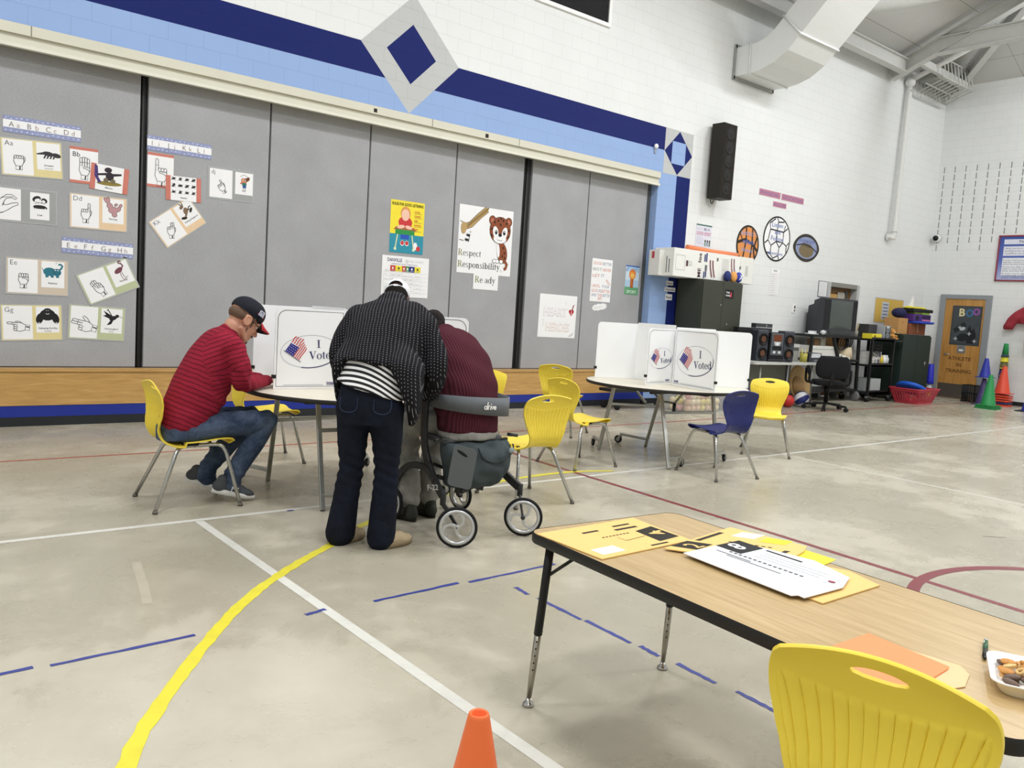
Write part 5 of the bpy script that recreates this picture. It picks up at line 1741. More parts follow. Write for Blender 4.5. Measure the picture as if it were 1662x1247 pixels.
def make_sitter():
    t = thing('person', 'person in a maroon ribbed sweater sitting on the rollator, bent over the table', 'person', (3.5, 4.80, 0))
    O = Vector((3.5, 4.80, 0))
    L = lambda x, y, z: (x-O.x, y-O.y, z)
    def torso(k=1.0, e=0.0):
        st = []
        for x, y, z, w_, a, tl in ((3.49, 4.70, .74, .205, .15, 0.05), (3.49, 4.71, .84, .225, .18, .2), (3.50, 4.77, 1.0, .235, .19, .4), (3.51, 4.87, 1.15, .235, .175, .6), (3.52, 4.99, 1.27, .225, .145, .8), (3.53, 5.09, 1.345, .17, .10, .95), (3.54, 5.15, 1.375, .09, .075, 1.0)):
            n = Vector((0, math.cos(tl), -math.sin(tl)))
            st.append((L(x, y, z), (w_*k+e, 0, 0), n*(a*k+e)))
        return st
    LA = [L(3.32, 5.04, 1.22), L(3.22, 5.14, 1.08), L(3.17, 5.25, .93), L(3.24, 5.42, .905), L(3.36, 5.58, .89)]
    RA = [L(3.73, 5.04, 1.22), L(3.80, 5.14, 1.08), L(3.82, 5.26, .93), L(3.74, 5.42, .905), L(3.62, 5.56, .89)]
    hip = (L(3.39, 4.74, .76), L(3.60, 4.74, .76)); kn = (L(3.30, 5.16, .71), L(3.60, 5.20, .71)); an = (L(3.28, 5.09, .12), L(3.47, 5.12, .12))
    b = Blob()
    b.loft(torso(.85))
    for a in (LA, RA): b.limb(a, [.056, .05, .043, .04, .029])
    for h, k, n in zip(hip, kn, an):
        b.limb([h, Vector(h).lerp(Vector(k), .5), k], [.085, .078, .06]); b.limb([k, n], [.055, .04]); b.ell((n[0], n[1]+.05, .045), (.042, .12, .035))
    P, R = head_prims(b, L(3.565, 5.30, 1.405), (.12, .72, -.68), L(3.535, 5.12, 1.33), s=1.0)
    hand_prims(b, LA[-1], (.3, .95, -.05), (0, 0, -1), 1.0, 1, .25)
    hand_prims(b, RA[-1], (-.3, .95, -.05), (0, 0, -1), 1.0, -1, .25)
    b.build('body', SKIN_DK, t, 0.0085, 2)
    g = G('maroon_rib_knit')
    v = g.coords(); x, y, z = g.sep(v)[:]
    wob = g.math('MULTIPLY', g.noise(v, 3, 3), 0.03)
    sn = g.math('SINE', g.math('MULTIPLY', g.math('ADD', x, wob), 330))
    f = g.math('MULTIPLY_ADD', sn, 0.5, 0.5)
    c = g.mix(f, lin('3a1a22'), lin('562833'))
    c = g.mix(g.math('MULTIPLY', g.noise(v, 30, 4), 0.3), c, lin('4a1f28'))
    g.set(c, 0.95, spec=0.12)
    g.bump(g.math('ADD', g.math('MULTIPLY', f, 0.3), g.noise(v, 9, 4)), 0.55, 0.015)
    b = Blob()
    ts = torso(1.0, 0.012)
    b.loft([((ts[0][0][0], ts[0][0][1]-.005, .715), (.222, 0, 0), (0, .175, 0))]+ts[1:-1])
    b.limb([ts[-2][0], L(3.54, 5.14, 1.37)], [.11, .078])
    for a in (LA, RA): b.limb(a[:4]+[Vector(a[3]).lerp(Vector(a[4]), .9)], [.09, .082, .07, .06, .047])
    b.ell(L(3.34, 5.02, 1.22), (.105, .10, .10)); b.ell(L(3.71, 5.02, 1.22), (.105, .10, .10))
    def wr(p):
        e = math.exp(-((p.z-.86)/.07)**2)
        return 0.006*e*math.sin(p.z*60+noise.noise(p*5)*3)+0.004*math.sin(p.z*34+p.x*18)
    b.build('sweater', g.m, t, 0.012, 5, wr, None, 0.008, 6)
    b = Blob()
    b.limb([L(3.48, 5.06, 1.385), L(3.54, 5.085, 1.40), L(3.60, 5.10, 1.385)], [.045, .05, .045])
    b.build('collar', M('34353a', 0.9), t, 0.009, 3)
    gr = denim('grey_cotton', '7b7a76', 'a4a29b')
    b = Blob()
    b.loft([(L(3.49, 4.70, .665), (.215, 0, 0), (0, .18, 0)), (L(3.49, 4.71, .72), (.22, 0, 0), (0, .185, 0)), (L(3.49, 4.72, .80), (.205, 0, 0), (0, .16, 0))])
    for h, k, n in zip(hip, kn, an):
        b.limb([h, Vector(h).lerp(Vector(k), .5), k], [.11, .105, .09])
        b.limb([k, Vector(k).lerp(Vector(n), .35)+Vector((0, .015, 0)), Vector(n)+Vector((0, 0, .10)), Vector(n)+Vector((0, -.005, .035))], [.088, .09, .082, .080])
    def wj(p):
        return 0.007*math.sin(p.z*48+noise.noise(p*7)*5)*(1 if p.z < .62 else 0.4)
    b.build('trousers', gr, t, 0.012, 3, wj, None, 0.007, 8)
    b = Blob()
    b.ell(P(0, -.018, .045), (.088, .108, .100), R); b.ell(P(0, -.06, -.005), (.07, .05, .05), R)
    b.build('hair', M('211c1b', 0.95, var=0.35, scale=60, bump=0.6), t, 0.007, 2, None, None, 0.004, 40)
    dk = M('3a3c36', 0.8, bump=0.4); ds = M('262622', 0.8)
    shoe('shoe', L(3.285, 4.985, .002), L(3.25, 5.30, .002), t, dk, ds, 0.085, 0.056)
    shoe('shoe', L(3.47, 5.015, .002), L(3.48, 5.33, .002), t, dk, ds, 0.085, 0.056)
make_sitter()
# ------------------------------------------------------------------ rollator
def make_rollator():
    t = thing('rollator', 'black four-wheeled rollator walker with grey strap and bag, used as a seat', 'rollator', (3.5, 4.75, 0))
    O = Vector((3.5, 4.75, 0))
    L = lambda x, y, z: Vector((x-O.x, y-O.y, z))
    blk = M('1c1d1f', 0.42, 0, 0.5)
    silver = M('c6c8ca', 0.3, 0.75, 0.5)
    grey = M('5c6163', 0.6); cloth = M('3c4548', 0.85, 0, 0.3, 0.15, 12, 0.3)
    for sx, X in ((-1, 3.2), (1, 3.785)):
        # one sweeping side frame: post, curve and lower beam to the front stem
        mb = MB()
        xs = -0.055 if sx < 0 else 0.02
        p = smooth_path([L(X, 4.81, 1.02), L(X, 4.81, .85), L(X, 4.80, .64), L(X, 4.74, .50), L(X+xs*.4, 4.62, .40), L(X+xs, 4.47, .33)], 6)
        for a, b in zip(p[:-1], p[1:]):
            mb.beam(a, b+(b-a).normalized()*0.006, 0.062, 0.028, blk, up=(1, 0, 0))
        fr = mb.build('side_frame', t, bevel=0.006)
        if sx < 0:
            mb = MB()
            q0, q1 = L(X+xs*.4, 4.62, .40), L(X+xs, 4.47, .33)
            mid = q0.lerp(q1, .55)
            d = (q1-q0).normalized()
            a = Art(mb, mid+Vector((-0.0145, 0, 0)), Vector((0, -1, .22)), Vector((0, .22, 1)), 0.004)
            a.text('F-22', -.105, -.012, .052, M('e4e4e2', 0.5), 1, 'l', .13, 0.02)
            b2 = Art(mb, mid+Vector((0.0, -0.032, 0.012)), (1, 0, 0), (0, -.2, 1), 0.0)
            mb.build('frame_lettering', fr)
        # rear arm arching back to the rear wheel
        mb = MB()
        p = smooth_path([L(X+xs*.6, 4.60, .40), L(X-.01, 4.75, .455), L(X-.02, 4.92, .445), L(X-.02, 5.06, .36), L(X-.02, 5.13, .24), L(X-.02, 5.15, .14)], 6)
        for a, b in zip(p[:-1], p[1:]):
            mb.beam(a, b+(b-a).normalized()*0.006, 0.05, 0.026, blk, up=(1, 0, 0))
        mb.build('rear_arm', t, bevel=0.006)
        # handle
        mb = MB()
        mb.tube([L(X, 4.81, 1.0), L(X, 4.83, 1.06), L(X, 4.90, 1.08)], 0.014, blk, 10); mb.tube([L(X, 4.88, 1.08), L(X, 5.0, 1.085)], 0.019, M('26282a', 0.85), 12)
        mb.build('hand_grip', t)
        mb = MB(); mb.tube([L(X+sx*.0, 4.60, .69), L(X+sx*.07, 4.57, .68)], 0.012, blk, 10)
        mb.build('seat_knob', t)
    # crossed folding links
    mb = MB(); mb.beam(L(3.2, 4.62, .42), L(3.6, 4.62, .30), .02, .03, blk); mb.build('folding_link', t)
    mb = MB(); mb.beam(L(3.785, 4.60, .42), L(3.4, 4.60, .30), .02, .03, blk); mb.build('folding_link', t)
    mb = MB(); mb.beam(L(3.2, 4.68, .50), L(3.55, 4.68, .36), .016, .022, blk); mb.build('folding_link', t)
    def wheel(name, c, ax, r, stem, side):
        """c hub centre, ax axle direction, stem top of the fork, side of the fork along the axle"""
        c, ax, stem = Vector(c), Vector(ax).normalized(), Vector(stem)
        u = Vector((0, 0, 1)); v = ax.cross(u).normalized()
        u = v.cross(ax)
        def P(a, rr, k=0): return c+(v*math.cos(a)+u*math.sin(a))*rr+ax*k
        mb = MB()
        mb.tube([P(2*math.pi*i/48, r-.011) for i in range(48)], 0.0125, M('1a1a1b', 0.85), 10, closed=True)
        w_ = mb.build(name, t)
        mb = MB()
        N = 48
        vs, fs = [], []
        for i in range(N):
            a = 2*math.pi*i/N
            for rr, k in ((r-.018, .013), (r-.040, .011), (r-.040, -.011), (r-.018, -.013)):
                vs.append(P(a, rr, k))
        for i in range(N):
            for j in range(4):
                fs.append((i*4+j, i*4+(j+1) % 4, ((i+1) % N)*4+(j+1) % 4, ((i+1) % N)*4+j))
        mb.add(vs, fs, silver, True)
        mb.build('rim', w_)
        # three curved spokes
        for q in range(3):
            mb = MB()
            pts, n_ = [], 12
            L_, R_, = [], []
            for i in range(n_+1):
                s_ = i/n_
                rr = .016+(r-.05)*s_
                a = 2*math.pi*q/3+0.5+0.95*s_**1.5
                wd = .021+.030*max(0, s_-.55)/.45*1.2
                pc = P(a, rr); tn = (P(a+.05, rr)-P(a-.05, rr)).normalized()
                L_ += [pc+tn*wd*.5+ax*.008, pc-tn*wd*.5+ax*.008, pc-tn*wd*.5-ax*.008, pc+tn*wd*.5-ax*.008]
            fs = [(i*4+j, i*4+(j+1) % 4, i*4+4+(j+1) % 4, i*4+4+j) for i in range(n_) for j in range(4)]
            mb.add(L_, fs, silver)
            mb.build('spoke', w_, bevel=0.003)
        mb = MB(); mb.tube([c-ax*.018, c+ax*.018], .017, silver, 16); mb.tube([c-ax*.022, c+ax*.022], .008, M('8c8e90', 0.3, 0.9), 10)
        mb.build('hub', w_)
        if stem:
            mb = MB()
            mb.tube([stem, stem+Vector((0, 0, .09))], .020, blk, 14)
            e = c+ax*.026*side
            top = stem+Vector((0, 0, .01))
            k = top.lerp(e, .35)+ax*.012*side
            mb.beam(top, k, .016, .03, blk); mb.beam(k, e, .012, .026, blk)
            mb.ell(e, (.016, .016, .016), blk, 10, 8)
            mb.build('fork', w_, bevel=0.004)
    va = (.62, .78, 0)
    wheel('front_wheel', L(3.18, 4.33, .137), va, .137, L(3.145, 4.455, .262), 1)
    wheel('front_wheel', L(3.77, 4.35, .137), (.70, .71, 0), .137, L(3.81, 4.45, .262), -1)
    for X, k in ((3.18, 1), (3.805, -1)):
        wheel('rear_wheel', L(X-.0, 5.16, .125), (1, 0.12, 0), .125, None or L(X-.0, 5.16, .10), k)
    # seat, bag, strap
    mb = MB(); mb.prism(rrect(-.26, -.16, .25, .17, .05, 6), .645, .675, M('55585a', 0.8, bump=0.2))
    mb.build('seat_pad', t, bevel=0.010)
    mb = MB(); mb.tube([L(3.21, 4.60, .655), L(3.78, 4.60, .655)], .013, blk, 10); mb.build('seat_rail', t)
    b = Blob()
    b.loft([(L(3.50, 4.62, .655), (.265, 0, 0), (0, .10, 0)), (L(3.50, 4.59, .58), (.27, 0, 0), (0, .125, 0)), (L(3.50, 4.58, .47), (.255, 0, 0), (0, .125, 0)), (L(3.49, 4.60, .37), (.225, 0, 0), (0, .105, 0)), (L(3.48, 4.62, .335), (.17, 0, 0), (0, .08, 0))], pw=3.2)
    bag = b.build('bag', cloth, t, .012, 3, lambda p: .006*math.sin(p.x*30+p.z*26+noise.noise(p*9)*3), None, .010, 9)
    mb = MB(); mb.tube(smooth_path([L(3.42, 4.462, .63), L(3.46, 4.448, .56), L(3.55, 4.440, .525), L(3.66, 4.445, .545), L(3.73, 4.46, .60), L(3.74, 4.48, .64)], 5), .006, M('2b3133', 0.8), 6)
    mb.build('flap_edge', bag)
    mb = MB(); mb.lathe([(0.0, -.003), (.022, -.003), (.022, .003), (0.0, .004)], M('8d979a', 0.5), L(3.71, 4.452, .60), 16, 'Y')
    mb.build('snap', bag)
    # stiff grey side plate with a grip slot
    mb = MB()
    pl = rrect(-.085, -.14, .085, .14, .03, 5)
    c = L(3.30, 4.47, .505)
    U = Vector((.86, -.40, -.22)).normalized(); V = Vector((0.12, -0.05, 1)).normalized(); N = U.cross(V)
    n = len(pl)
    sl = [(.0+.042*math.cos(q)-.02, .085+.011*math.sin(q)) for q in [2*math.pi*i/20 for i in range(20)]]
    f = [c+U*x+V*y+N*.005 for x, y in pl]; k = [c+U*x+V*y-N*.005 for x, y in pl]
    mb.add(f+k, [tuple(range(n)), tuple(range(n, 2*n))[::-1]]+[(i, n+i, n+(i+1) % n, (i+1) % n) for i in range(n)], grey)
    a = Art(mb, c, U, V, .0055)
    a.poly([(x*math.cos(-.35)-(y-.085)*math.sin(-.35), .085+x*math.sin(-.35)+(y-.085)*math.cos(-.35)) for x, y in sl], M('15181a', 0.8), 1)
    mb.build('carry_plate', t)
    st = M('606468', 0.62, bump=0.1)
    mb = MB()
    key = [L(3.215, 4.81, .93), L(3.25, 4.64, .93), L(3.34, 4.52, .925), L(3.50, 4.475, .915), L(3.64, 4.485, .905), L(3.735, 4.545, .90), L(3.768, 4.66, .905), L(3.775, 4.81, .915)]
    p = smooth_path(key, 7)
    vs = []
    for i, q in enumerate(p):
        a = p[max(0, i-1)]; b_ = p[min(len(p)-1, i+1)]
        d = (b_-a).normalized(); nn = Vector((d.y, -d.x, 0)).normalized()
        s_ = i/(len(p)-1)
        h = .045+.022*math.sin(min(1, s_*1.15)*math.pi*.55)
        vs += [q+Vector((0, 0, h))+nn*.004, q-Vector((0, 0, h))+nn*.004, q-Vector((0, 0, h))-nn*.004, q+Vector((0, 0, h))-nn*.004]
    fs = [(i*4+j, i*4+(j+1) % 4, i*4+4+(j+1) % 4, i*4+4+j) for i in range(len(p)-1) for j in range(4)]
    mb.add(vs, fs, st, True)
    sp = mb.build('backrest_strap', t)
    mb = MB()
    q = L(3.53, 4.474, .913)
    d = Vector((1, .02, -.06)).normalized()
    a = Art(mb, q+Vector((d.y, -d.x, 0)).normalized()*.012, d, (0, 0, 1), 0.004)
    wm = M('eeeeec', 0.5)
    k = a.at(-.085, -.02, 0)
    def lt(pts): k.line(pts, .0085, wm, 1)
    k.ring(.014, .013, .014, .014, .007, wm, 1); lt([(.026, 0), (.034, .052)]); lt([(.036, 0), (.041, .027), (.052, .027)]); lt([(.056, 0), (.061, .027)]); lt([(.062, .036), (.063, .042)])
    lt([(.066, .027), (.071, .002), (.084, .027)]); k.ring(.096, .014, .014, .014, .007, wm, 1, 20, 330); lt([(.086, .014), (.107, .014)])
    mb.build('strap_lettering', sp)
make_rollator()
# ------------------------------------------------------------------ papers on the partition and walls
WP = M('eeeef0', 0.5, 0, 0.3, 0.02, 6)
def on_wall(name, label, cat, cx, cz, w_, h, rot, mat, draw, y=YP-0.003, group=None, th=0.002, parts=None):
    """sheet hanging on a wall facing -Y; draw(art, w, h) with origin at the lower-left corner"""
    r = math.radians(rot)
    U = Vector((math.cos(r), 0, math.sin(r))); V = Vector((-math.sin(r), 0, math.cos(r)))
    mb = MB()
    c = Vector((0, 0, 0))
    q = [c-U*w_/2-V*h/2, c+U*w_/2-V*h/2, c+U*w_/2+V*h/2, c-U*w_/2+V*h/2]
    N = U.cross(V)
    if mat:
        mb.add([p-N*th/2 for p in q]+[p+N*th/2 for p in q], [(3, 2, 1, 0), (4, 5, 6, 7), (0, 1, 5, 4), (1, 2, 6, 5), (2, 3, 7, 6), (3, 0, 4, 7)], mat)
    a = Art(mb, q[0]+N*th/2, U, V)
    kids = draw(a, w_, h)
    o = mb.build(name, None, (cx, y, cz))
    tag(o, label, cat, group)
    for nm, f in (kids or ()):
        m2 = MB()
        f(Art(m2, q[0]+N*th/2, U, V))
        m2.build(nm, o)
    return o
INKH = M('3a3a3f', 0.6); K0 = M('1f1f22', 0.6)
def hand_art(a, cx, cy, s, lens, rot=0, thumb=0, m=INKH, wd=0.006):
    b = a.at(cx, cy, rot, s, s)
    w1 = wd/s
    if lens is None:      # side view of a hand curved like a C
        b.line([(-.62, -.95), (-.30, -.62), (-.02, -.55)], w1*1.6, m, 1); b.line([(-.66, -.9), (-.60, -.55), (-.38, .0), (-.12, .45), (.22, .72), (.52, .74), (.86, .52), (.80, .42), (.50, .52), (.22, .46), (.06, .22), (.02, -.02)], w1, m, 1)
        b.line([(.02, -.02), (.28, .02), (.58, .16), (.92, .22), (.94, .08), (.62, -.08), (.30, -.34), (-.02, -.55)], w1, m, 1); b.line([(-.12, .45), (.30, .58), (.62, .58)], w1*.8, m, 1); b.line([(.06, .22), (-.06, -.1)], w1, m, 1); b.line([(-.66, -.9), (-.38, -.95), (-.30, -.62)], w1*1.6, m, 1)
        return
    # cuff and palm
    b.line([(-.30, -1.0), (-.28, -.62), (.26, -.62), (.28, -1.0)], w1, m, 1, True)
    b.line([(.05, -.98), (.08, -.66)], w1*2.2, m, 1)
    b.line([(-.28, -.62), (-.46, -.2), (-.42, .25)], w1, m, 1); b.line([(.26, -.62), (.44, -.2), (.42, .25)], w1, m, 1)
    for i, L in enumerate(lens):
        x = -.31+.207*i
        b.line([(x-.1, .2), (x-.1, .2+L)]+arc(x, .2+L, .1, 180, 0, 5)+[(x+.1, .2)], w1, m, 1)
        if L > .3:
            b.line([(x-.09, .2+L*.5), (x+.09, .2+L*.5)], w1*.8, m, 1)
        else:
            b.line([(x-.09, .16), (x+.05, .10), (x+.09, .16)], w1, m, 1)
    if thumb == 1:   # across the palm
        b.line([(.44, -.25), (.2, -.02), (-.12, .02), (-.14, .14), (.15, .16), (.4, .1)], w1, m, 1)
    elif thumb == 2:  # out to the side
        b.line([(.40, -.35), (.68, -.1), (.86, .22), (.76, .34), (.52, .1), (.42, .02)], w1, m, 1)
    else:
        b.line([(.42, -.3), (.56, .0), (.54, .3), (.44, .36), (.38, .1)], w1, m, 1)
def anteater(b, m): b.ell(.0, .0, .30, .13, m, 1, -8); b.ell(.42, -.06, .24, .13, m, 1, -12); b.poly([(-.2, .1), (-.62, -.02), (-.6, -.08), (-.2, -.06)], m, 1); [b.poly([(x, -.05), (x-.1, -.28), (x-.02, -.28), (x+.1, -.05)], m, 1) for x in (-.18, -.02, .14, .3)]
def surfer(b, m):
    b.ell(.0, -.30, .50, .09, M('8a7a3c', 0.6), 1, 4); b.ell(0, .0, .16, .18, m, 2); b.poly([(-.48, .05), (-.1, .14), (-.1, .04), (-.46, -.03)], m, 2); b.poly([(.1, .14), (.46, .2), (.46, .12), (.1, .02)], m, 2)
    b.ell(-.08, .26, .15, .11, m, 2, 10); b.ell(-.14, -.18, .1, .1, M('70674f', .6), 3); b.ell(.14, -.18, .1, .1, M('70674f', .6), 3); b.poly([(-.62, .42), (-.5, .36), (-.44, -.1), (-.3, -.3), (-.44, -.32), (-.6, -.05)], M('4a3a78', .6), 1)
def crab(b, m):
    b.ell(-.2, .3, .28, .2, m, 1, 25); b.ell(-.16, .22, .18, .11, WP, 2, 25); b.ell(.28, .22, .2, .17, m, 1, -30); b.ell(.24, .16, .12, .09, WP, 2, -30)
    b.ell(0, -.05, .32, .14, WP, 2); b.line([(-.3, -.05), (-.2, .06), (.2, .06), (.3, -.05)], .03, m, 3); b.ell(0, -.24, .42, .13, m, 3)
    for x in (-.1, .12): b.ell(x, .03, .03, .03, m, 4)
    for x in (-.4, -.25, .2, .36): b.poly([(x, -.25), (x+.06, -.42), (x+.12, -.25)], m, 2)
def rabbit(b, m):
    k = M('5a4448', .6)
    for c in ((0, -.1, .26, .2, 0), (-.2, .16, .15, .15, 0), (-.38, .44, .09, .2, 40), (-.28, .50, .08, .16, 10), (.3, -.02, .14, .11, 40), (.08, -.38, .13, .12, 0), (.42, .2, .12, .07, 60), (.16, .24, .09, .06, 40)):
        b.ell(c[0], c[1], c[2]+.025, c[3]+.025, k, 1, c[4]); b.ell(c[0], c[1], c[2], c[3], m, 2, c[4])
def elephant(b, m):
    b.ell(-.18, .0, .34, .25, m, 1); b.ell(.2, -.02, .24, .22, m, 1)
    for x in (-.4, -.12, .16): b.rect(x, -.34, x+.16, -.1, m, 1)
    b.line([(.3, .1), (.44, .22), (.5, .38), (.42, .46), (.28, .45)], .10, m, 2); b.line([(-.5, .05), (-.58, .2)], .03, m, 1)
    for x in (.12, .26): b.ell(x, .1, .035, .03, WP, 3)
    b.line([(.02, -.05), (.2, -.12), (.38, -.05)], .02, M('1d4450', .6), 3); b.ell(.05, .04, .1, .13, M('2f6878', .6), 2)
    b.line([(.12, .48), (.22, .56)], .02, m, 2)
def flamingo(b, m):
    b.ell(-.05, .05, .28, .15, m, 1, 20); b.line([(.16, .12), (.3, .24), (.24, .4), (.1, .48), (.14, .58), (.26, .56)], .085, m, 2); b.line([(.24, .57), (.28, .48)], .05, K0, 2)
    b.line([(.0, -.05), (-.02, -.3), (.02, -.55), (.2, -.55)], .035, m, 1); b.line([(.08, -.05), (.1, -.3), (.18, -.5), (.34, -.46)], .035, m, 1)
def gorilla(b, m):
    b.ell(0, .12, .42, .34, m, 1); b.ell(0, .34, .22, .18, m, 1); b.ell(-.42, -.1, .19, .32, m, 1, -14); b.ell(.42, -.1, .19, .32, m, 1, 14)
    b.line([(-.1, .2), (0, .16), (.1, .2)], .025, WP, 2); b.ell(-.05, .38, .02, .02, WP, 2); b.ell(.05, .38, .02, .02, WP, 2)
    for x in (-.46, -.32, .32, .46): b.ell(x, -.36, .05, .03, WP, 2)
def hummingbird(b, m):
    b.ell(.08, .02, .24, .13, m, 1, 25); b.ell(.3, .16, .11, .10, m, 1); b.line([(.36, .2), (.62, .06)], .025, m, 1); b.poly([(.1, .1), (-.5, .46), (-.34, .2), (-.52, .14), (-.1, -.04)], m, 1); b.poly([(-.02, -.05), (-.28, -.44), (-.02, -.36), (.1, -.1)], m, 1); b.line([(-.3, .44), (-.26, .56), (.02, .12)], .05, m, 1)
def kangaroo(b, m):
    k = M('29211c', .6)
    b.ell(-.02, .0, .15, .22, m, 2, -30); b.ell(-.12, .32, .16, .10, m, 2, 20); b.poly([(-.1, .38), (-.22, .64), (-.05, .46)], k, 1); b.poly([(-.02, .4), (.02, .68), (.06, .4)], k, 1)
    b.ell(-.36, -.34, .20, .09, k, 1, -20); b.poly([(-.1, -.1), (-.3, -.3), (-.2, -.36), (.05, -.15)], m, 1); b.ell(.3, -.12, .18, .08, k, 1, 40); b.poly([(.02, 0), (.3, -.1), (.28, -.02), (.05, .12)], m, 1); b.line([(.05, -.1), (.3, .12), (.44, .12)], .06, k, 1)
def kid(b, m):
    b.ell(0, .05, .22, .2, M('c98660', .6), 1); b.ell(.2, .16, .2, .14, M('6d4026', .6), 1, 30); b.ell(-.02, .3, .24, .1, WP, 2); b.line([(-.26, .3), (0, .44), (.22, .32)], .02, K0, 3)
    for x in (-.08, .08): b.ell(x, .08, .04, .05, WP, 2); b.ell(x, .08, .018, .02, K0, 3)
    b.poly([(-.2, -.05), (-.3, -.2), (-.1, -.18)], M('c35a48', .6), 2); b.rect(-.14, -.28, .16, -.1, M('2f6f62', .6), 1); b.rect(-.1, -.44, .14, -.28, M('2f4f9a', .6), 1); b.line([(-.02, -.44), (-.06, -.6)], .03, K0, 1); b.line([(.08, -.44), (.1, -.6)], .03, K0, 1)
def insects(b, m):
    rn = random.Random(4)
    for i in range(4):
        for j in range(3):
            x, y = -.42+.28*i, .32-.28*j
            b.ell(x, y, .07+.03*rn.random(), .05, m, 1, rn.randrange(90)); b.line([(x-.1, y-.06), (x, y), (x+.1, y+.05)], .02, m, 1); b.line([(x-.06, y+.08), (x+.08, y-.07)], .018, m, 1)
LAMN = M('aeb1b2', 0.2, 0, 0.5, 0.04, 5)
def card(label, letters, cx, cz, rot, back, lens, hrot, thumb, animal, amat, cap, cap2, w_=0.59, h=0.39, hand_s=.105, apos=None, trans=0.012, lam=LAMN):
    def draw(a, W, H):
        a.rect(trans, trans, W-trans, H-trans, back, 1)
    def sheet1(a):
        a.rect(.025, .02, .305 if lens else .385, h-.02, WP, 2)
        c = Art(a.mb, a.o, a.U, a.V, a.EPS*2)
        if letters: c.text(letters, .045, h-.085, .075, INKH, 1, 'l', None, -.008)
        hand_art(c, .17+(.05 if lens is None else 0), .155+(.02 if hrot == 0 else 0), hand_s, lens, hrot, thumb)
    def sheet2(a):
        x0, y0, x1, y1 = apos or (.34, .09, .565, h-.025)
        a.rect(x0, y0, x1, y1, WP, 2)
        c = Art(a.mb, a.o, a.U, a.V, a.EPS*2)
        b = c.at((x0+x1)/2, (y0+y1)/2+.03, 0, (x1-x0)*.82)
        animal(b, amat)
        c.text(cap, (x0+x1)/2, y0+.040, .026, K0, 1, 'c', None, 0.01)
        if cap2: c.text(cap2, (x0+x1)/2, y0+.012, .018, INKH, 1, 'c')
    o = on_wall('sign_language_card', label, 'card', cx, cz, w_, h, rot, lam, lambda a, W, H: draw(a, W, H) or (('hand_sheet', sheet1), ('animal_sheet', sheet2)), group='sign language alphabet cards')
YB = M('ddd09a', .5); OB = M('e3c7a4', .5); GB = M('b9c19c', .5); TB = M('cdbfae', .5); RB = M('c97a6c', .5); GY = M('9d9fa0', .4)
DKA = M('29282a', .6)
card('yellow card Aa with fist drawing and dark anteater, directly under the Aa Bb strip', 'Aa', 1.675, 2.872, 3.2, YB, [.12]*4, 0, 3, anteater, M('38363a', .6), 'Anteater', '(American)', h=.40)
card('grey card with C-shaped hand and crab, at the left photo edge', '', 1.555, 2.365, 0.5, GY, None, 0, 2, crab, DKA, 'Crab', '', w_=.73, h=.37, hand_s=.15, apos=(.47, .05, .655, .335))
card('orange card Dd with pointing hand and pink rabbit', 'Dd', 2.339, 2.377, 0.6, OB, [.12, .12, .14, .75], 0, 3, rabbit, M('b98f92', .6), 'Dancing', '', w_=.607)
card('tan card Ee with closed hand and teal elephant', 'Ee', 1.740, 1.616, 0.2, TB, [.2]*4, 0, 1, elephant, M('2f7385', .6), 'Elephant', '', w_=.61, h=.40)
card('tilted green card with open hand and dark pink flamingo', '', 2.45, 1.618, 25, GB, [.6, .68, .6, .1], 18, 1, flamingo, M('74464f', .6), 'Flamingo', '', w_=.585, h=.375)
card('yellow card Gg with sideways hand and black gorilla', 'Gg', 1.69, 1.115, 2.2, YB, [.12, .12, .14, .75], 84, 3, gorilla, K0, 'Galloping Gorillas', '(jumping)', w_=.60, h=.40)
card('green card Hh with two sideways fingers and black hummingbird', '', 2.341, 1.135, -1.9, GB, [.12, .14, .8, .75], 78, 2, hummingbird, K0, 'Hummingbird', '(flying)', w_=.60, h=.395, hand_s=.13)
card('grey card dj with hooked hand and cartoon child', 'dj', 3.829, 2.897, 0.6, GY, [.12, .12, .12, .6], 36, 3, kid, K0, 'Jolly', '', w_=.575, h=.385, hand_s=.085)
card('steeply tilted orange card Kk with raised hand and kangaroo', 'Kk', 3.206, 2.368, 38, OB, [.12, .12, .6, .65], -30, 3, kangaroo, M('7a6550', .6), 'Kicking Kangaroo', '', w_=.585, h=.375, hand_s=.095)
def small_hand(letters, lens, thumb, W, H, s):
    def d(a, w_, h):
        a.rect(.0, .03, w_, h-.03, WP, 1)
        c = Art(a.mb, a.o, a.U, a.V, a.EPS)
        if letters: c.text(letters, .03, h-.105, .075, INKH, 2)
        hand_art(c, w_*.52, h*.42, s, lens, 0, thumb)
    return d
on_wall('sign_language_card', 'red-edged card Bb with a flat upright hand drawing', 'card', 2.181, 2.874, .285, .39, 0.6, RB, small_hand('Bb', [.66, .72, .72, .64], 1, 0, 0, .12), group='sign language alphabet cards')
on_wall('sign_language_card', 'red-edged card with a raised little finger drawing under the Ii Jj strip', 'card', 2.994, 2.942, .295, .39, 0.2, RB, small_hand('', [.8, .12, .12, .12], 1, 0, 0, .15), group='sign language alphabet cards')
def pic(animal, m, cap):
    def d(a, w_, h):
        a.rect(.055, .0, w_-.055, h, WP, 1)
        c = Art(a.mb, a.o, a.U, a.V, a.EPS)
        animal(c.at(w_/2, h*.58, 0, (w_-.11)*.92), m)
        c.text(cap, w_/2, h*.10, .026, K0, 2, 'c', None, .01)
    return d
on_wall('animal_picture_card', 'red-edged picture card of a dark ape on a surfboard', 'card', 2.444, 2.769, .397, .285, -3.5, RB, pic(surfer, M('332a33', .6), 'Baboon'), y=YP-.006, group='sign language alphabet cards')
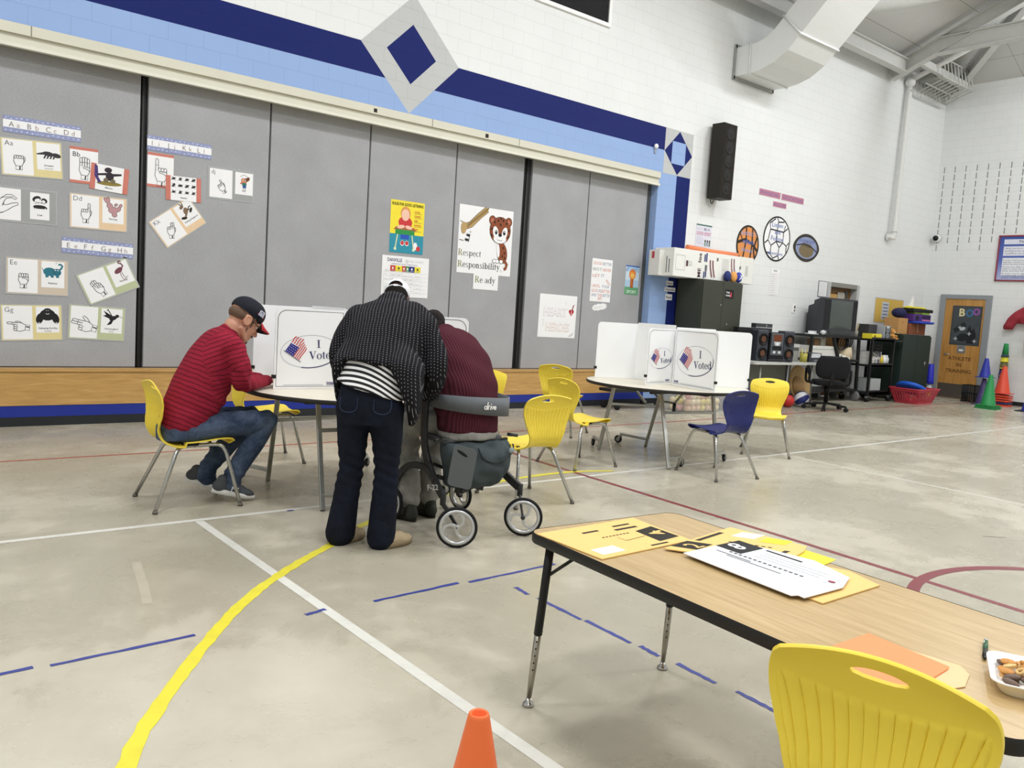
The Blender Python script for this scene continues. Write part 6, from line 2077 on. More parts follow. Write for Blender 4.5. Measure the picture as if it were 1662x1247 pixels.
on_wall('animal_picture_card', 'red-edged picture card with rows of small black insects', 'card', 3.261, 2.768, .409, .285, 1.5, RB, pic(insects, M('3a3a3c', .6), 'Insects'), y=YP-.006, group='sign language alphabet cards')
def strip(label, txt, cx, cz, rot):
    bl = M('8f97bd', .5, 0, .3, .3, 26); pl = M('c2c6da', .5)
    def d(a, w_, h):
        a.rect(0, h*.30, w_, h*.76, WP, 1)
        rn = random.Random(len(txt)+int(cx*100))
        for i in range(15):
            for y in (.86, .15): a.ell(w_*(i+.5)/15, h*(y+rn.uniform(-.05, .05)), .010*rn.uniform(.6, 1.2), .008, pl, 1)
        n = len(txt)
        for i, (p, c) in enumerate(zip(txt, ('5b3a48', '5b3a48', '46405c', '46405c'))):
            a.text(p[0], w_*(.07+.235*i), h*.34, h*.46, M('5d4550', .6), 2, 'l', None, -.012)
            a.text(p[1], w_*(.07+.235*i)+.075, h*.34, h*.44, M('7d5d55', .6), 2, 'l', None, -.012)
    on_wall('letter_strip', label, 'letter strip', cx, cz, .74, .172, rot, bl, d, group='blue alphabet letter strips')
strip('blue and white letter strip Aa Bb Cc Dd at the upper left', ('Aa', 'Bb', 'Cc', 'Dd'), 1.774, 3.199, 0.6)
strip('blue and white letter strip Ee Ff Gg Hh in the middle of the cards', ('Ee', 'Ff', 'Gg', 'Hh'), 2.34, 1.982, -1)
strip('blue and white letter strip Ii Jj Kk Ll right of the black seam', ('Ii', 'Jj', 'Kk', 'Ll'), 3.209, 3.246, 0.2)

def listening(a, w_, h):
    yel, teal = M('f0dd3e', .45), M('2f8fa6', .45)
    a.rect(0, h*.36, w_, h, yel, 1); a.rect(0, 0, w_, h*.36, teal, 1)
    a.text('RULES FOR GOOD LISTENING', w_/2, h*.905, .055, M('1e2a18', .6), 3, 'c', w_*.92, .03)
    sk, rd, br, gr, bu = M('eec3ae', .6), M('c93a3c', .6), M('a5653f', .6), M('2f8f48', .6), M('2b52b8', .6)
    x = w_*.44
    a.ell(x, h*.76, .085, .10, M('d99a5a', .6), 2); a.ell(x-.002, h*.73, .066, .082, sk, 3)
    a.ell(x, h*.59, .115, .085, rd, 2); a.poly([(x-.12, h*.47), (x+.12, h*.47), (x+.08, h*.62), (x-.08, h*.62)], rd, 2)
    a.ell(x-.07, h*.50, .065, .025, sk, 4, 10); a.ell(x+.06, h*.50, .06, .025, sk, 4, -10)
    a.quads([[(x-.19, h*.44), (x+.19, h*.43), (x+.15, h*.50), (x-.15, h*.50)]], br, 3); a.rect(x-.16, h*.355, x+.16, h*.445, gr, 3)
    for sx in (-1, 1):
        a.line([(x+sx*.12, h*.355), (x+sx*.155, h*.08)], .02, M('cfd6b4', .6), 3); a.ell(x+sx*.155, h*.075, .022, .022, M('dce4c0', .6), 4)
    a.rect(x-.07, h*.27, x+.07, h*.355, bu, 2)
    for sx in (-1, 1): a.ell(x+sx*.038, h*.19, .034, .038, WP, 2); a.ell(x+sx*.038, h*.195, .028, .030, rd, 3)
    a.rect(w_*.70, h*.08, w_*.82, h*.19, WP, 2); a.ell(w_*.85, h*.105, .035, .035, rd, 3); a.rect(w_*.72, h*.15, w_*.80, h*.22, WP, 3)
    for i, s in enumerate(('LOOK', 'THINK', 'ASK', 'HANDS', 'REST')):
        a.text(s, w_*.70, h*(.795-.085*i), .036, rd, 3, 'l', None, .015); a.rect(w_*.70, h*(.775-.085*i), w_*.93, h*(.782-.085*i), M('9c8a3a', .6), 3)
on_wall('poster', 'yellow and teal RULES FOR GOOD LISTENING poster with a boy at a desk', 'poster', 6.394, 2.657, .565, .737, .4, WP, listening)
def danville(a, w_, h):
    a.text('DANVILLE', .085, h*.86, .068, M('27305f', .6), 1, 'l', .24, .02)
    for i in range(6): a.at(w_*.52, h*.885, 60*i).line([(0.008, 0), (.032, 0)], .005, M('6d6f80', .6), 1)
    a.text('PUBLIC SCHOOLS', w_*.57, h*.865, .045, M('b9bcc6', .6), 1, 'l', .24)
    a.text('ELEMENTARY SCHOOL EXPECTATIONS', w_*.2, h*.785, .03, M('555b7e', .6), 1, 'l', .43)
    for i, (c, x0, x1) in enumerate((('c2403c', .17, .28), ('e8d93a', .28, .42), ('bf3a38', .42, .50), ('3d8a48', .50, .57), ('2b347c', .57, .69), ('e8d93a', .69, .82))):
        a.rect(w_*x0, h*.62, w_*x1, h*.765, M(c, .5), 1); a.ell(w_*(x0+x1)/2, h*.70, .014, .016, WP if i not in (1, 5) else K0, 2); a.rect(w_*(x0+x1)/2-.02, h*.645, w_*(x0+x1)/2+.02, h*.655, WP if i not in (1, 5) else K0, 2)
    g_ = M('a9abb2', .6)
    for j in range(6): a.rect(.03, h*(.10+.10*j), w_-.03, h*(.10+.10*j)+.002, g_, 1)
    for i in range(7): a.rect(w_*(.04+.1315*i), h*.06, w_*(.04+.1315*i)+.002, h*.60, g_, 1)
    rn = random.Random(2)
    for j in range(6):
        for i in range(6):
            for k in range(2):
                if rn.random() < .75: a.rect(w_*(.06+.1315*i), h*(.115+.1*j-.028*k+.03), w_*(.06+.1315*i+.05+.05*rn.random()), h*(.115+.1*j-.028*k+.03)+.004, g_, 1)
on_wall('poster', 'white DANVILLE school chart with a row of coloured squares', 'poster', 6.407, 1.951, .786, .577, .4, WP, danville)
def respect(a, w_, h):
    olive = M('7d7a3c', .6)
    a.serif('Respect', .01, h*.255, .135, K0, 1, olive, .03, .95)
    a.serif('Responsibility', .01, h*.085, .135, K0, 1, olive, .025, .97)
    br, dk, tan = M('8a4a2c', .6), M('3a211a', .6), M('b99a68', .6)
    # spotted cub
    b = a.at(w_*.76, h*.62, 0, .98)
    for sx in (-1, 1):
        b.ell(sx*.165, .215, .068, .075, dk, 1); b.ell(sx*.165, .215, .06, .067, br, 2); b.ell(sx*.165, .21, .032, .04, M('b5715a', .6), 3)
    b.ell(0, .07, .215, .215, dk, 2); b.ell(0, .07, .207, .207, br, 3)
    b.ell(-.09, .03, .055, .10, WP, 4, 14); b.ell(.09, .03, .055, .10, WP, 4, -14); b.ell(0, -.065, .13, .07, WP, 4)
    for sx in (-1, 1): b.ell(sx*.082, .035, .026, .036, K0, 5); b.ell(sx*.086, .05, .008, .010, WP, 6)
    b.ell(0, -.005, .036, .026, K0, 5); b.line([(-.05, -.075), (-.025, -.092), (0, -.085), (.025, -.092), (.05, -.075)], .006, K0, 5)
    for x, y in ((-.05, .22), (.05, .23), (0, .16), (-.12, .19), (.12, .19), (-.17, .08), (.17, .08), (.0, .26), (-.17, -.02), (.17, -.02)): b.ell(x, y, .018, .022, dk, 5)
    b.ell(.06, -.28, .105, .17, dk, 1, 12); b.ell(.06, -.28, .098, .162, br, 2, 12); b.ell(-.02, -.25, .03, .11, WP, 3, 6)
    for x, y in ((.08, -.2), (.11, -.28), (.07, -.33), (.12, -.36)): b.ell(x, y, .016, .02, dk, 3)
    for x in (-.09, -.03, .05): b.ell(x, -.42, .04, .034, K0, 3); b.ell(x, -.42, .034, .028, WP, 4)
    b.line([(.12, -.40), (.17, -.46), (.15, -.52), (.09, -.55)], .05, br, 3); b.line([(.11, -.54), (.06, -.565)], .05, WP, 4)
    # tree branch with a striped tail
    b = a.at(.02, h*.66, 0, 1)
    b.line([(.09, .02), (.2, .06), (.35, .20), (.50, .32)], .095, dk, 1); b.line([(.09, .02), (.2, .06), (.35, .20), (.50, .32)], .08, tan, 2)
    for i in range(9): b.ell(.16+.042*i, .05+.033*i, .02, .045, M('8c7444', .6), 3, -38); 
    b.ell(.07, .0, .05, .09, tan, 2); b.ell(.07, .0, .05, .09, dk, 1); b.line([(0, .10), (.06, .08)], .008, K0, 1); b.line([(0, -.18), (.08, -.19)], .008, K0, 1)
    for i in range(4): b.ell(.17-.012*i, -.07-.035*i, .034, .018, K0 if i % 2 else WP, 5, -10)
    b.line([(.2, -.04), (.17, -.2)], .012, K0, 4)
    def ready(c):
        mb = c.mb
        c.rect(w_*.31, -.235, w_*.775, .01, WP, 2)
        c.serif('Re ady', w_*.335, -.13, .14, K0, 4, olive, .02, .97)
    return (('ready_strip', ready),)
on_wall('poster', 'large white Respect Responsibility Ready poster with a spotted cub', 'poster', 7.818, 2.602, 1.043, 1.02, .2, WP, respect)
def outline_text(a, s, x, y, size, m, width, wd=.006):
    vs, fs, x0, x1 = glyphs(s, .02)
    a.text(s, x, y, size, m, 1, 'l', width, .03)
    a.text(s, x+.004, y+.004, size, WP, 2, 'l', width-.008, .006)
def heart(a, w_, h):
    p, o = M('c9b3bf', .6), M('cfae98', .6)
    outline_text(a, 'HEART', w_*.12, h*.50, .20, p, w_*.62)
    outline_text(a, 'HEROES', w_*.20, h*.15, .20, o, w_*.64)
    rd = M('b3202c', .5)
    x, y = w_*.86, h*.60
    for sx in (-1, 1): a.ell(x+sx*.026, y+.022, .032, .032, rd, 2)
    a.poly([(x-.055, y+.012), (x, y-.06), (x+.055, y+.012), (x, y+.03)], rd, 2); a.poly([(x, y+.03), (x+.03, y+.12), (x+.065, y+.15), (x+.02, y+.03)], M('7c2430', .5), 2); a.rect(x-.004, y-.04, x+.006, y+.03, WP, 3)
    g_ = M('77777a', .6)
    for i in range(3): a.ell(w_*.13, h*(.28+.06*i), .005, .008, g_, 1)
    a.line([(w_*.82, h*.03), (w_*.95, h*.13)], .006, g_, 1); a.line([(w_*.86, h*.03), (w_*.95, h*.09)], .006, g_, 1)
    a.line([(w_*.7, h*.85), (w_*.7, h*.78)], .006, p, 1)
on_wall('poster', 'white hand-lettered HEART poster with a red heart and flame', 'poster', 9.423, 1.513, .845, .715, -.4, WP, heart)
def better(a, w_, h):
    r, b, g_ = M('cf8f80', .6), M('8f98ad', .6), M('a3a7a0', .6)
    rows = (('GOOD', r, .03, .86, .21), ('BETTER', b, .26, .86, .22), ('BEST', g_, .03, .72, .21), ('NEVER', r, .26, .72, .22), ('LET', r, .03, .57, .18), ('IT', b, .24, .58, .08), ('UNTIL', r, .03, .33, .2), ('YOUR', b, .27, .33, .19), ('GOOD', r, .03, .22, .16), ('IS', b, .21, .22, .06), ('BETTER', r, .28, .22, .2), ('AND', b, .03, .12, .13), ('THE', r, .18, .12, .11), ('BETTER', b, .31, .12, .18), ('BEST', r, .2, .04, .1))
    for s, m, x, y, wd in rows: a.text(s, x*w_/.5, y*h, .072, m, 1, 'l', wd*w_/.5, .01)
    a.at(w_*.72, h*.50, -42).text('REST', 0, 0, .06, r, 1, 'l', .13, .01)
on_wall('poster', 'narrow white hand-lettered Good Better Best sheet', 'poster', 10.393, 2.178, .50, .74, -.3, WP, better)
def star(a, w_, h):
    pts = []
    n = 26
    for i in range(n):
        t = 2*math.pi*i/n
        k = 1.0 if i % 2 else .78
        pts.append((w_/2+w_*.5*k*math.copysign(abs(math.cos(t))**.7, math.cos(t)), h/2+h*.5*k*math.copysign(abs(math.sin(t))**.7, math.sin(t))))
    a.poly(pts, WP, 0)
    a.text('REST', w_*.2, h*.3, .055, M('c9c6c4', .6), 1, 'l', w_*.5)
on_wall('paper_cutout', 'small jagged white paper cutout under the Good Better Best sheet', 'paper', 10.394, 1.717, .40, .125, 9, None, star)
def lion(a, w_, h):
    a.rect(0, h*.22, w_, h, M('a9c4dc', .55), 1); a.rect(0, h*.5, w_, h*.78, M('c5d6e2', .55), 2); a.rect(0, 0, w_, h*.26, M('5f9f72', .55), 2); a.rect(0, h*.955, w_, h, M('3f62ae', .55), 2)
    o = M('d9782e', .6)
    a.ell(w_*.5, h*.70, .085, .095, o, 3); a.ell(w_*.5, h*.66, .055, .06, M('eab04a', .6), 4)
    for x in (-.02, .02): a.ell(w_*.5+x, h*.67, .008, .012, WP, 5)
    a.rect(w_*.38, h*.24, w_*.60, h*.56, M('a8572a', .6), 3); a.rect(w_*.42, h*.30, w_*.5, h*.55, M('c9722f', .6), 4)
    a.text('SPORT', w_*.16, h*.05, .075, M('dfe9e0', .6), 3, 'l', w_*.7, .01)
    a.text('GOOD', w_*.3, h*.84, .05, M('6f8db8', .6), 3, 'l', w_*.5)
    a.line([(w_*.04, h*.80), (w_*.2, h*.95)], .012, M('3f62ae', .6), 3)
on_wall('drawing', 'small blue and green drawing of an orange lion', 'drawing', 11.172, 2.237, .355, .52, -.5, WP, lion)
def band(txt):
    def d(a, w_, h):
        rn = random.Random(w_)
        a.text(txt, w_*.06, h*.22, h*.74, M('6f6694', .6), 1, 'l', w_*.88, .01)
    return d
PKB = M('b87a90', .55, 0, .3, .2, 40)
on_wall('word_banner', 'longer left mauve word banner high on the white block wall', 'banner', 14.951, 4.275, .75, .125, 0, PKB, band('PHYSICAL'), y=YW-.004, group='mauve word banners')
on_wall('word_banner', 'right mauve word banner high on the white block wall', 'banner', 15.789, 4.272, .83, .125, 0, PKB, band('EDUCATION'), y=YW-.004, group='mauve word banners')
on_wall('word_banner', 'short lower mauve word banner under the two long ones', 'banner', 15.331, 4.09, .48, .105, 0, PKB, band('RULES'), y=YW-.004, group='mauve word banners')
def cutball(name, label, cx, cz, rx, ry, fill, draw, shape=None):
    th = .006
    mb = MB()
    pts = shape or [(rx*math.cos(t), ry*math.sin(t)) for t in [2*math.pi*i/40 for i in range(40)]]
    a = Art(mb, (0, 0, 0), (1, 0, 0), (0, 0, 1), 0)
    n = len(pts)
    mb.add([(x, 0, y) for x, y in pts]+[(x, -th, y) for x, y in pts], [tuple(range(n)), tuple(range(n, 2*n))[::-1]]+[(i, (i+1) % n, n+(i+1) % n, n+i) for i in range(n)], fill)
    a.base = th
    draw(a)
    tag(mb.build(name, None, (cx, YW-.002, cz)), label, 'wall cutout', 'paper ball cutouts on the wall')
BLUEI = M('5f6fae', .6)
def basket(a):
    rx, ry = .38, .40
    k = M('2b2622', .6); o = M('d98f50', .55)
    a.ell(0, 0, .335, .355, o, 1, n=36)
    a.line([(-.34, .03), (-.1, .10), (.12, .04), (.34, -.10)], .06, k, 2); a.line([(-.09, .34), (-.07, .1), (-.14, -.3)], .045, k, 2); a.line([(.12, .33), (.14, .04), (.10, -.32)], .045, k, 2); a.line([(.30, .18), (.2, -.06), (.26, -.26)], .05, k, 2); a.line([(-.28, .2), (-.2, .1)], .03, k, 2)
    a.text('RESPECT', -.25, .19, .09, M('9aa0c8', .6), 4, 'l', .5, .01); a.text('others', -.18, .02, .14, BLUEI, 4, 'l', .38, .02); a.text('Always', -.22, -.14, .11, M('9aa0c8', .6), 4, 'l', .40, .01)
cutball('paper_basketball', 'orange and black paper basketball cutout partly behind the white box', 14.335, 3.17, .38, .395, M('2b2622', .6), basket)
def soccer(a):
    k = M('1f1f22', .6)
    a.ell(0, 0, .455, .435, WP, 1, n=40)
    L_ = lambda p, w_=.028: a.line(p, w_, k, 2)
    L_([(-.30, .30), (-.10, .41)]); L_([(-.30, .30), (-.26, .18), (.22, .16), (.27, .30)]); L_([(.0, .35), (-.02, .17)]); L_([(-.05, .43), (.02, .35), (.22, .37)]); L_([(-.26, .18), (-.32, -.05), (-.2, -.15), (-.02, -.05), (.22, -.06), (.22, .16)]); L_([(-.02, .17), (-.03, -.05)]); L_([(.22, .16), (.36, .25)]); L_([(-.32, -.05), (-.43, -.12)]); L_([(-.2, -.15), (-.2, -.32), (-.1, -.41), (.08, -.34), (.1, -.17), (-.03, -.05)]); L_([(.1, -.17), (.22, -.06), (.36, -.12), (.44, -.04)]); L_([(.36, -.12), (.36, -.26)]); L_([(.08, -.34), (.12, -.42)]); L_([(-.2, -.32), (-.33, -.3)])
    a.text('Listen', -.22, .24, .13, BLUEI, 4, 'l', .40, .01); a.text('and', -.10, .10, .12, BLUEI, 4, 'l', .20, .02); a.text('Follow', -.22, -.04, .13, BLUEI, 4, 'l', .46, .01); a.text('directions', -.30, -.33, .09, BLUEI, 4, 'l', .55, .01)
cutball('paper_soccer_ball', 'white paper soccer ball cutout with black lines and blue words', 15.335, 3.39, .49, .468, M('1f1f22', .6), soccer)
def football(a):
    a.ell(0, -.0, .42, .235, M('8b95b8', .55), 1, n=36); a.ell(.0, -.06, .29, .15, M('77694e', .6), 2, n=30)
    k = M('2b2622', .6)
    a.line([(-.40, .03), (-.1, .08), (.2, .03), (.42, -.06)], .026, k, 3)
    for i in range(7): a.line([(-.14+.05*i, .03-.004*i), (-.135+.05*i, .13-.004*i)], .012, k, 3)
    a.text('SPORTSMANSHIP', -.30, .12, .07, BLUEI, 4, 'l', .6, .01)
fb = []
for i in range(40):
    t = 2*math.pi*i/40
    c, s_ = math.cos(t), math.sin(t)
    fb.append((.515*c, .30*math.copysign(abs(s_)**1.25, s_)))
cutball('paper_football', 'brown and blue paper football cutout on the right', 16.475, 3.31, .5, .3, M('36332c', .6), football, fb)
def sport(a, w_, h):
    a.rect(0, h*.94, w_, h, M('3f6a5c', .6), 1); a.text('BE A', w_*.5, h*.74, .07, M('4a4f86', .6), 1, 'l', .17, .01); a.text('HOW TO', w_*.05, h*.75, .05, M('b9a9b5', .6), 1, 'l', .16); a.text('GOOD SPORT', w_*.04, h*.52, .09, M('b8487e', .6), 1, 'l', w_*.92, .015)
    for j in range(6): a.rect(w_*.06, h*(.42-.06*j), w_*(.4+.08*(j % 3)), h*(.42-.06*j)+.006, M('a9adc8', .6), 1)
    for x, c in ((.58, '6c8f74'), (.72, '7f8aa6'), (.86, '5f7a66')): a.rect(w_*x, h*.05, w_*(x+.09), h*.24, M(c, .6), 1); a.ell(w_*(x+.045), h*.28, .022, .024, M('3c4038', .6), 2)
on_wall('poster', 'small GOOD SPORT poster above the white cardboard box', 'poster', 12.912, 3.205, .47, .42, 0, M('d8d9e4', .5), sport, y=YW-.004)
def textsheet(a, w_, h):
    g_ = M('8d8f92', .6)
    a.text('RULES', w_*.5, h*.90, .05, M('55575a', .6), 1, 'c', .12, .02)
    for j in range(10):
        for k in range(2): a.rect(w_*.08, h*(.80-.085*j-.02*k), w_*(.9 if k == 0 else .55), h*(.80-.085*j-.02*k)+.004, g_, 1)
on_wall('text_sheet', 'plain white sheet of typed rules under the soccer ball cutout', 'paper', 15.391, 2.49, .32, .56, 0, WP, textsheet, y=YW-.004)
for s, cx, cz, wd, lb in (('Respect', 12.034, 2.246, .20, 'uppermost white word label Respect on the dark blue stripe'), ('Responsible', 12.057, 2.129, .30, 'middle and longest white word label on the dark blue stripe'), ('Ready', 12.037, 1.987, .19, 'lowest white word label Ready on the dark blue stripe')):
    hh = .11 if s == 'Ready' else .08
    on_wall('word_label', lb, 'label', cx, cz, wd, hh, 0, WP, lambda a, w_, h, s=s: a.text(s, w_/2, h*.28, h*.6, M('55585e', .6), 1, 'c', w_*.8, .02), y=YW-.004, group='word labels on the blue stripe')
def notice(a, w_, h):
    for j in range(8): a.rect(w_*.12, h*(.85-.1*j), w_*.85, h*(.85-.1*j)+.008, M('a9abb0', .6), 1)
on_wall('framed_notice', 'small framed notice on the wall just above the television', 'notice', 17.28, 2.47, .36, .36, 0, M('8f9096', .5), lambda a, w_, h: (a.rect(.02, .02, w_-.02, h-.02, WP, 1), notice(Art(a.mb, a.o, a.U, a.V, a.EPS), w_, h))[1], y=YW-.01, th=.012)
def rules_board():
    x = XR-.02
    W, H = 1.75, 1.12
    yc, zc = 8.53-W/2, 3.58
    t = thing('framed_poster', 'blue framed rules poster with a red border at the right photo edge', 'poster', (x, yc, zc))
    rd = M('8c3d4a', .4)
    mb = MB()
    for a in ((-W/2, W/2, H/2-.035, H/2), (-W/2, W/2, -H/2, -H/2+.035), (-W/2, -W/2+.035, -H/2, H/2), (W/2-.035, W/2, -H/2, H/2)):
        mb.bb(-.02, .012, a[0], a[1], a[2], a[3], rd)
    mb.build('frame', t, bevel=.004)
    mb = MB()
    a = Art(mb, (-.004, W/2, -H/2), (0, -1, 0), (0, 0, 1), 0)
    g = G('blue_poster_fade')
    v = g.coords(); q = g.sep(v)[:]
    g.set(g.ramp(g.math('MULTIPLY_ADD', q[2], .9, .5), [(0.05, lin('aab4d8')), (.45, lin('5568b4')), (.9, lin('3550a0'))]), .25)
    a.rect(.03, .03, W-.03, H-.03, g.m, 0)
    a.rect(.13, H-.22, W-.1, H-.10, M('d9dcea', .4), 1); a.rect(.13, H-.50, W-.1, H-.27, M('dfe2ee', .4), 1); a.rect(.13, .14, W-.1, H-.55, M('e6e8f0', .4), 1)
    k = M('3c3e4e', .5)
    a.text('The Talk Corner', .45, H-.185, .075, k, 2, 'l', .75, .02)
    for i, s in enumerate(('Any person has to resolve a', 'problem the elements of solving', 'conflict to the talk corner')): a.text(s, .17, H-.335-.062*i, .048, k, 2, 'l', .95)
    rn = ('If you and your teammates can', 'agree, shake hands and play', 'sportsmanship counts here', 'If you are able, stay relaxed and', 'talk it out to agree on a plan', 'that works for both players', "If you can't agree, practice", 'walking away and ask', 'your other friend to help')
    for i, s in enumerate(rn): a.text(s, .15, H-.62-.048*i-.02*(i//3), .043, k, 2, 'l', .95)
    mb.build('print', t)
rules_board()
# ------------------------------------------------------------------ things along the back wall
DKGREEN = M('36392f', 0.5, 0, 0.4, 0.05, 3); DKG2 = M('1c2b25', 0.5, 0, 0.4)
CARD = M('b98a52', 0.8, var=.1)
def boxthing(name, label, cat, x0, x1, y0, y1, z0, z1, m, draw=None, group=None, rz=0.0, bevel=.006, parts=None):
    t = thing(name, label, cat, ((x0+x1)/2, (y0+y1)/2, z0), rz, group)
    mb = MB(); w_, d, h = x1-x0, y1-y0, z1-z0
    mb.bb(-w_/2, w_/2, -d/2, d/2, 0, h, m)
    mb.build('body', t, bevel=bevel)
    if draw:
        mb = MB(); draw(Art(mb, (-w_/2, -d/2, 0), (1, 0, 0), (0, 0, 1), .001), w_, h)
        mb.build('front_print', t)
    for nm, f in (parts or ()):
        mb = MB(); f(mb, w_, d, h); mb.build(nm, t, bevel=.003)
    return t
def tall_cabinet():
    t = thing('storage_cabinet', 'tall dark olive metal cabinet under the long white box', 'cabinet', (12.83, 9.85, 0))
    mb = MB(); mb.bb(-.6, .6, -.27, .3, .0, 2.35, DKGREEN); mb.build('body', t, bevel=.008)
    for x0, x1 in ((-.59, -.003), (.003, .59)):
        mb = MB(); mb.bb(x0, x1, -.30, -.272, .06, 2.32, DKGREEN)
        d = mb.build('door', t, bevel=.004)
        if x0 > 0:
            mb = MB(); mb.bb(.38, .42, -.325, -.30, 1.02, 1.14, M('d9d6c8', .4)); mb.build('handle', d)
        mb = MB(); mb.ell((x1-.04 if x0 < 0 else .18, -.303, 1.9 if x0 < 0 else 1.55), (.016, .008, .016), M('a9aca8', .4, .6), 10, 6); mb.build('lock', d)
    mb = MB()
    a = Art(mb, (.06, -.3, 2.03), (1, 0, 0), (0, 0, 1), .002)
    a.rect(0, 0, .26, .17, M('0f1012', .4), 0)
    a.text('Weekly', .03, .10, .05, WP, 1, 'l', .11, .02); a.text('Activities', .02, .045, .05, WP, 1, 'l', .15, .02); a.rect(.16, .03, .20, .12, M('c23a48', .5), 2)
    tag(mb.build('cabinet_sign', None, (12.83, 9.85, 0)), 'small black sign with white words on the olive cabinet door', 'sign')
    return t
tall_cabinet()
def long_box():
    W, H = 2.37, .50
    t = thing('cardboard_box', 'long white cardboard box lying on top of the olive cabinet', 'box', (12.72, 9.925, 2.352))
    wb = M('e7e7e3', .7, var=.03)
    mb = MB(); mb.bb(-W/2, W/2-.42, -.225, .225, 0, H, wb); mb.build('carton', t, bevel=.006)
    mb = MB(); mb.bb(W/2-.42, W/2, -.23, .23, -.0, H+.005, M('e2e2dd', .7)); mb.build('end_sleeve', t, bevel=.006)
    mb = MB()
    k, b, g_ = M('4c2f3a', .6), M('2d3a78', .6), M('6a6c72', .6)
    a = Art(mb, (-W/2, -.231, 0), (1, 0, 0), (0, 0, 1), .001)
    a.line([(.05, .12), (.30, .12), (.30, .38), (.05, .38)], .005, g_, 1, True); a.rect(.34, .20, .39, .30, k, 1); a.ring(.46, .25, .04, .04, .006, g_, 1)
    b1 = a.at(.76, .03, 90); b1.text('ME', 0, 0, .12, k, 1, 'l', .16, .012); b1.text('los', .27, 0, .12, k, 1, 'l', .16, .012)
    b2 = a.at(.88, .02, 90); b2.rect(0, 0, .12, .03, b, 1); b2.rect(.02, -.05, .17, -.02, b, 1); b2.rect(.30, 0, .43, .03, b, 1); b2.rect(.30, -.05, .46, -.02, b, 1); b2.rect(.14, -.06, .24, -.0, g_, 1)
    for x in (1.02, 1.10): a.line([(x, .36), (x+.02, .22), (x+.08, .05)], .03, M('7d4a58', .6), 1)
    for x in (1.68, 1.76): a.line([(x-.02, .44), (x, .28), (x+.04, .14)], .024, M('7d4a58', .6), 1)
    for j in range(8): a.rect(1.38, .20+.03*j, 1.60, .206+.03*j, M('b9b9b8', .6), 1)
    a.rect(1.22, .36, 1.26, .42, g_, 1); a.rect(1.92, .06, 1.98, .14, g_, 1); a.rect(1.93, .26, 1.97, .32, g_, 1)
    for j in range(2): a.at(2.14+.05*j, .14, 90).rect(0, 0, .2, .012, g_, 1)
    e = Art(mb, (-W/2-.001, .225, 0), (0, -1, 0), (0, 0, 1), .001)
    for j in range(3): e.at(.24+.06*j, .06, 90).rect(0, 0, .34-.05*j, .02, g_, 1)
    mb.build('printing', t)
    mb = MB(); mb.bb(-W/2-.15, -W/2-.004, -.02, .225, .0, H-.05, M('dededa', .7)); Art(mb, (-W/2-.151, .2, 0), (0, -1, 0), (0, 0, 1), .001).rect(.04, .3, .10, .42, M('b8464e', .6), 1); mb.build('end_flap', t)
long_box()
def noodle(label, a, b, r, c):
    mb = MB(); A, B = Vector(a), Vector(b)
    mb.tube([A, A.lerp(B, .5)+Vector((0, 0, -.01)), B], r, plastic(c), 14)
    mb.tube([B, B+(B-A).normalized()*.001], r*.35, M('3a2018'), 10)
    tag(mb.build('foam_noodle'), label, 'foam noodle', 'foam noodles on the cabinet')
noodle('orange foam noodle lying along the top of the long white box', (12.05, 9.85, 2.905), (13.7, 9.95, 2.905), .045, 'ee8a5c')
noodle('orange foam noodle end poking out right of the long white box', (13.8, 10.02, 2.72), (14.12, 10.02, 2.70), .065, 'e67d55')
noodle('green foam noodle end poking out right of the long white box', (13.8, 10.0, 2.57), (14.10, 10.0, 2.56), .05, '2f6f4a')
for nm, x, c, lb, ds in (('beach_ball', 13.02, '27336f', 'left dark blue small ball hanging at the box front', 0), ('beach_ball', 13.21, 'e2a25a', 'middle orange small ball at the box front', 1), ('beach_ball', 13.37, '3b46a8', 'right blue and white small ball at the box front', 2)):
    mb = MB(); mb.ell((0, 0, 0), (.085, .06, .10), M(c, .6, bump=.3), 16, 10)
    if ds == 2:
        a = Art(mb, (0, -.062, 0), (1, 0, 0), (0, 0, 1), .001)
        a.line([(-.05, -.05), (.0, .02), (.05, .06)], .02, WP, 1); a.line([(-.03, .05), (.02, -.03), (.04, -.05)], .016, WP, 1)
    tag(mb.build('small_ball', None, (x, 9.628, 2.452)), lb, 'ball', 'small balls at the box front')
    mb = MB()

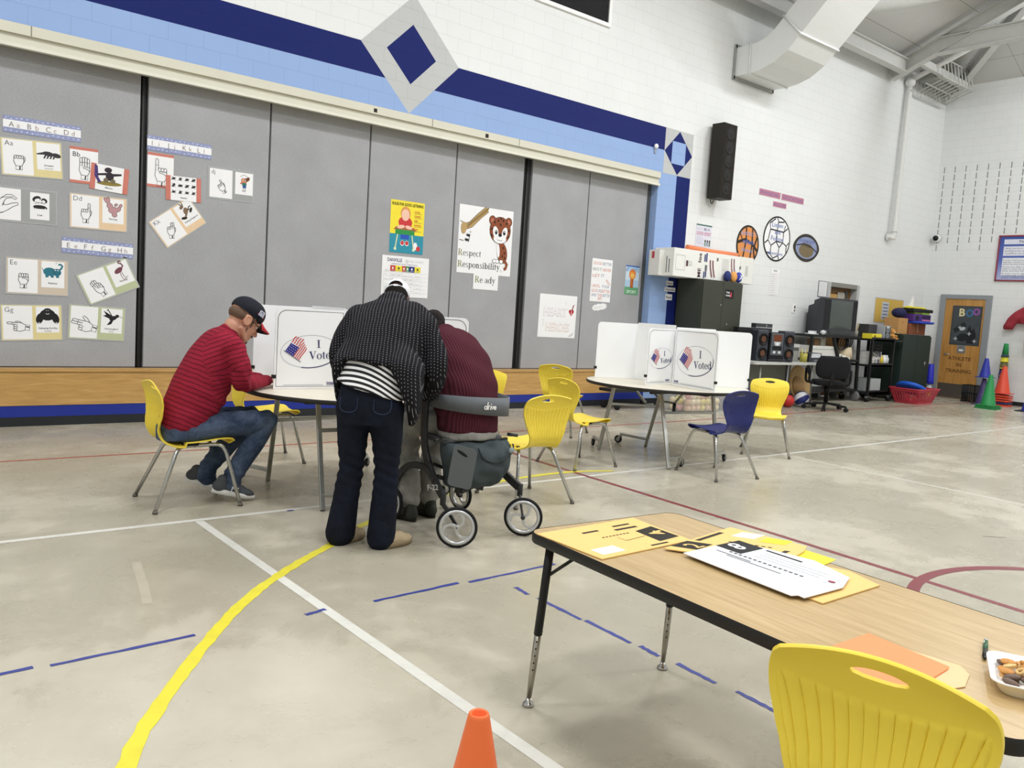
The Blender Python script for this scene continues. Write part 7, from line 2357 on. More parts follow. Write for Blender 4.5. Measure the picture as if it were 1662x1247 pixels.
def desk():
    t = thing('folding_table', 'long pale grey folding table with electronics against the back wall', 'table', (14.28, 9.12, 0))
    m = M('b9bab5', .5)
    mb = MB(); mb.prism(rrect(-1.33, -.33, 1.30, .33, .06, 5), .86, .905, m); mb.build('tabletop', t, bevel=.01)
    gr = M('8d8e8a', .5, .3)
    for x in (-1.05, .70):
        mb = MB(); mb.tube([(x, -.24, .86), (x, -.27, .02), (x, .27, .02), (x, .24, .86)], .018, gr, 8); mb.build('leg_frame', t)
    mb = MB(); mb.bb(-1.1, .62, .29, .32, .12, .84, M('7e8079', .7)); mb.build('modesty_panel', t)
desk()
def stereo():
    t = thing('stereo', 'black boombox stereo with two double loudspeakers on the grey folding table', 'stereo', (13.80, 9.04, .906), math.radians(-22))
    t.scale = (.8, .8, .92)
    b, gr, sl = M('17181a', .5), M('3d4148', .4), M('555a61', .35, .3)
    mb = MB(); mb.bb(-.19, .19, -.16, .16, .06, .60, b); mb.build('main_unit', t, bevel=.02)
    mb = MB(); mb.bb(-.17, .17, -.185, -.16, .13, .58, sl); mb.build('front_panel', t, bevel=.03)
    mb = MB(); a = Art(mb, (0, -.186, 0), (1, 0, 0), (0, 0, 1), .001)
    a.rect(-.11, .42, .11, .55, M('6a3a24', .3), 1);
    a.poly([(-.1, .41), (.1, .41), (.06, .33), (-.06, .33)], M('b9bcc0', .3), 1); a.ell(0, .37, .03, .03, M('e4e6e8', .3), 2)
    for x in (-.07, .07): a.rect(x-.035, .17, x+.035, .22, M('c6c8ca', .4), 1)
    a.rect(-.13, .24, .13, .32, M('1a1b1d', .3), 1)
    mb.build('display', t)
    for sx in (-1, 1):
        mb = MB(); mb.bb(sx*.36-.15, sx*.36+.15, -.14, .15, .0, .64, gr); sp = mb.build('loudspeaker', t, bevel=.03)
        for z, r in ((.16, .125), (.45, .125)):
            mb = MB(); mb.lathe([(r, -.142), (r, -.165), (r*.85, -.172), (r*.8, -.15), (r*.2, -.12), (0, -.13)], M('141416', .5), (sx*.36, 0, z), 24, 'Y')
            mb.lathe([(r*.55, -.153), (r*.5, -.158)], M('5a3c2c', .4), (sx*.36, 0, z), 20, 'Y')
            mb.build('driver', sp)
    mb = MB(); mb.bb(-.2, .2, -.17, .15, 0, .06, M('2a2b2e', .5)); mb.build('base', t, bevel=.01)
    t2 = boxthing('crate', 'low black case standing behind the stereo', 'case', 13.1, 14.2, 9.34, 9.45, .906, 1.52, M('1b1c1f', .5))
    t2 = boxthing('flat_case', 'flat dark case with a light rim lying on top of the black case', 'case', 13.65, 14.2, 9.34, 9.45, 1.522, 1.61, M('3a3c40', .4), lambda a, w_, h: (a.rect(0, 0, w_, .018, M('9b9da0', .4), 1), a.rect(w_*.62, h*.2, w_*.64, h*.9, M('c9cacc', .4), 1)) and None)
stereo()
boxthing('printer', 'grey box-shaped printer between stereo and television cart', 'printer', 14.38, 14.74, 9.05, 9.38, .906, 1.25, M('8b8d89', .6), lambda a, w_, h: (a.rect(0, h*.82, w_, h, M('b9bab6', .6), 1), a.rect(.02, h*.62, w_-.02, h*.8, M('4a4c4a', .6), 1)) and None)
t = thing('cable_coil', 'loose black cables heaped on the grey printer', 'cable', (14.56, 9.2, 1.252))
mb = MB(); mb.tube(smooth_path([(-.12, 0, .012), (-.08, .02, .14), (.0, .0, .03), (.05, -.03, .18), (.12, .0, .10), (.16, 0, .16), (.19, .02, .06)]), .011, BLACK, 6); mb.tube(smooth_path([(-.1, -.03, .012), (-.02, -.03, .09), (.06, .02, .02), (.1, .02, .08), (.14, .0, .012)]), .011, BLACK, 6)
mb.build('cable', t)
def pencup():
    t = thing('pencil_cup', 'yellow cup of pencils on the grey folding table', 'cup', (14.80, 8.98, .906))
    mb = MB(); mb.lathe([(.07, 0), (.075, .17), (.068, .17), (.062, .01)], M('a8a04a', .5, var=.3, scale=30), n=16); mb.build('cup', t)
    for i in range(6):
        mb = MB(); a = i*1.05; mb.tube([(.03*math.cos(a), .03*math.sin(a), .02), (.06*math.cos(a), .06*math.sin(a), .24+.02*(i % 3))], .007, M(('d8c84a', 'c9c9c0', 'b8a04a')[i % 3], .5), 6); mb.build('pencil', t)
pencup()
boxthing('radio', 'small dark box with a white top paper beside the pencil cup', 'radio', 14.92, 15.36, 8.92, 9.14, .906, 1.09, M('2b2d33', .5), lambda a, w_, h: (a.poly([(.06, h*.5), (w_-.04, h*.5), (w_-.04, h*.95), (.08, h*.95)], M('c9ccd2', .5), 1), a.rect(w_*.4, h*.1, w_*.9, h*.3, M('6a6d75', .4), 1)) and None)
def tv_cart():
    t = thing('television_cart', 'tall black rolling cart carrying the television', 'cart', (16.95, 9.80, 0), math.radians(-3))
    b = M('1a1b1d', .45)
    for nm, z, x0, x1 in (('top_shelf', 1.40, -.92, .92), ('middle_shelf', .88, -.93, .93), ('bottom_shelf', .22, -.96, .96)):
        mb = MB(); mb.bb(x0, x1, -.31, .31, z, z+.05, b); mb.build(nm, t, bevel=.006)
    for sx in (-1, 1):
        for sy in (-1, 1):
            mb = MB(); mb.beam((sx*.95, sy*.28, .14), (sx*.89, sy*.27, 1.42), .06, .05, b); lg = mb.build('leg', t)
            mb = MB(); mb.lathe([(.0, -.03), (.10, -.03), (.115, -.02), (.115, .02), (.10, .03), (0, .03)], M('6b6c6d', .6), (sx*.93, sy*.27, .117), 20, 'X'); mb.bb(sx*.93-.04, sx*.93+.04, sy*.27-.03, sy*.27+.03, .18, .24, M('8d8f90', .4, .6)); mb.build('caster', lg)
    mb = MB(); mb.beam((-.15, -.30, 1.4), (.12, -.30, .9), .07, .04, b); mb.build('brace', t)
tv_cart()
def tv():
    t = thing('television', 'big old black tube television on the tall cart', 'television', (16.98, 9.85, 1.452), math.radians(-3))
    b = M('3b3c41', .5)
    mb = MB()
    W, H = .62, .80
    fr = rrect(-W, 0, W, H, .03, 3)
    n = len(fr)
    lv = [(1, -.36, 0), (1, -.22, 0), (.94, -.20, .01), (.82, -.02, .05), (.78, -.0, .12), (.62, .20, .16), (.58, .21, .26), (.5, .27, .3)]
    vs = [(x*k, y, .0+(z)*(1-dz*1.4)) for k, y, dz in lv for x, z in fr]
    fs = [(k*n+i, k*n+(i+1) % n, (k+1)*n+(i+1) % n, (k+1)*n+i) for k in range(len(lv)-1) for i in range(n)]
    mb.add(vs, fs+[tuple(range(n))[::-1], tuple((len(lv)-1)*n+i for i in range(n))], b)
    mb.build('case', t, bevel=.006)
    mb = MB(); mb.bb(-.62, -.43, -.372, -.36, .12, .76, M('242528', .9, bump=.4, scale=40)); mb.build('side_grille', t)
    mb = MB(); mb.bb(.46, .60, -.372, -.36, .12, .76, M('242528', .9, bump=.4, scale=40)); mb.build('side_grille', t)
    mb = MB()
    vs, fs = [], []
    N = 14
    for i in range(N+1):
        for j in range(N+1):
            u, v = -1+2*i/N, -1+2*j/N
            vs.append((.02+.42*u, -.366-.028*(1-u*u)*(1-v*v)**.5 if abs(v) < 1 else -.366, .45+.305*v))
    for i in range(N):
        for j in range(N): fs.append((i*(N+1)+j, (i+1)*(N+1)+j, (i+1)*(N+1)+j+1, i*(N+1)+j+1))
    mb.add(vs, fs, M('3a4340', .22, 0, .6), True)
    mb.build('screen', t)
    mb = MB(); mb.bb(-.40, .44, -.374, -.36, .03, .10, M('34363a', .4)); mb.ell((-.52, -.372, .07), (.02, .01, .02), M('b9bcbe', .3, .5), 10, 6); mb.build('control_strip', t)
tv()
def cart_items():
    boxthing('storage_bin', 'long low white plastic bin on the middle shelf of the television cart', 'bin', 16.12, 17.02, 9.55, 9.98, .932, 1.21, M('d3d3cf', .5), lambda a, w_, h: a.rect(0, h*.72, w_, h*.76, M('8d8d89', .5), 1) and None, rz=math.radians(-3))
    mb = MB(); mb.lathe([(.20, 0), (.155, .27), (.15, .27), (.19, .01)], M('cfc0a4', .8), n=24)
    tag(mb.build('lampshade', None, (17.66, 9.72, .932)), 'beige lampshade on the middle shelf of the television cart', 'lampshade')
    mb = MB(); mb.tube([(0, -.05, .06), (0, .25, .06)], .055, M('d9d8cf', .7), 16); mb.tube([(0, -.052, .06), (0, -.045, .06)], .03, M('6a675c', .8), 12)
    tag(mb.build('paper_roll', None, (17.12, 9.52, .935), -.1), 'roll of white paper beside the white bin on the cart', 'paper roll')
    mb = MB(); mb.prism([(-.2, -.08), (.22, -.1), (.3, .05), (.18, .12), (-.15, .1)], 0, .05, M('dcdcd4', .7)); mb.prism([(-.1, -.05), (.24, -.02), (.2, .1), (-.1, .08)], .05, .08, M('e6e6de', .7), )
    tag(mb.build('paper_stack', None, (17.36, 9.62, .935)), 'loose heap of white papers right of the paper roll on the cart', 'paper')
    mb = MB(); mb.prism([(-.2, -.06), (.16, -.1), (.22, .05), (.0, .12), (-.16, .08)], 0, .018, WP); mb.prism([(-.08, -.05), (.2, -.02), (.22, .1), (-.04, .08)], .018, .07, WP)
    tag(mb.build('paper_stack', None, (16.25, 9.70, 1.452)), 'crumpled white papers on the top shelf left of the television', 'paper')
    mb = MB(); mb.ell((0, 0, .05), (.07, .05, .05), M('c9ccce', .4), 12, 8); mb.ell((.04, -.03, .045), (.03, .03, .03), M('8b8e90', .4), 10, 6)
    tag(mb.build('wadded_bag', None, (16.32, 9.50, 1.452)), 'small shiny crumpled bag at the front corner of the television', 'bag')
    for nm, x, c, h in (('left brown', 16.5, '8a6a4a', .14), ('middle cream', 16.75, 'b9b3a2', .15), ('right black', 17.25, '2a2a2c', .16)):
        boxthing('tape_box', nm+' small box between the cart shelves under the television', 'box', x-.09, x+.09, 9.72, 9.9, 1.212 if x < 17 else .932, (1.212 if x < 17 else .932)+h, M(c, .6), bevel=.003)
    t = thing('cable_coil', 'tangled black cables hanging below the television shelf', 'cable', (17.45, 9.6, 1.31))
    mb = MB()
    rn = random.Random(5)
    for k in range(4):
        mb.tube(smooth_path([(-.25+.12*k, 0, .1), (-.3+.1*k, .0, -.08), (-.1+.1*k, 0, -.18+.03*k), (.1+.07*k, 0, -.02), (.05+.1*k, .02, .1)]), .010, BLACK, 6)
    mb.build('cable', t)
cart_items()
def office_chair():
    t = thing('office_chair', 'black swivel office chair with armrests in front of the television cart', 'chair', (15.12, 8.60, 0), math.radians(42))
    t.scale = (1.14, 1.14, 1.10)
    b = M('1b1c20', .9, bump=.3); p = M('151617', .5)
    mb = MB(); mb.lathe([(.035, .10), (.035, .30), (.05, .30), (.05, .44)], p, n=16); mb.build('column', t)
    for k in range(5):
        a = 2*math.pi*k/5+.35
        mb = MB(); d = Vector((math.cos(a), math.sin(a), 0))
        mb.beam(d*.02+Vector((0, 0, .12)), d*.36+Vector((0, 0, .085)), .05, .035, p); ar = mb.build('base_arm', t, bevel=.008)
        mb = MB(); n = Vector((-d.y, d.x, 0)); c = d*.36+Vector((0, 0, .035))
        for s in (-1, 1): mb.tube([c+n*.008*s, c+n*.032*s], .034, p, 14)
        mb.tube([c+n*.0, c+Vector((0, 0, .05))], .008, p, 8); mb.build('caster', ar)
    bl = Blob(); bl.loft([((0, 0, .44), (.25, 0, 0), (0, .24, 0)), ((0, 0, .48), (.285, 0, 0), (0, .27, 0)), ((0, 0, .53), (.265, 0, 0), (0, .25, 0))], pw=3.5); bl.build('seat', b, t, .014, 3)
    bl = Blob(); bl.loft([((-.27, 0, .58), (0, .20, 0), (.03, 0, .01)), ((-.29, 0, .66), (0, .27, 0), (.045, 0, .01)), ((-.315, 0, .84), (0, .28, 0), (.05, 0, .01)), ((-.34, 0, .97), (0, .22, 0), (.03, 0, .01))], pw=3.2); bl.build('backrest', b, t, .014, 3)
    mb = MB(); mb.beam((-.1, 0, .43), (-.3, 0, .50), .06, .02, p); mb.beam((-.3, 0, .46), (-.345, 0, .7), .06, .02, p); mb.build('back_bracket', t)
    for s in (-1, 1):
        mb = MB(); mb.tube(smooth_path([(-.12, s*.26, .47), (-.14, s*.33, .50), (-.15, s*.335, .70), (-.10, s*.335, .73), (.12, s*.335, .73), (.17, s*.335, .69), (.15, s*.33, .50), (.12, s*.26, .47)]), .02, p, 10); mb.build('armrest', t)
office_chair()
def ball(name, label, x, y, r, m, panels=None):
    t = thing(name, label, 'ball', (x, y, 0))
    mb = MB()
    if panels:
        vs, nu, nv = [], 32, 16
        R = Matrix.Rotation(.9, 3, 'X') @ Matrix.Rotation(.4, 3, 'Y')
        tmp = MB(); tmp.ell((0, 0, r), (r, r, r), m, nu, nv, R)
        for i, f in enumerate(tmp.f):
            a, b_ = divmod(i, nu)
            mm = panels[0] if ((b_//4) % 2 == 0) != (a in (0, 1, 14, 15)) else panels[1]
            mb.add([tmp.v[q] for q in f], [(0, 1, 2, 3)], mm, True)
    else:
        mb.ell((0, 0, r), (r, r, r), m, 24, 14)
    mb.build('ball', t)
ball('play_ball', 'blue and white panelled ball on the floor beside the office chair', 14.98, 9.03, .16, None, (M('2a3573', .4), M('e3e5ea', .4)))
ball('play_ball', 'red ball on the floor left of the blue and white ball', 14.56, 9.08, .125, M('b8342e', .4))
ball('play_ball', 'green ball behind the legs of the blue chair', 13.6, 9.2, .12, M('2f7a52', .4))
def drum():
    t = thing('round_board', 'round tan board leaning under the grey folding table', 'board', (15.33, 9.46, .012))
    R = Matrix.Rotation(math.radians(90-14), 3, 'X') @ Matrix.Rotation(0, 3, 'Z')
    mb = MB(); mb.T = Matrix.Translation((0, -.14, .405)) @ R.to_4x4()
    mb.lathe([(0, -.02), (.37, -.02), (.395, 0), (.37, .03), (.34, .02), (0, .02)], M('b99a6a', .7), n=40); mb.build('disc', t)
    mb = MB(); mb.T = Matrix.Translation((0, -.14, .405)) @ R.to_4x4(); mb.lathe([(0, .05), (.2, .048), (.22, .02)], M('a88558', .7), (-.1, -.05, 0), 30); mb.build('hub', t)
drum()
def ball_tub():
    t = thing('storage_tub', 'clear plastic tub full of pale balls under the right voting table', 'tub', (11.80, 9.2, 0))
    W, D, H = .50, .30, .36
    g = G('clear_plastic'); g.set((.9, .92, .92), .15); g.b.inputs['Alpha'].default_value = .13
    mb = MB()
    for x0, x1, y0, y1 in ((-W, W, -D, -D+.006), (-W, W, D-.006, D), (-W, -W+.006, -D, D), (W-.006, W, -D, D)): mb.bb(x0, x1, y0, y1, 0.0, H, g.m)
    mb.bb(-W, W, -D, D, 0, .006, g.m); mb.build('clear_walls', t)
    mb = MB()
    for x0, x1, y0, y1 in ((-W-.02, W+.02, -D-.02, -D), (-W-.02, W+.02, D, D+.02), (-W-.02, -W, -D, D), (W, W+.02, -D, D)): mb.bb(x0, x1, y0, y1, H-.03, H, M('d9cfc8', .4))
    mb.build('rim', t)
    rn = random.Random(9)
    cols = ('d9c9a2', 'cfc06a', 'd8a0a0', 'c9a88a', 'ddd3b5')
    for k in range(3):
        for i in range(7):
            for j in range(3):
                if k == 2 and rn.random() < .3: continue
                r = .062
                mb = MB(); mb.ell((0, 0, 0), (r, r, r), M(cols[rn.randrange(5)], .6), 14, 9)
                tag(mb.build('small_ball', None, (11.80-.40+.132*i+rn.uniform(-.004, .004), 9.2-.17+.165*j, .07+.108*k)), 'small pale ball heaped inside the clear plastic tub', 'ball', 'pale balls in the clear tub')
    boxthing('storage_tub', 'closed dark purple tub right of the clear tub of balls', 'tub', 12.42, 13.2, 9.0, 9.5, 0, .40, M('3a3152', .5), lambda a, w_, h: a.rect(0, h*.86, w_, h, M('4b4266', .4), 1) and None)
ball_tub()
def fold_dolly():
    t = thing('chair_dolly', 'low dark wheeled dolly against the stage front behind the right table', 'dolly', (10.75, 9.75, 0))
    b = M('26272a', .5)
    mb = MB(); mb.bb(-.6, .6, -.2, .2, .30, .35, b); mb.build('deck', t)
    mb = MB(); mb.beam((-.1, -.2, .33), (.15, -.2, .12), .05, .03, M('8d8e8c', .4, .6)); mb.build('strut', t)
    for x in (-.5, .5):
        for y in (-.16, .16):
            mb = MB(); mb.lathe([(0, -.02), (.06, -.02), (.06, .02), (0, .02)], RUBBER, (x, y, .06), 14, 'Y'); mb.beam((x, y, .10), (x, y, .31), .03, .03, b); mb.build('caster', t)
fold_dolly()
def supply_cart():
    t = thing('supply_cart', 'black open-shelved supply cart beside the dark green cabinet', 'cart', (18.48, 9.55, 0))
    b = M('17181a', .5)
    for nm, z in (('top_shelf', 1.38), ('middle_shelf', .80), ('bottom_shelf', .18)):
        xr = .92 if nm == 'top_shelf' else .52
        mb = MB(); mb.bb(-.52, xr, -.32, .32, z, z+.04, b); mb.bb(-.52, .52, -.32, -.30, z, z+.08, b); mb.build(nm, t)
    for x in (-.5, .5):
        for y in (-.3, .3):
            mb = MB(); mb.bb(x-.025, x+.025, y-.025, y+.025, .12, 1.42, b); lg = mb.build('post', t)
            mb = MB(); mb.lathe([(0, -.025), (.065, -.025), (.065, .025), (0, .025)], RUBBER, (x, y, .066), 16, 'X'); mb.bb(x-.035, x+.035, y-.03, y+.03, .09, .13, M('a9abac', .3, .7)); mb.build('caster', lg)
    boxthing('tissue_box', 'yellow box on the top shelf of the supply cart', 'box', 17.98, 18.42, 9.27, 9.5, 1.422, 1.54, M('e3d33a', .5), lambda a, w_, h: a.ell(w_*.3, h*.5, .03, .03, M('3a3a2a'), 1) and None)
    boxthing('file_box', 'dark grey box standing on the supply cart behind the yellow box', 'box', 18.28, 18.66, 9.52, 9.8, 1.422, 1.75, M('3a3b3e', .6))
    def spk(a, w_, h):
        a.rect(.02, .02, w_-.02, h-.02, M('2c2e33', .3), 1)
        for z in (.09, .22): a.ring(w_/2, z, .075, .055, .02, M('aeb4ba', .4), 2); a.ell(w_/2, z, .04, .03, M('6a7076', .4), 2)
        a.rect(w_*.25, h-.05, w_*.75, h-.02, M('d9dadc', .4), 2)
    boxthing('speaker_box', 'silver and black patterned box at the right of the cart top', 'box', 18.70, 18.98, 9.35, 9.65, 1.422, 1.74, M('a9adb2', .4), spk)
    mb = MB(); mb.lathe([(.045, 0), (.05, .16), (.045, .16)], M('9b9c90', .5), n=12)
    for i in range(5): mb.tube([(0, 0, .05), (.05*math.cos(i*1.3), .05*math.sin(i*1.3), .32)], .008, M('c9b99a', .6), 6)
    tag(mb.build('brush_jar', None, (18.1, 9.72, 1.422)), 'grey jar of brushes at the back left of the supply cart', 'jar')
    t = thing('teddy_bear', 'small tan stuffed bear sitting at the right end of the supply cart', 'toy', (19.2, 9.42, 1.421))
    tb = M('c48f50', .95, bump=.4)
    mb = MB(); mb.ell((0, 0, .07), (.085, .07, .09), tb, 14, 10); mb.ell((0, -.01, .19), (.065, .06, .06), tb, 14, 10)
    for s in (-1, 1): mb.ell((s*.05, 0, .24), (.025, .015, .025), tb, 10, 6); mb.ell((s*.09, -.04, .09), (.03, .05, .03), tb, 10, 6); mb.ell((s*.06, -.08, .03), (.035, .05, .03), tb, 10, 6)
    mb.build('body', t); mb = MB(); mb.ell((0, -.06, .18), (.028, .02, .022), M('e0c898', .9), 10, 6); mb.build('muzzle', t)
    for i, (x, z, w_) in enumerate(((18.16, .842, .34), (18.2, .99, .36))):
        boxthing('printed_carton', ('lower' if i == 0 else 'upper')+' black and white printed carton on the middle cart shelf', 'box', x-.12, x+w_, 9.3, 9.75, z, z+.145, M('c9c9c6', .6, var=.1), lambda a, w2, h: (a.ring(w2*.55, h*.5, .05, .045, .018, M('2a2a2c'), 1), a.rect(w2*.1, h*.2, w2*.3, h*.7, M('9b9d8a'), 1), a.rect(w2*.75, h*.15, w2*.95, h*.85, M('5a5668'), 1)) and None)
    for i, (x, c, s) in enumerate(((18.66, 'd9c04a', 'yellow'), (18.8, 'e6e6e4', 'white'), (18.92, 'c9ccce', 'pale grey'))):
        mb = MB(); mb.lathe([(.055, 0), (.06, .14), (.04, .17), (.03, .22), (0, .22)], M(c, .5), n=14)
        tag(mb.build('bottle', None, (x, 9.36, .842)), s+' plastic bottle on the middle shelf of the supply cart', 'bottle')
    boxthing('clear_box', 'pale clear plastic box on the bottom shelf of the supply cart', 'box', 18.2, 18.65, 9.3, 9.7, .222, .52, M('a9aeae', .3))
    t = thing('ball_net', 'black cord net hanging inside the supply cart under its top shelf', 'net', (18.3, 9.3, 1.36))
    mb = MB()
    for i in range(7): mb.tube(smooth_path([(-.22+.075*i, 0, 0), (-.2+.068*i, -.02, -.15), (-.15+.05*i, 0, -.3)]), .007, BLACK, 5)
    for z, k in ((-.06, 1), (-.14, .92), (-.22, .8), (-.3, .68)): mb.tube([(-.22*k, -.01, z), (0, -.02, z-.02), (.23*k, -.01, z)], .007, BLACK, 5)
    mb.build('cords', t)
supply_cart()
def low_cabinet():
    t = thing('storage_cabinet', 'waist-high dark green metal cabinet with stacked boxes on top', 'cabinet', (20.35, 9.62, 0))
    mb = MB(); mb.bb(-.85, .62, -.30, .38, .12, 1.57, DKG2); mb.build('body', t, bevel=.008)
    for x0, x1 in ((-.84, -.115), (-.105, .61)):
        mb = MB(); mb.bb(x0, x1, -.33, -.302, .16, 1.54, DKG2); d = mb.build('door', t, bevel=.004)
        if x0 > -.5:
            mb = MB(); mb.tube([(.28, -.35, .87), (.40, -.35, .90)], .012, CHROME, 8); mb.tube([(.34, -.33, .90), (.34, -.36, .90)], .03, CHROME, 12); mb.tube([(.34, -.35, .94), (.34, -.35, .80)], .01, CHROME, 8); mb.build('handle', d)
    for x in (-.75, .52):
        for y in (-.22, .3):
            mb = MB(); mb.lathe([(0, -.03), (.065, -.03), (.065, .03), (0, .03)], RUBBER, (x, y, .066), 16, 'X'); mb.bb(x-.04, x+.04, y-.03, y+.03, .08, .12, M('a9abac', .3, .7)); mb.build('caster', t)
    boxthing('cardboard_box', 'plain brown cardboard box at the left on the dark green cabinet', 'box', 19.52, 19.98, 9.45, 9.8, 1.573, 1.95, M('b98d58', .8), lambda a, w_, h: a.ring(w_*.45, h*.72, .06, .02, .006, M('7a5a34'), 1) and None)
    boxthing('wooden_crate', 'reddish brown box under the purple game box', 'box', 20.02, 20.86, 9.42, 9.8, 1.573, 1.84, M('8a5238', .7, var=.15), lambda a, w_, h: (a.line([(w_*.5, h), (w_*.52, h*.4), (w_*.56, h*.2)], .02, M('d9c9b0'), 1), a.rect(0, h*.5, w_, h*.515, M('6a3c28'), 1)) and None)
    boxthing('book_box', 'short dark brown box at the right end of the cabinet top', 'box', 20.88, 21.42, 9.5, 9.8, 1.60, 1.76, M('5a4038', .7, var=.2), None) if False else None
    mb = MB(); mb.lathe([(0, 0), (.42, .0), (.46, .03), (.44, .055), (.36, .045), (0, .045)], plastic('2b48b8'), n=40); tag(mb.build('plastic_disc', None, (20.50, 9.55, 1.842)), 'round blue plastic lid under the purple game box', 'lid')
    def game(a, w_, h):
        a.ell(w_*.22, h*.45, .09, .06, M('1d1826', .5), 1); a.rect(w_*.5, h*.1, w_*.97, h*.3, M('d77fa6', .5), 1)
        for i in range(4): a.rect(w_*(.52+.115*i), h*.38, w_*(.60+.115*i), h*.85, M('241a2c', .5), 1)
    boxthing('game_box', 'purple game box with pink lettering strip on the blue lid', 'box', 20.04, 20.96, 9.36, 9.7, 1.90, 2.07, M('4e2f78', .5), game)
    for x0, x1, c, s in ((20.12, 20.5, '7a8a3a', 'left olive'), (20.52, 20.92, 'a4d44a', 'right lime green')):
        boxthing('small_carton', s+' flat carton on the purple game box', 'box', x0, x1, 9.38, 9.66, 2.072, 2.12, M(c, .5), bevel=.003)
    boxthing('plastic_tray', 'wide black tray on top of the stack of boxes', 'tray', 19.99, 21.0, 9.34, 9.74, 2.123, 2.20, M('1a1b1e', .5))
    mb = MB(); mb.ell((0, 0, .1), (.22, .16, .12), M('1d2148', .7), 16, 10); tag(mb.build('fabric_bag', None, (19.76, 9.58, 1.972)), 'rounded navy bag tucked left of the purple game box', 'bag')
    for i, (x, r) in enumerate(((20.1, .12), (20.45, .16), (20.76, .11))):
        mb = MB(); mb.lathe([(0, 0), (r, 0), (r*1.05, .02), (r*.5, .05), (0, .05)], plastic('e0d32f'), n=20); tag(mb.build('marker_disc', None, (x, 9.52, 2.202)), ('left', 'middle and largest', 'right')[i]+' yellow disc on the black tray', 'disc', 'yellow discs on the black tray')
    mb = MB(); mb.prism([(-.12, -.01), (.12, -.01), (.12, .01), (-.12, .01)], 0, .02, WP); mb.add([(-.11, 0, .02), (.11, 0, .02), (.04, .0, .27), (-.11, .012, .02), (.11, .012, .02), (.04, .012, .27)], [(0, 1, 2), (5, 4, 3), (0, 2, 5, 3), (1, 4, 5, 2), (0, 3, 4, 1)], WP)
    tag(mb.build('folded_card', None, (20.45, 9.62, 2.256)), 'white folded card standing on the yellow discs', 'card')
    def poster(a, w_, h):
        a.rect(.02, .02, w_-.02, h-.02, M('d8b558', .5), 1); a.rect(.35, h*.15, .70, h*.85, M('cfd2d6', .5), 2); a.text('EXIT', .40, h*.62, .09, M('3a4a7a'), 3, 'l', .24, .02)
        for j in range(3): a.rect(.4, h*(.5-.1*j), .66, h*(.53-.1*j), M('6a7286'), 3)
        for j in range(9): a.ell(.1+.16*j, h*.94, .03, .02, M('8a94a8'), 2)
    on_wall('poster', 'yellow bordered notice sheet behind the stack of boxes', 'poster', 20.45, 2.12, 1.45, .62, 0, M('b9bcbe', .5), lambda a, w_, h: (a.rect(.02, .02, w_-.02, h-.02, M('d8b558', .5), 1), a.rect(.35, h*.15, .70, h*.85, M('cfd2d6', .5), 2), [a.rect(.4, h*(.72-.13*j), .66, h*(.76-.13*j), M('5a6690'), 3) for j in range(5)]) and None, y=YW-.004)
    t = thing('laundry_basket', 'red slotted plastic basket on the floor before the green cabinet', 'basket', (19.4, 8.86, 0))
    rd = plastic('b83a48')
    N = 22
    W0, D0, W1, D1, H = .42, .26, .56, .36, .34
    def rr(w_, d): return rrect(-w_, -d, w_, d, .08, 4)
    a0, a1 = rr(W0, D0), rr(W1, D1)
    n = len(a0)
    mb = MB(); mb.prism(a0, 0, .012, rd); mb.build('bottom', t)
    mb = MB()
    def lvl(k): return [(p[0]+(q[0]-p[0])*k, p[1]+(q[1]-p[1])*k, H*k) for p, q in zip(a0, a1)]
    for k0, k1 in ((0, .16), (.80, 1.0)):
        A, B = lvl(k0), lvl(k1)
        mb.add(A+B, [(i, (i+1) % n, n+(i+1) % n, n+i) for i in range(n)], rd)
    per = []
    A, B = lvl(.14), lvl(.82)
    for i in range(n):
        j = (i+1) % n
        L_ = (Vector(A[j])-Vector(A[i])).length
        m = max(1, int(L_/.045))
        for q in range(m):
            t0, t1 = (q+.15)/m, (q+.60)/m
            if L_ < .03: t0, t1 = 0, 1
            la = lambda P, u: tuple(Vector(P[i]).lerp(Vector(P[j]), u))
            mb.add([la(A, t0), la(A, t1), la(B, t1), la(B, t0)], [(0, 1, 2, 3)], rd)
    o = mb.build('slotted_wall', t); md = o.modifiers.new('t', 'SOLIDIFY'); md.thickness = .008
    mb = MB(); mb.tube([(p[0], p[1], H) for p in a1], .014, rd, 8, closed=True); mb.build('rim', t)
    mb = MB(); mb.T = Matrix.Translation((0, 0, 0)) @ Matrix.Rotation(.42, 4, 'Y'); mb.lathe([(0, 0), (.31, 0), (.345, .04), (.31, .09), (0, .10)], plastic('1f5cc8'), n=32)
    tag(mb.build('plastic_sled', None, (19.22, 8.86, .30)), 'bright blue plastic disc leaning in the red basket', 'disc')
low_cabinet()
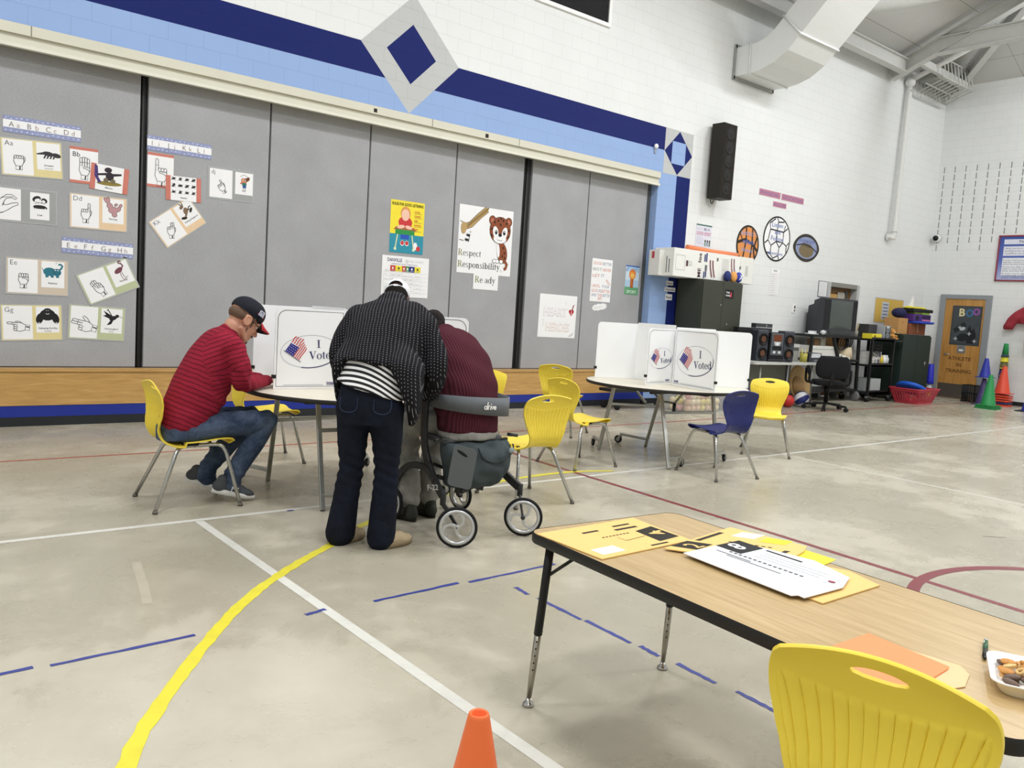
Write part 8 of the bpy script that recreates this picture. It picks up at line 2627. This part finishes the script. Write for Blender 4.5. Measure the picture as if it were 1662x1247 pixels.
def right_corner():
    boxthing('wooden_board', 'weathered wooden frame leaning in the corner beside the door', 'board', 21.75, 22.25, 10.0, 10.12, 0, 1.2, M('a38a68', .8, var=.15, scale=4), lambda a, w_, h: (a.rect(.06, h*.72, w_-.06, h*.92, M('8a714e', .8), 1), a.rect(.06, .05, w_-.06, h*.66, M('b49c78', .8), 1)) and None)
    t = thing('spray_bottle', 'white spray bottle with a blue nozzle cone beside the green cabinet', 'bottle', (21.35, 9.4, 0))
    mb = MB(); mb.lathe([(.075, 0), (.08, .02), (.08, .25), (.05, .33), (.05, .36)], M('c9d0d4', .4), n=18); mb.build('bottle', t)
    mb = MB(); mb.lathe([(.081, .06), (.081, .16)], M('d9e05a', .5), n=18, cap=False); mb.build('label_band', t)
    mb = MB(); mb.lathe([(.10, .37), (.095, .45), (.07, .85), (.05, .87)], plastic('2a2fb8'), n=18); mb.build('cone_cap', t)
    # stacked cones along the right wall
    GRN, BLU, ORG, PUR = plastic('2e8f50'), plastic('2f3aa2'), plastic('e0523a'), plastic('4a3f6f')
    GP = 'cones standing by the right wall'
    make_cone('traffic_cone', 'green cone at the front of the cone group by the door', 20.38, 7.62, .075, .70, .035, .16, GRN, .21, GP)
    for i in range(2): make_cone('traffic_cone', ('lowest', 'second')[i]+' green cone base nested under the green front cone', 20.45, 7.52, .032*i+.001, .62, .035, .16, GRN, .21, GP) if False else None
    mb = MB()
    for i in range(3): mb.prism(rrect(-.22, -.22, .22, .22, .06, 4), .024*i, .024*i+.016, GRN)
    tag(mb.build('cone_base', None, (20.38, 7.62, 0.001)), 'stack of flat green cone bases under the green front cone', 'cone base')
    make_cone('traffic_cone', 'blue cone on top of a dark stack behind the green cone', 21.35, 8.12, .66, .46, .035, .13, BLU, .18, GP)
    make_cone('traffic_cone', 'dim purple cone carrying the blue cone behind the green one', 21.35, 8.12, 0, .64, .035, .15, PUR, .2, GP)
    make_cone('traffic_cone', 'orange-red cone on a stack between the blue cones', 21.75, 7.85, .30, .66, .035, .17, ORG, .22, GP)
    for i in range(5):
        mb = MB(); mb.prism(rrect(-.2, -.2, .2, .2, .06, 4), 0, .035, (ORG, PUR, ORG, ORG, ORG)[i]); mb.lathe([(.17, .03), (.16, .05)], (ORG, PUR, ORG, ORG, ORG)[i], n=20)
        tag(mb.build('cone_base', None, (21.75, 7.85, .001+.056*i)), ('lowest red', 'purple', 'third red', 'fourth red', 'topmost red')[i]+' cone base in the stack under the orange-red cone', 'cone base', 'cone bases under the orange-red cone')
    make_cone('traffic_cone', 'blue cone with a black base at the right photo edge', 20.95, 6.95, .0, .66, .04, .17, BLU, .25, GP, M('1c1d1e', .6))
    make_cone('traffic_cone', 'pale orange cone cut off by the right photo edge', 21.5, 6.75, .0, .78, .05, .2, plastic('ef8f78'), .24, GP)
    t = thing('marker_tower', 'tall slim tower of striped coloured cones with a green tip against the wall', 'cone stack', (22.14, 8.02, 0))
    z = .10
    seq = [('2c2f6a', .24), ('c9c23a', .05), ('6a7a3a', .05), ('c9c23a', .06), ('2f6f6a', .04), ('2c3a7a', .16), ('8d93a0', .04), ('34306a', .14), ('b9b23a', .05), ('6a6440', .12), ('d3cb3a', .12), ('2a3f4a', .06)]
    mb = MB(); mb.lathe([(.12, 0), (.12, .1), (.1, .1)], M('2a2f4a', .5), n=18); mb.build('foot', t)
    for i, (c, h) in enumerate(seq):
        r0 = .105-.022*i/len(seq)
        mb = MB(); mb.lathe([(r0+.012, z), (r0+.012, z+.012), (r0, z+.016), (r0-.006, z+h-.004)], M(c, .5), n=18); mb.build('cone_ring', t); z += h
    mb = MB(); mb.lathe([(.075, z), (.05, z+.26), (.045, z+.27)], GRN, n=18); mb.build('tip', t)
    t = thing('wire_crate', 'small black wire crate on the floor beside the door', 'crate', (21.75, 8.55, 0))
    mb = MB()
    for s in (-1, 1):
        for i in range(7): u = -.18+.06*i; mb.tube([(u, s*.14, .01), (u, s*.14, .42)], .010, BLACK, 5); mb.tube([(s*.18, -.14+.047*i, .01), (s*.18, -.14+.047*i, .42)], .010, BLACK, 5)
    for z in (.02, .22, .42): mb.tube([(-.18, -.14, z), (.18, -.14, z), (.18, .14, z), (-.18, .14, z)], .012, BLACK, 6, closed=True)
    mb.build('wires', t)
    # bags on a hook
    t = thing('equipment_bag', 'dark red cloth bag hanging from a wall hook at the right edge', 'bag', (XR-.16, 7.85, 1.83))
    t.scale = (1, .8, .66)
    b = Blob(); b.loft([((0, .24, .02), (0, .13, 0), (.05, 0, 0)), ((0, .20, .2), (0, .16, 0), (.10, 0, 0)), ((0, .02, .55), (0, .17, 0), (.09, 0, 0)), ((0, -.1, .76), (0, .10, 0), (.05, 0, 0)), ((0, -.14, .85), (0, .04, 0), (.03, 0, 0))]); b.loft([((0.02, -.2, .25), (0, .18, 0), (.08, 0, 0)), ((0, -.18, .55), (0, .17, 0), (.09, 0, 0)), ((0, -.14, .82), (0, .06, 0), (.04, 0, 0))])
    b.build('cloth', M('94303c', .85, bump=.2), t, .015, 3, None, None, .02, 5)
    mb = MB(); mb.bb(.10, .155, -.2, -.1, .85, 1.0, M('9b9c9a', .4, .5)); mb.tube([(.10, -.15, .95), (-.02, -.15, .93), (-.03, -.15, .98)], .015, M('9b9c9a', .4, .5), 8); mb.build('hook', t)
    t = thing('equipment_bag', 'cream cloth bag hanging below the red bag at the right edge', 'bag', (XR-.2, 7.45, 1.35))
    b = Blob(); b.loft([((0, 0, .0), (0, .17, 0), (.08, 0, 0)), ((0, .05, .25), (0, .15, 0), (.09, 0, 0)), ((0, .1, .45), (0, .08, 0), (.04, 0, 0))]); b.build('cloth', M('cfc4b0', .85, bump=.2), t, .015, 3, None, None, .02, 5)
    # wood block by the stage and outlet
    boxthing('tissue_pack', 'small white packet lying at the stage front behind the left table', 'packet', 4.75, 5.0, 9.75, 9.95, 0.0, .30, M('b9b29c', .7, var=.2), None) if False else None
    t = thing('power_outlet', 'white outlet plate on the oak stage front behind the seated man', 'outlet', (3.28, YW-.046, .40))
    mb = MB(); mb.bb(-.05, .05, 0, .012, -.16, .16, M('e6e6e4', .5)); mb.build('plate', t, bevel=.003)
    mb = MB(); a = Art(mb, (0, 0, 0), (1, 0, 0), (0, 0, 1), .001); a.rect(-.02, .04, .02, .1, M('b9b9b6'), 1); a.rect(-.02, -.1, .02, -.04, M('b9b9b6'), 1); mb.build('sockets', t)
right_corner()
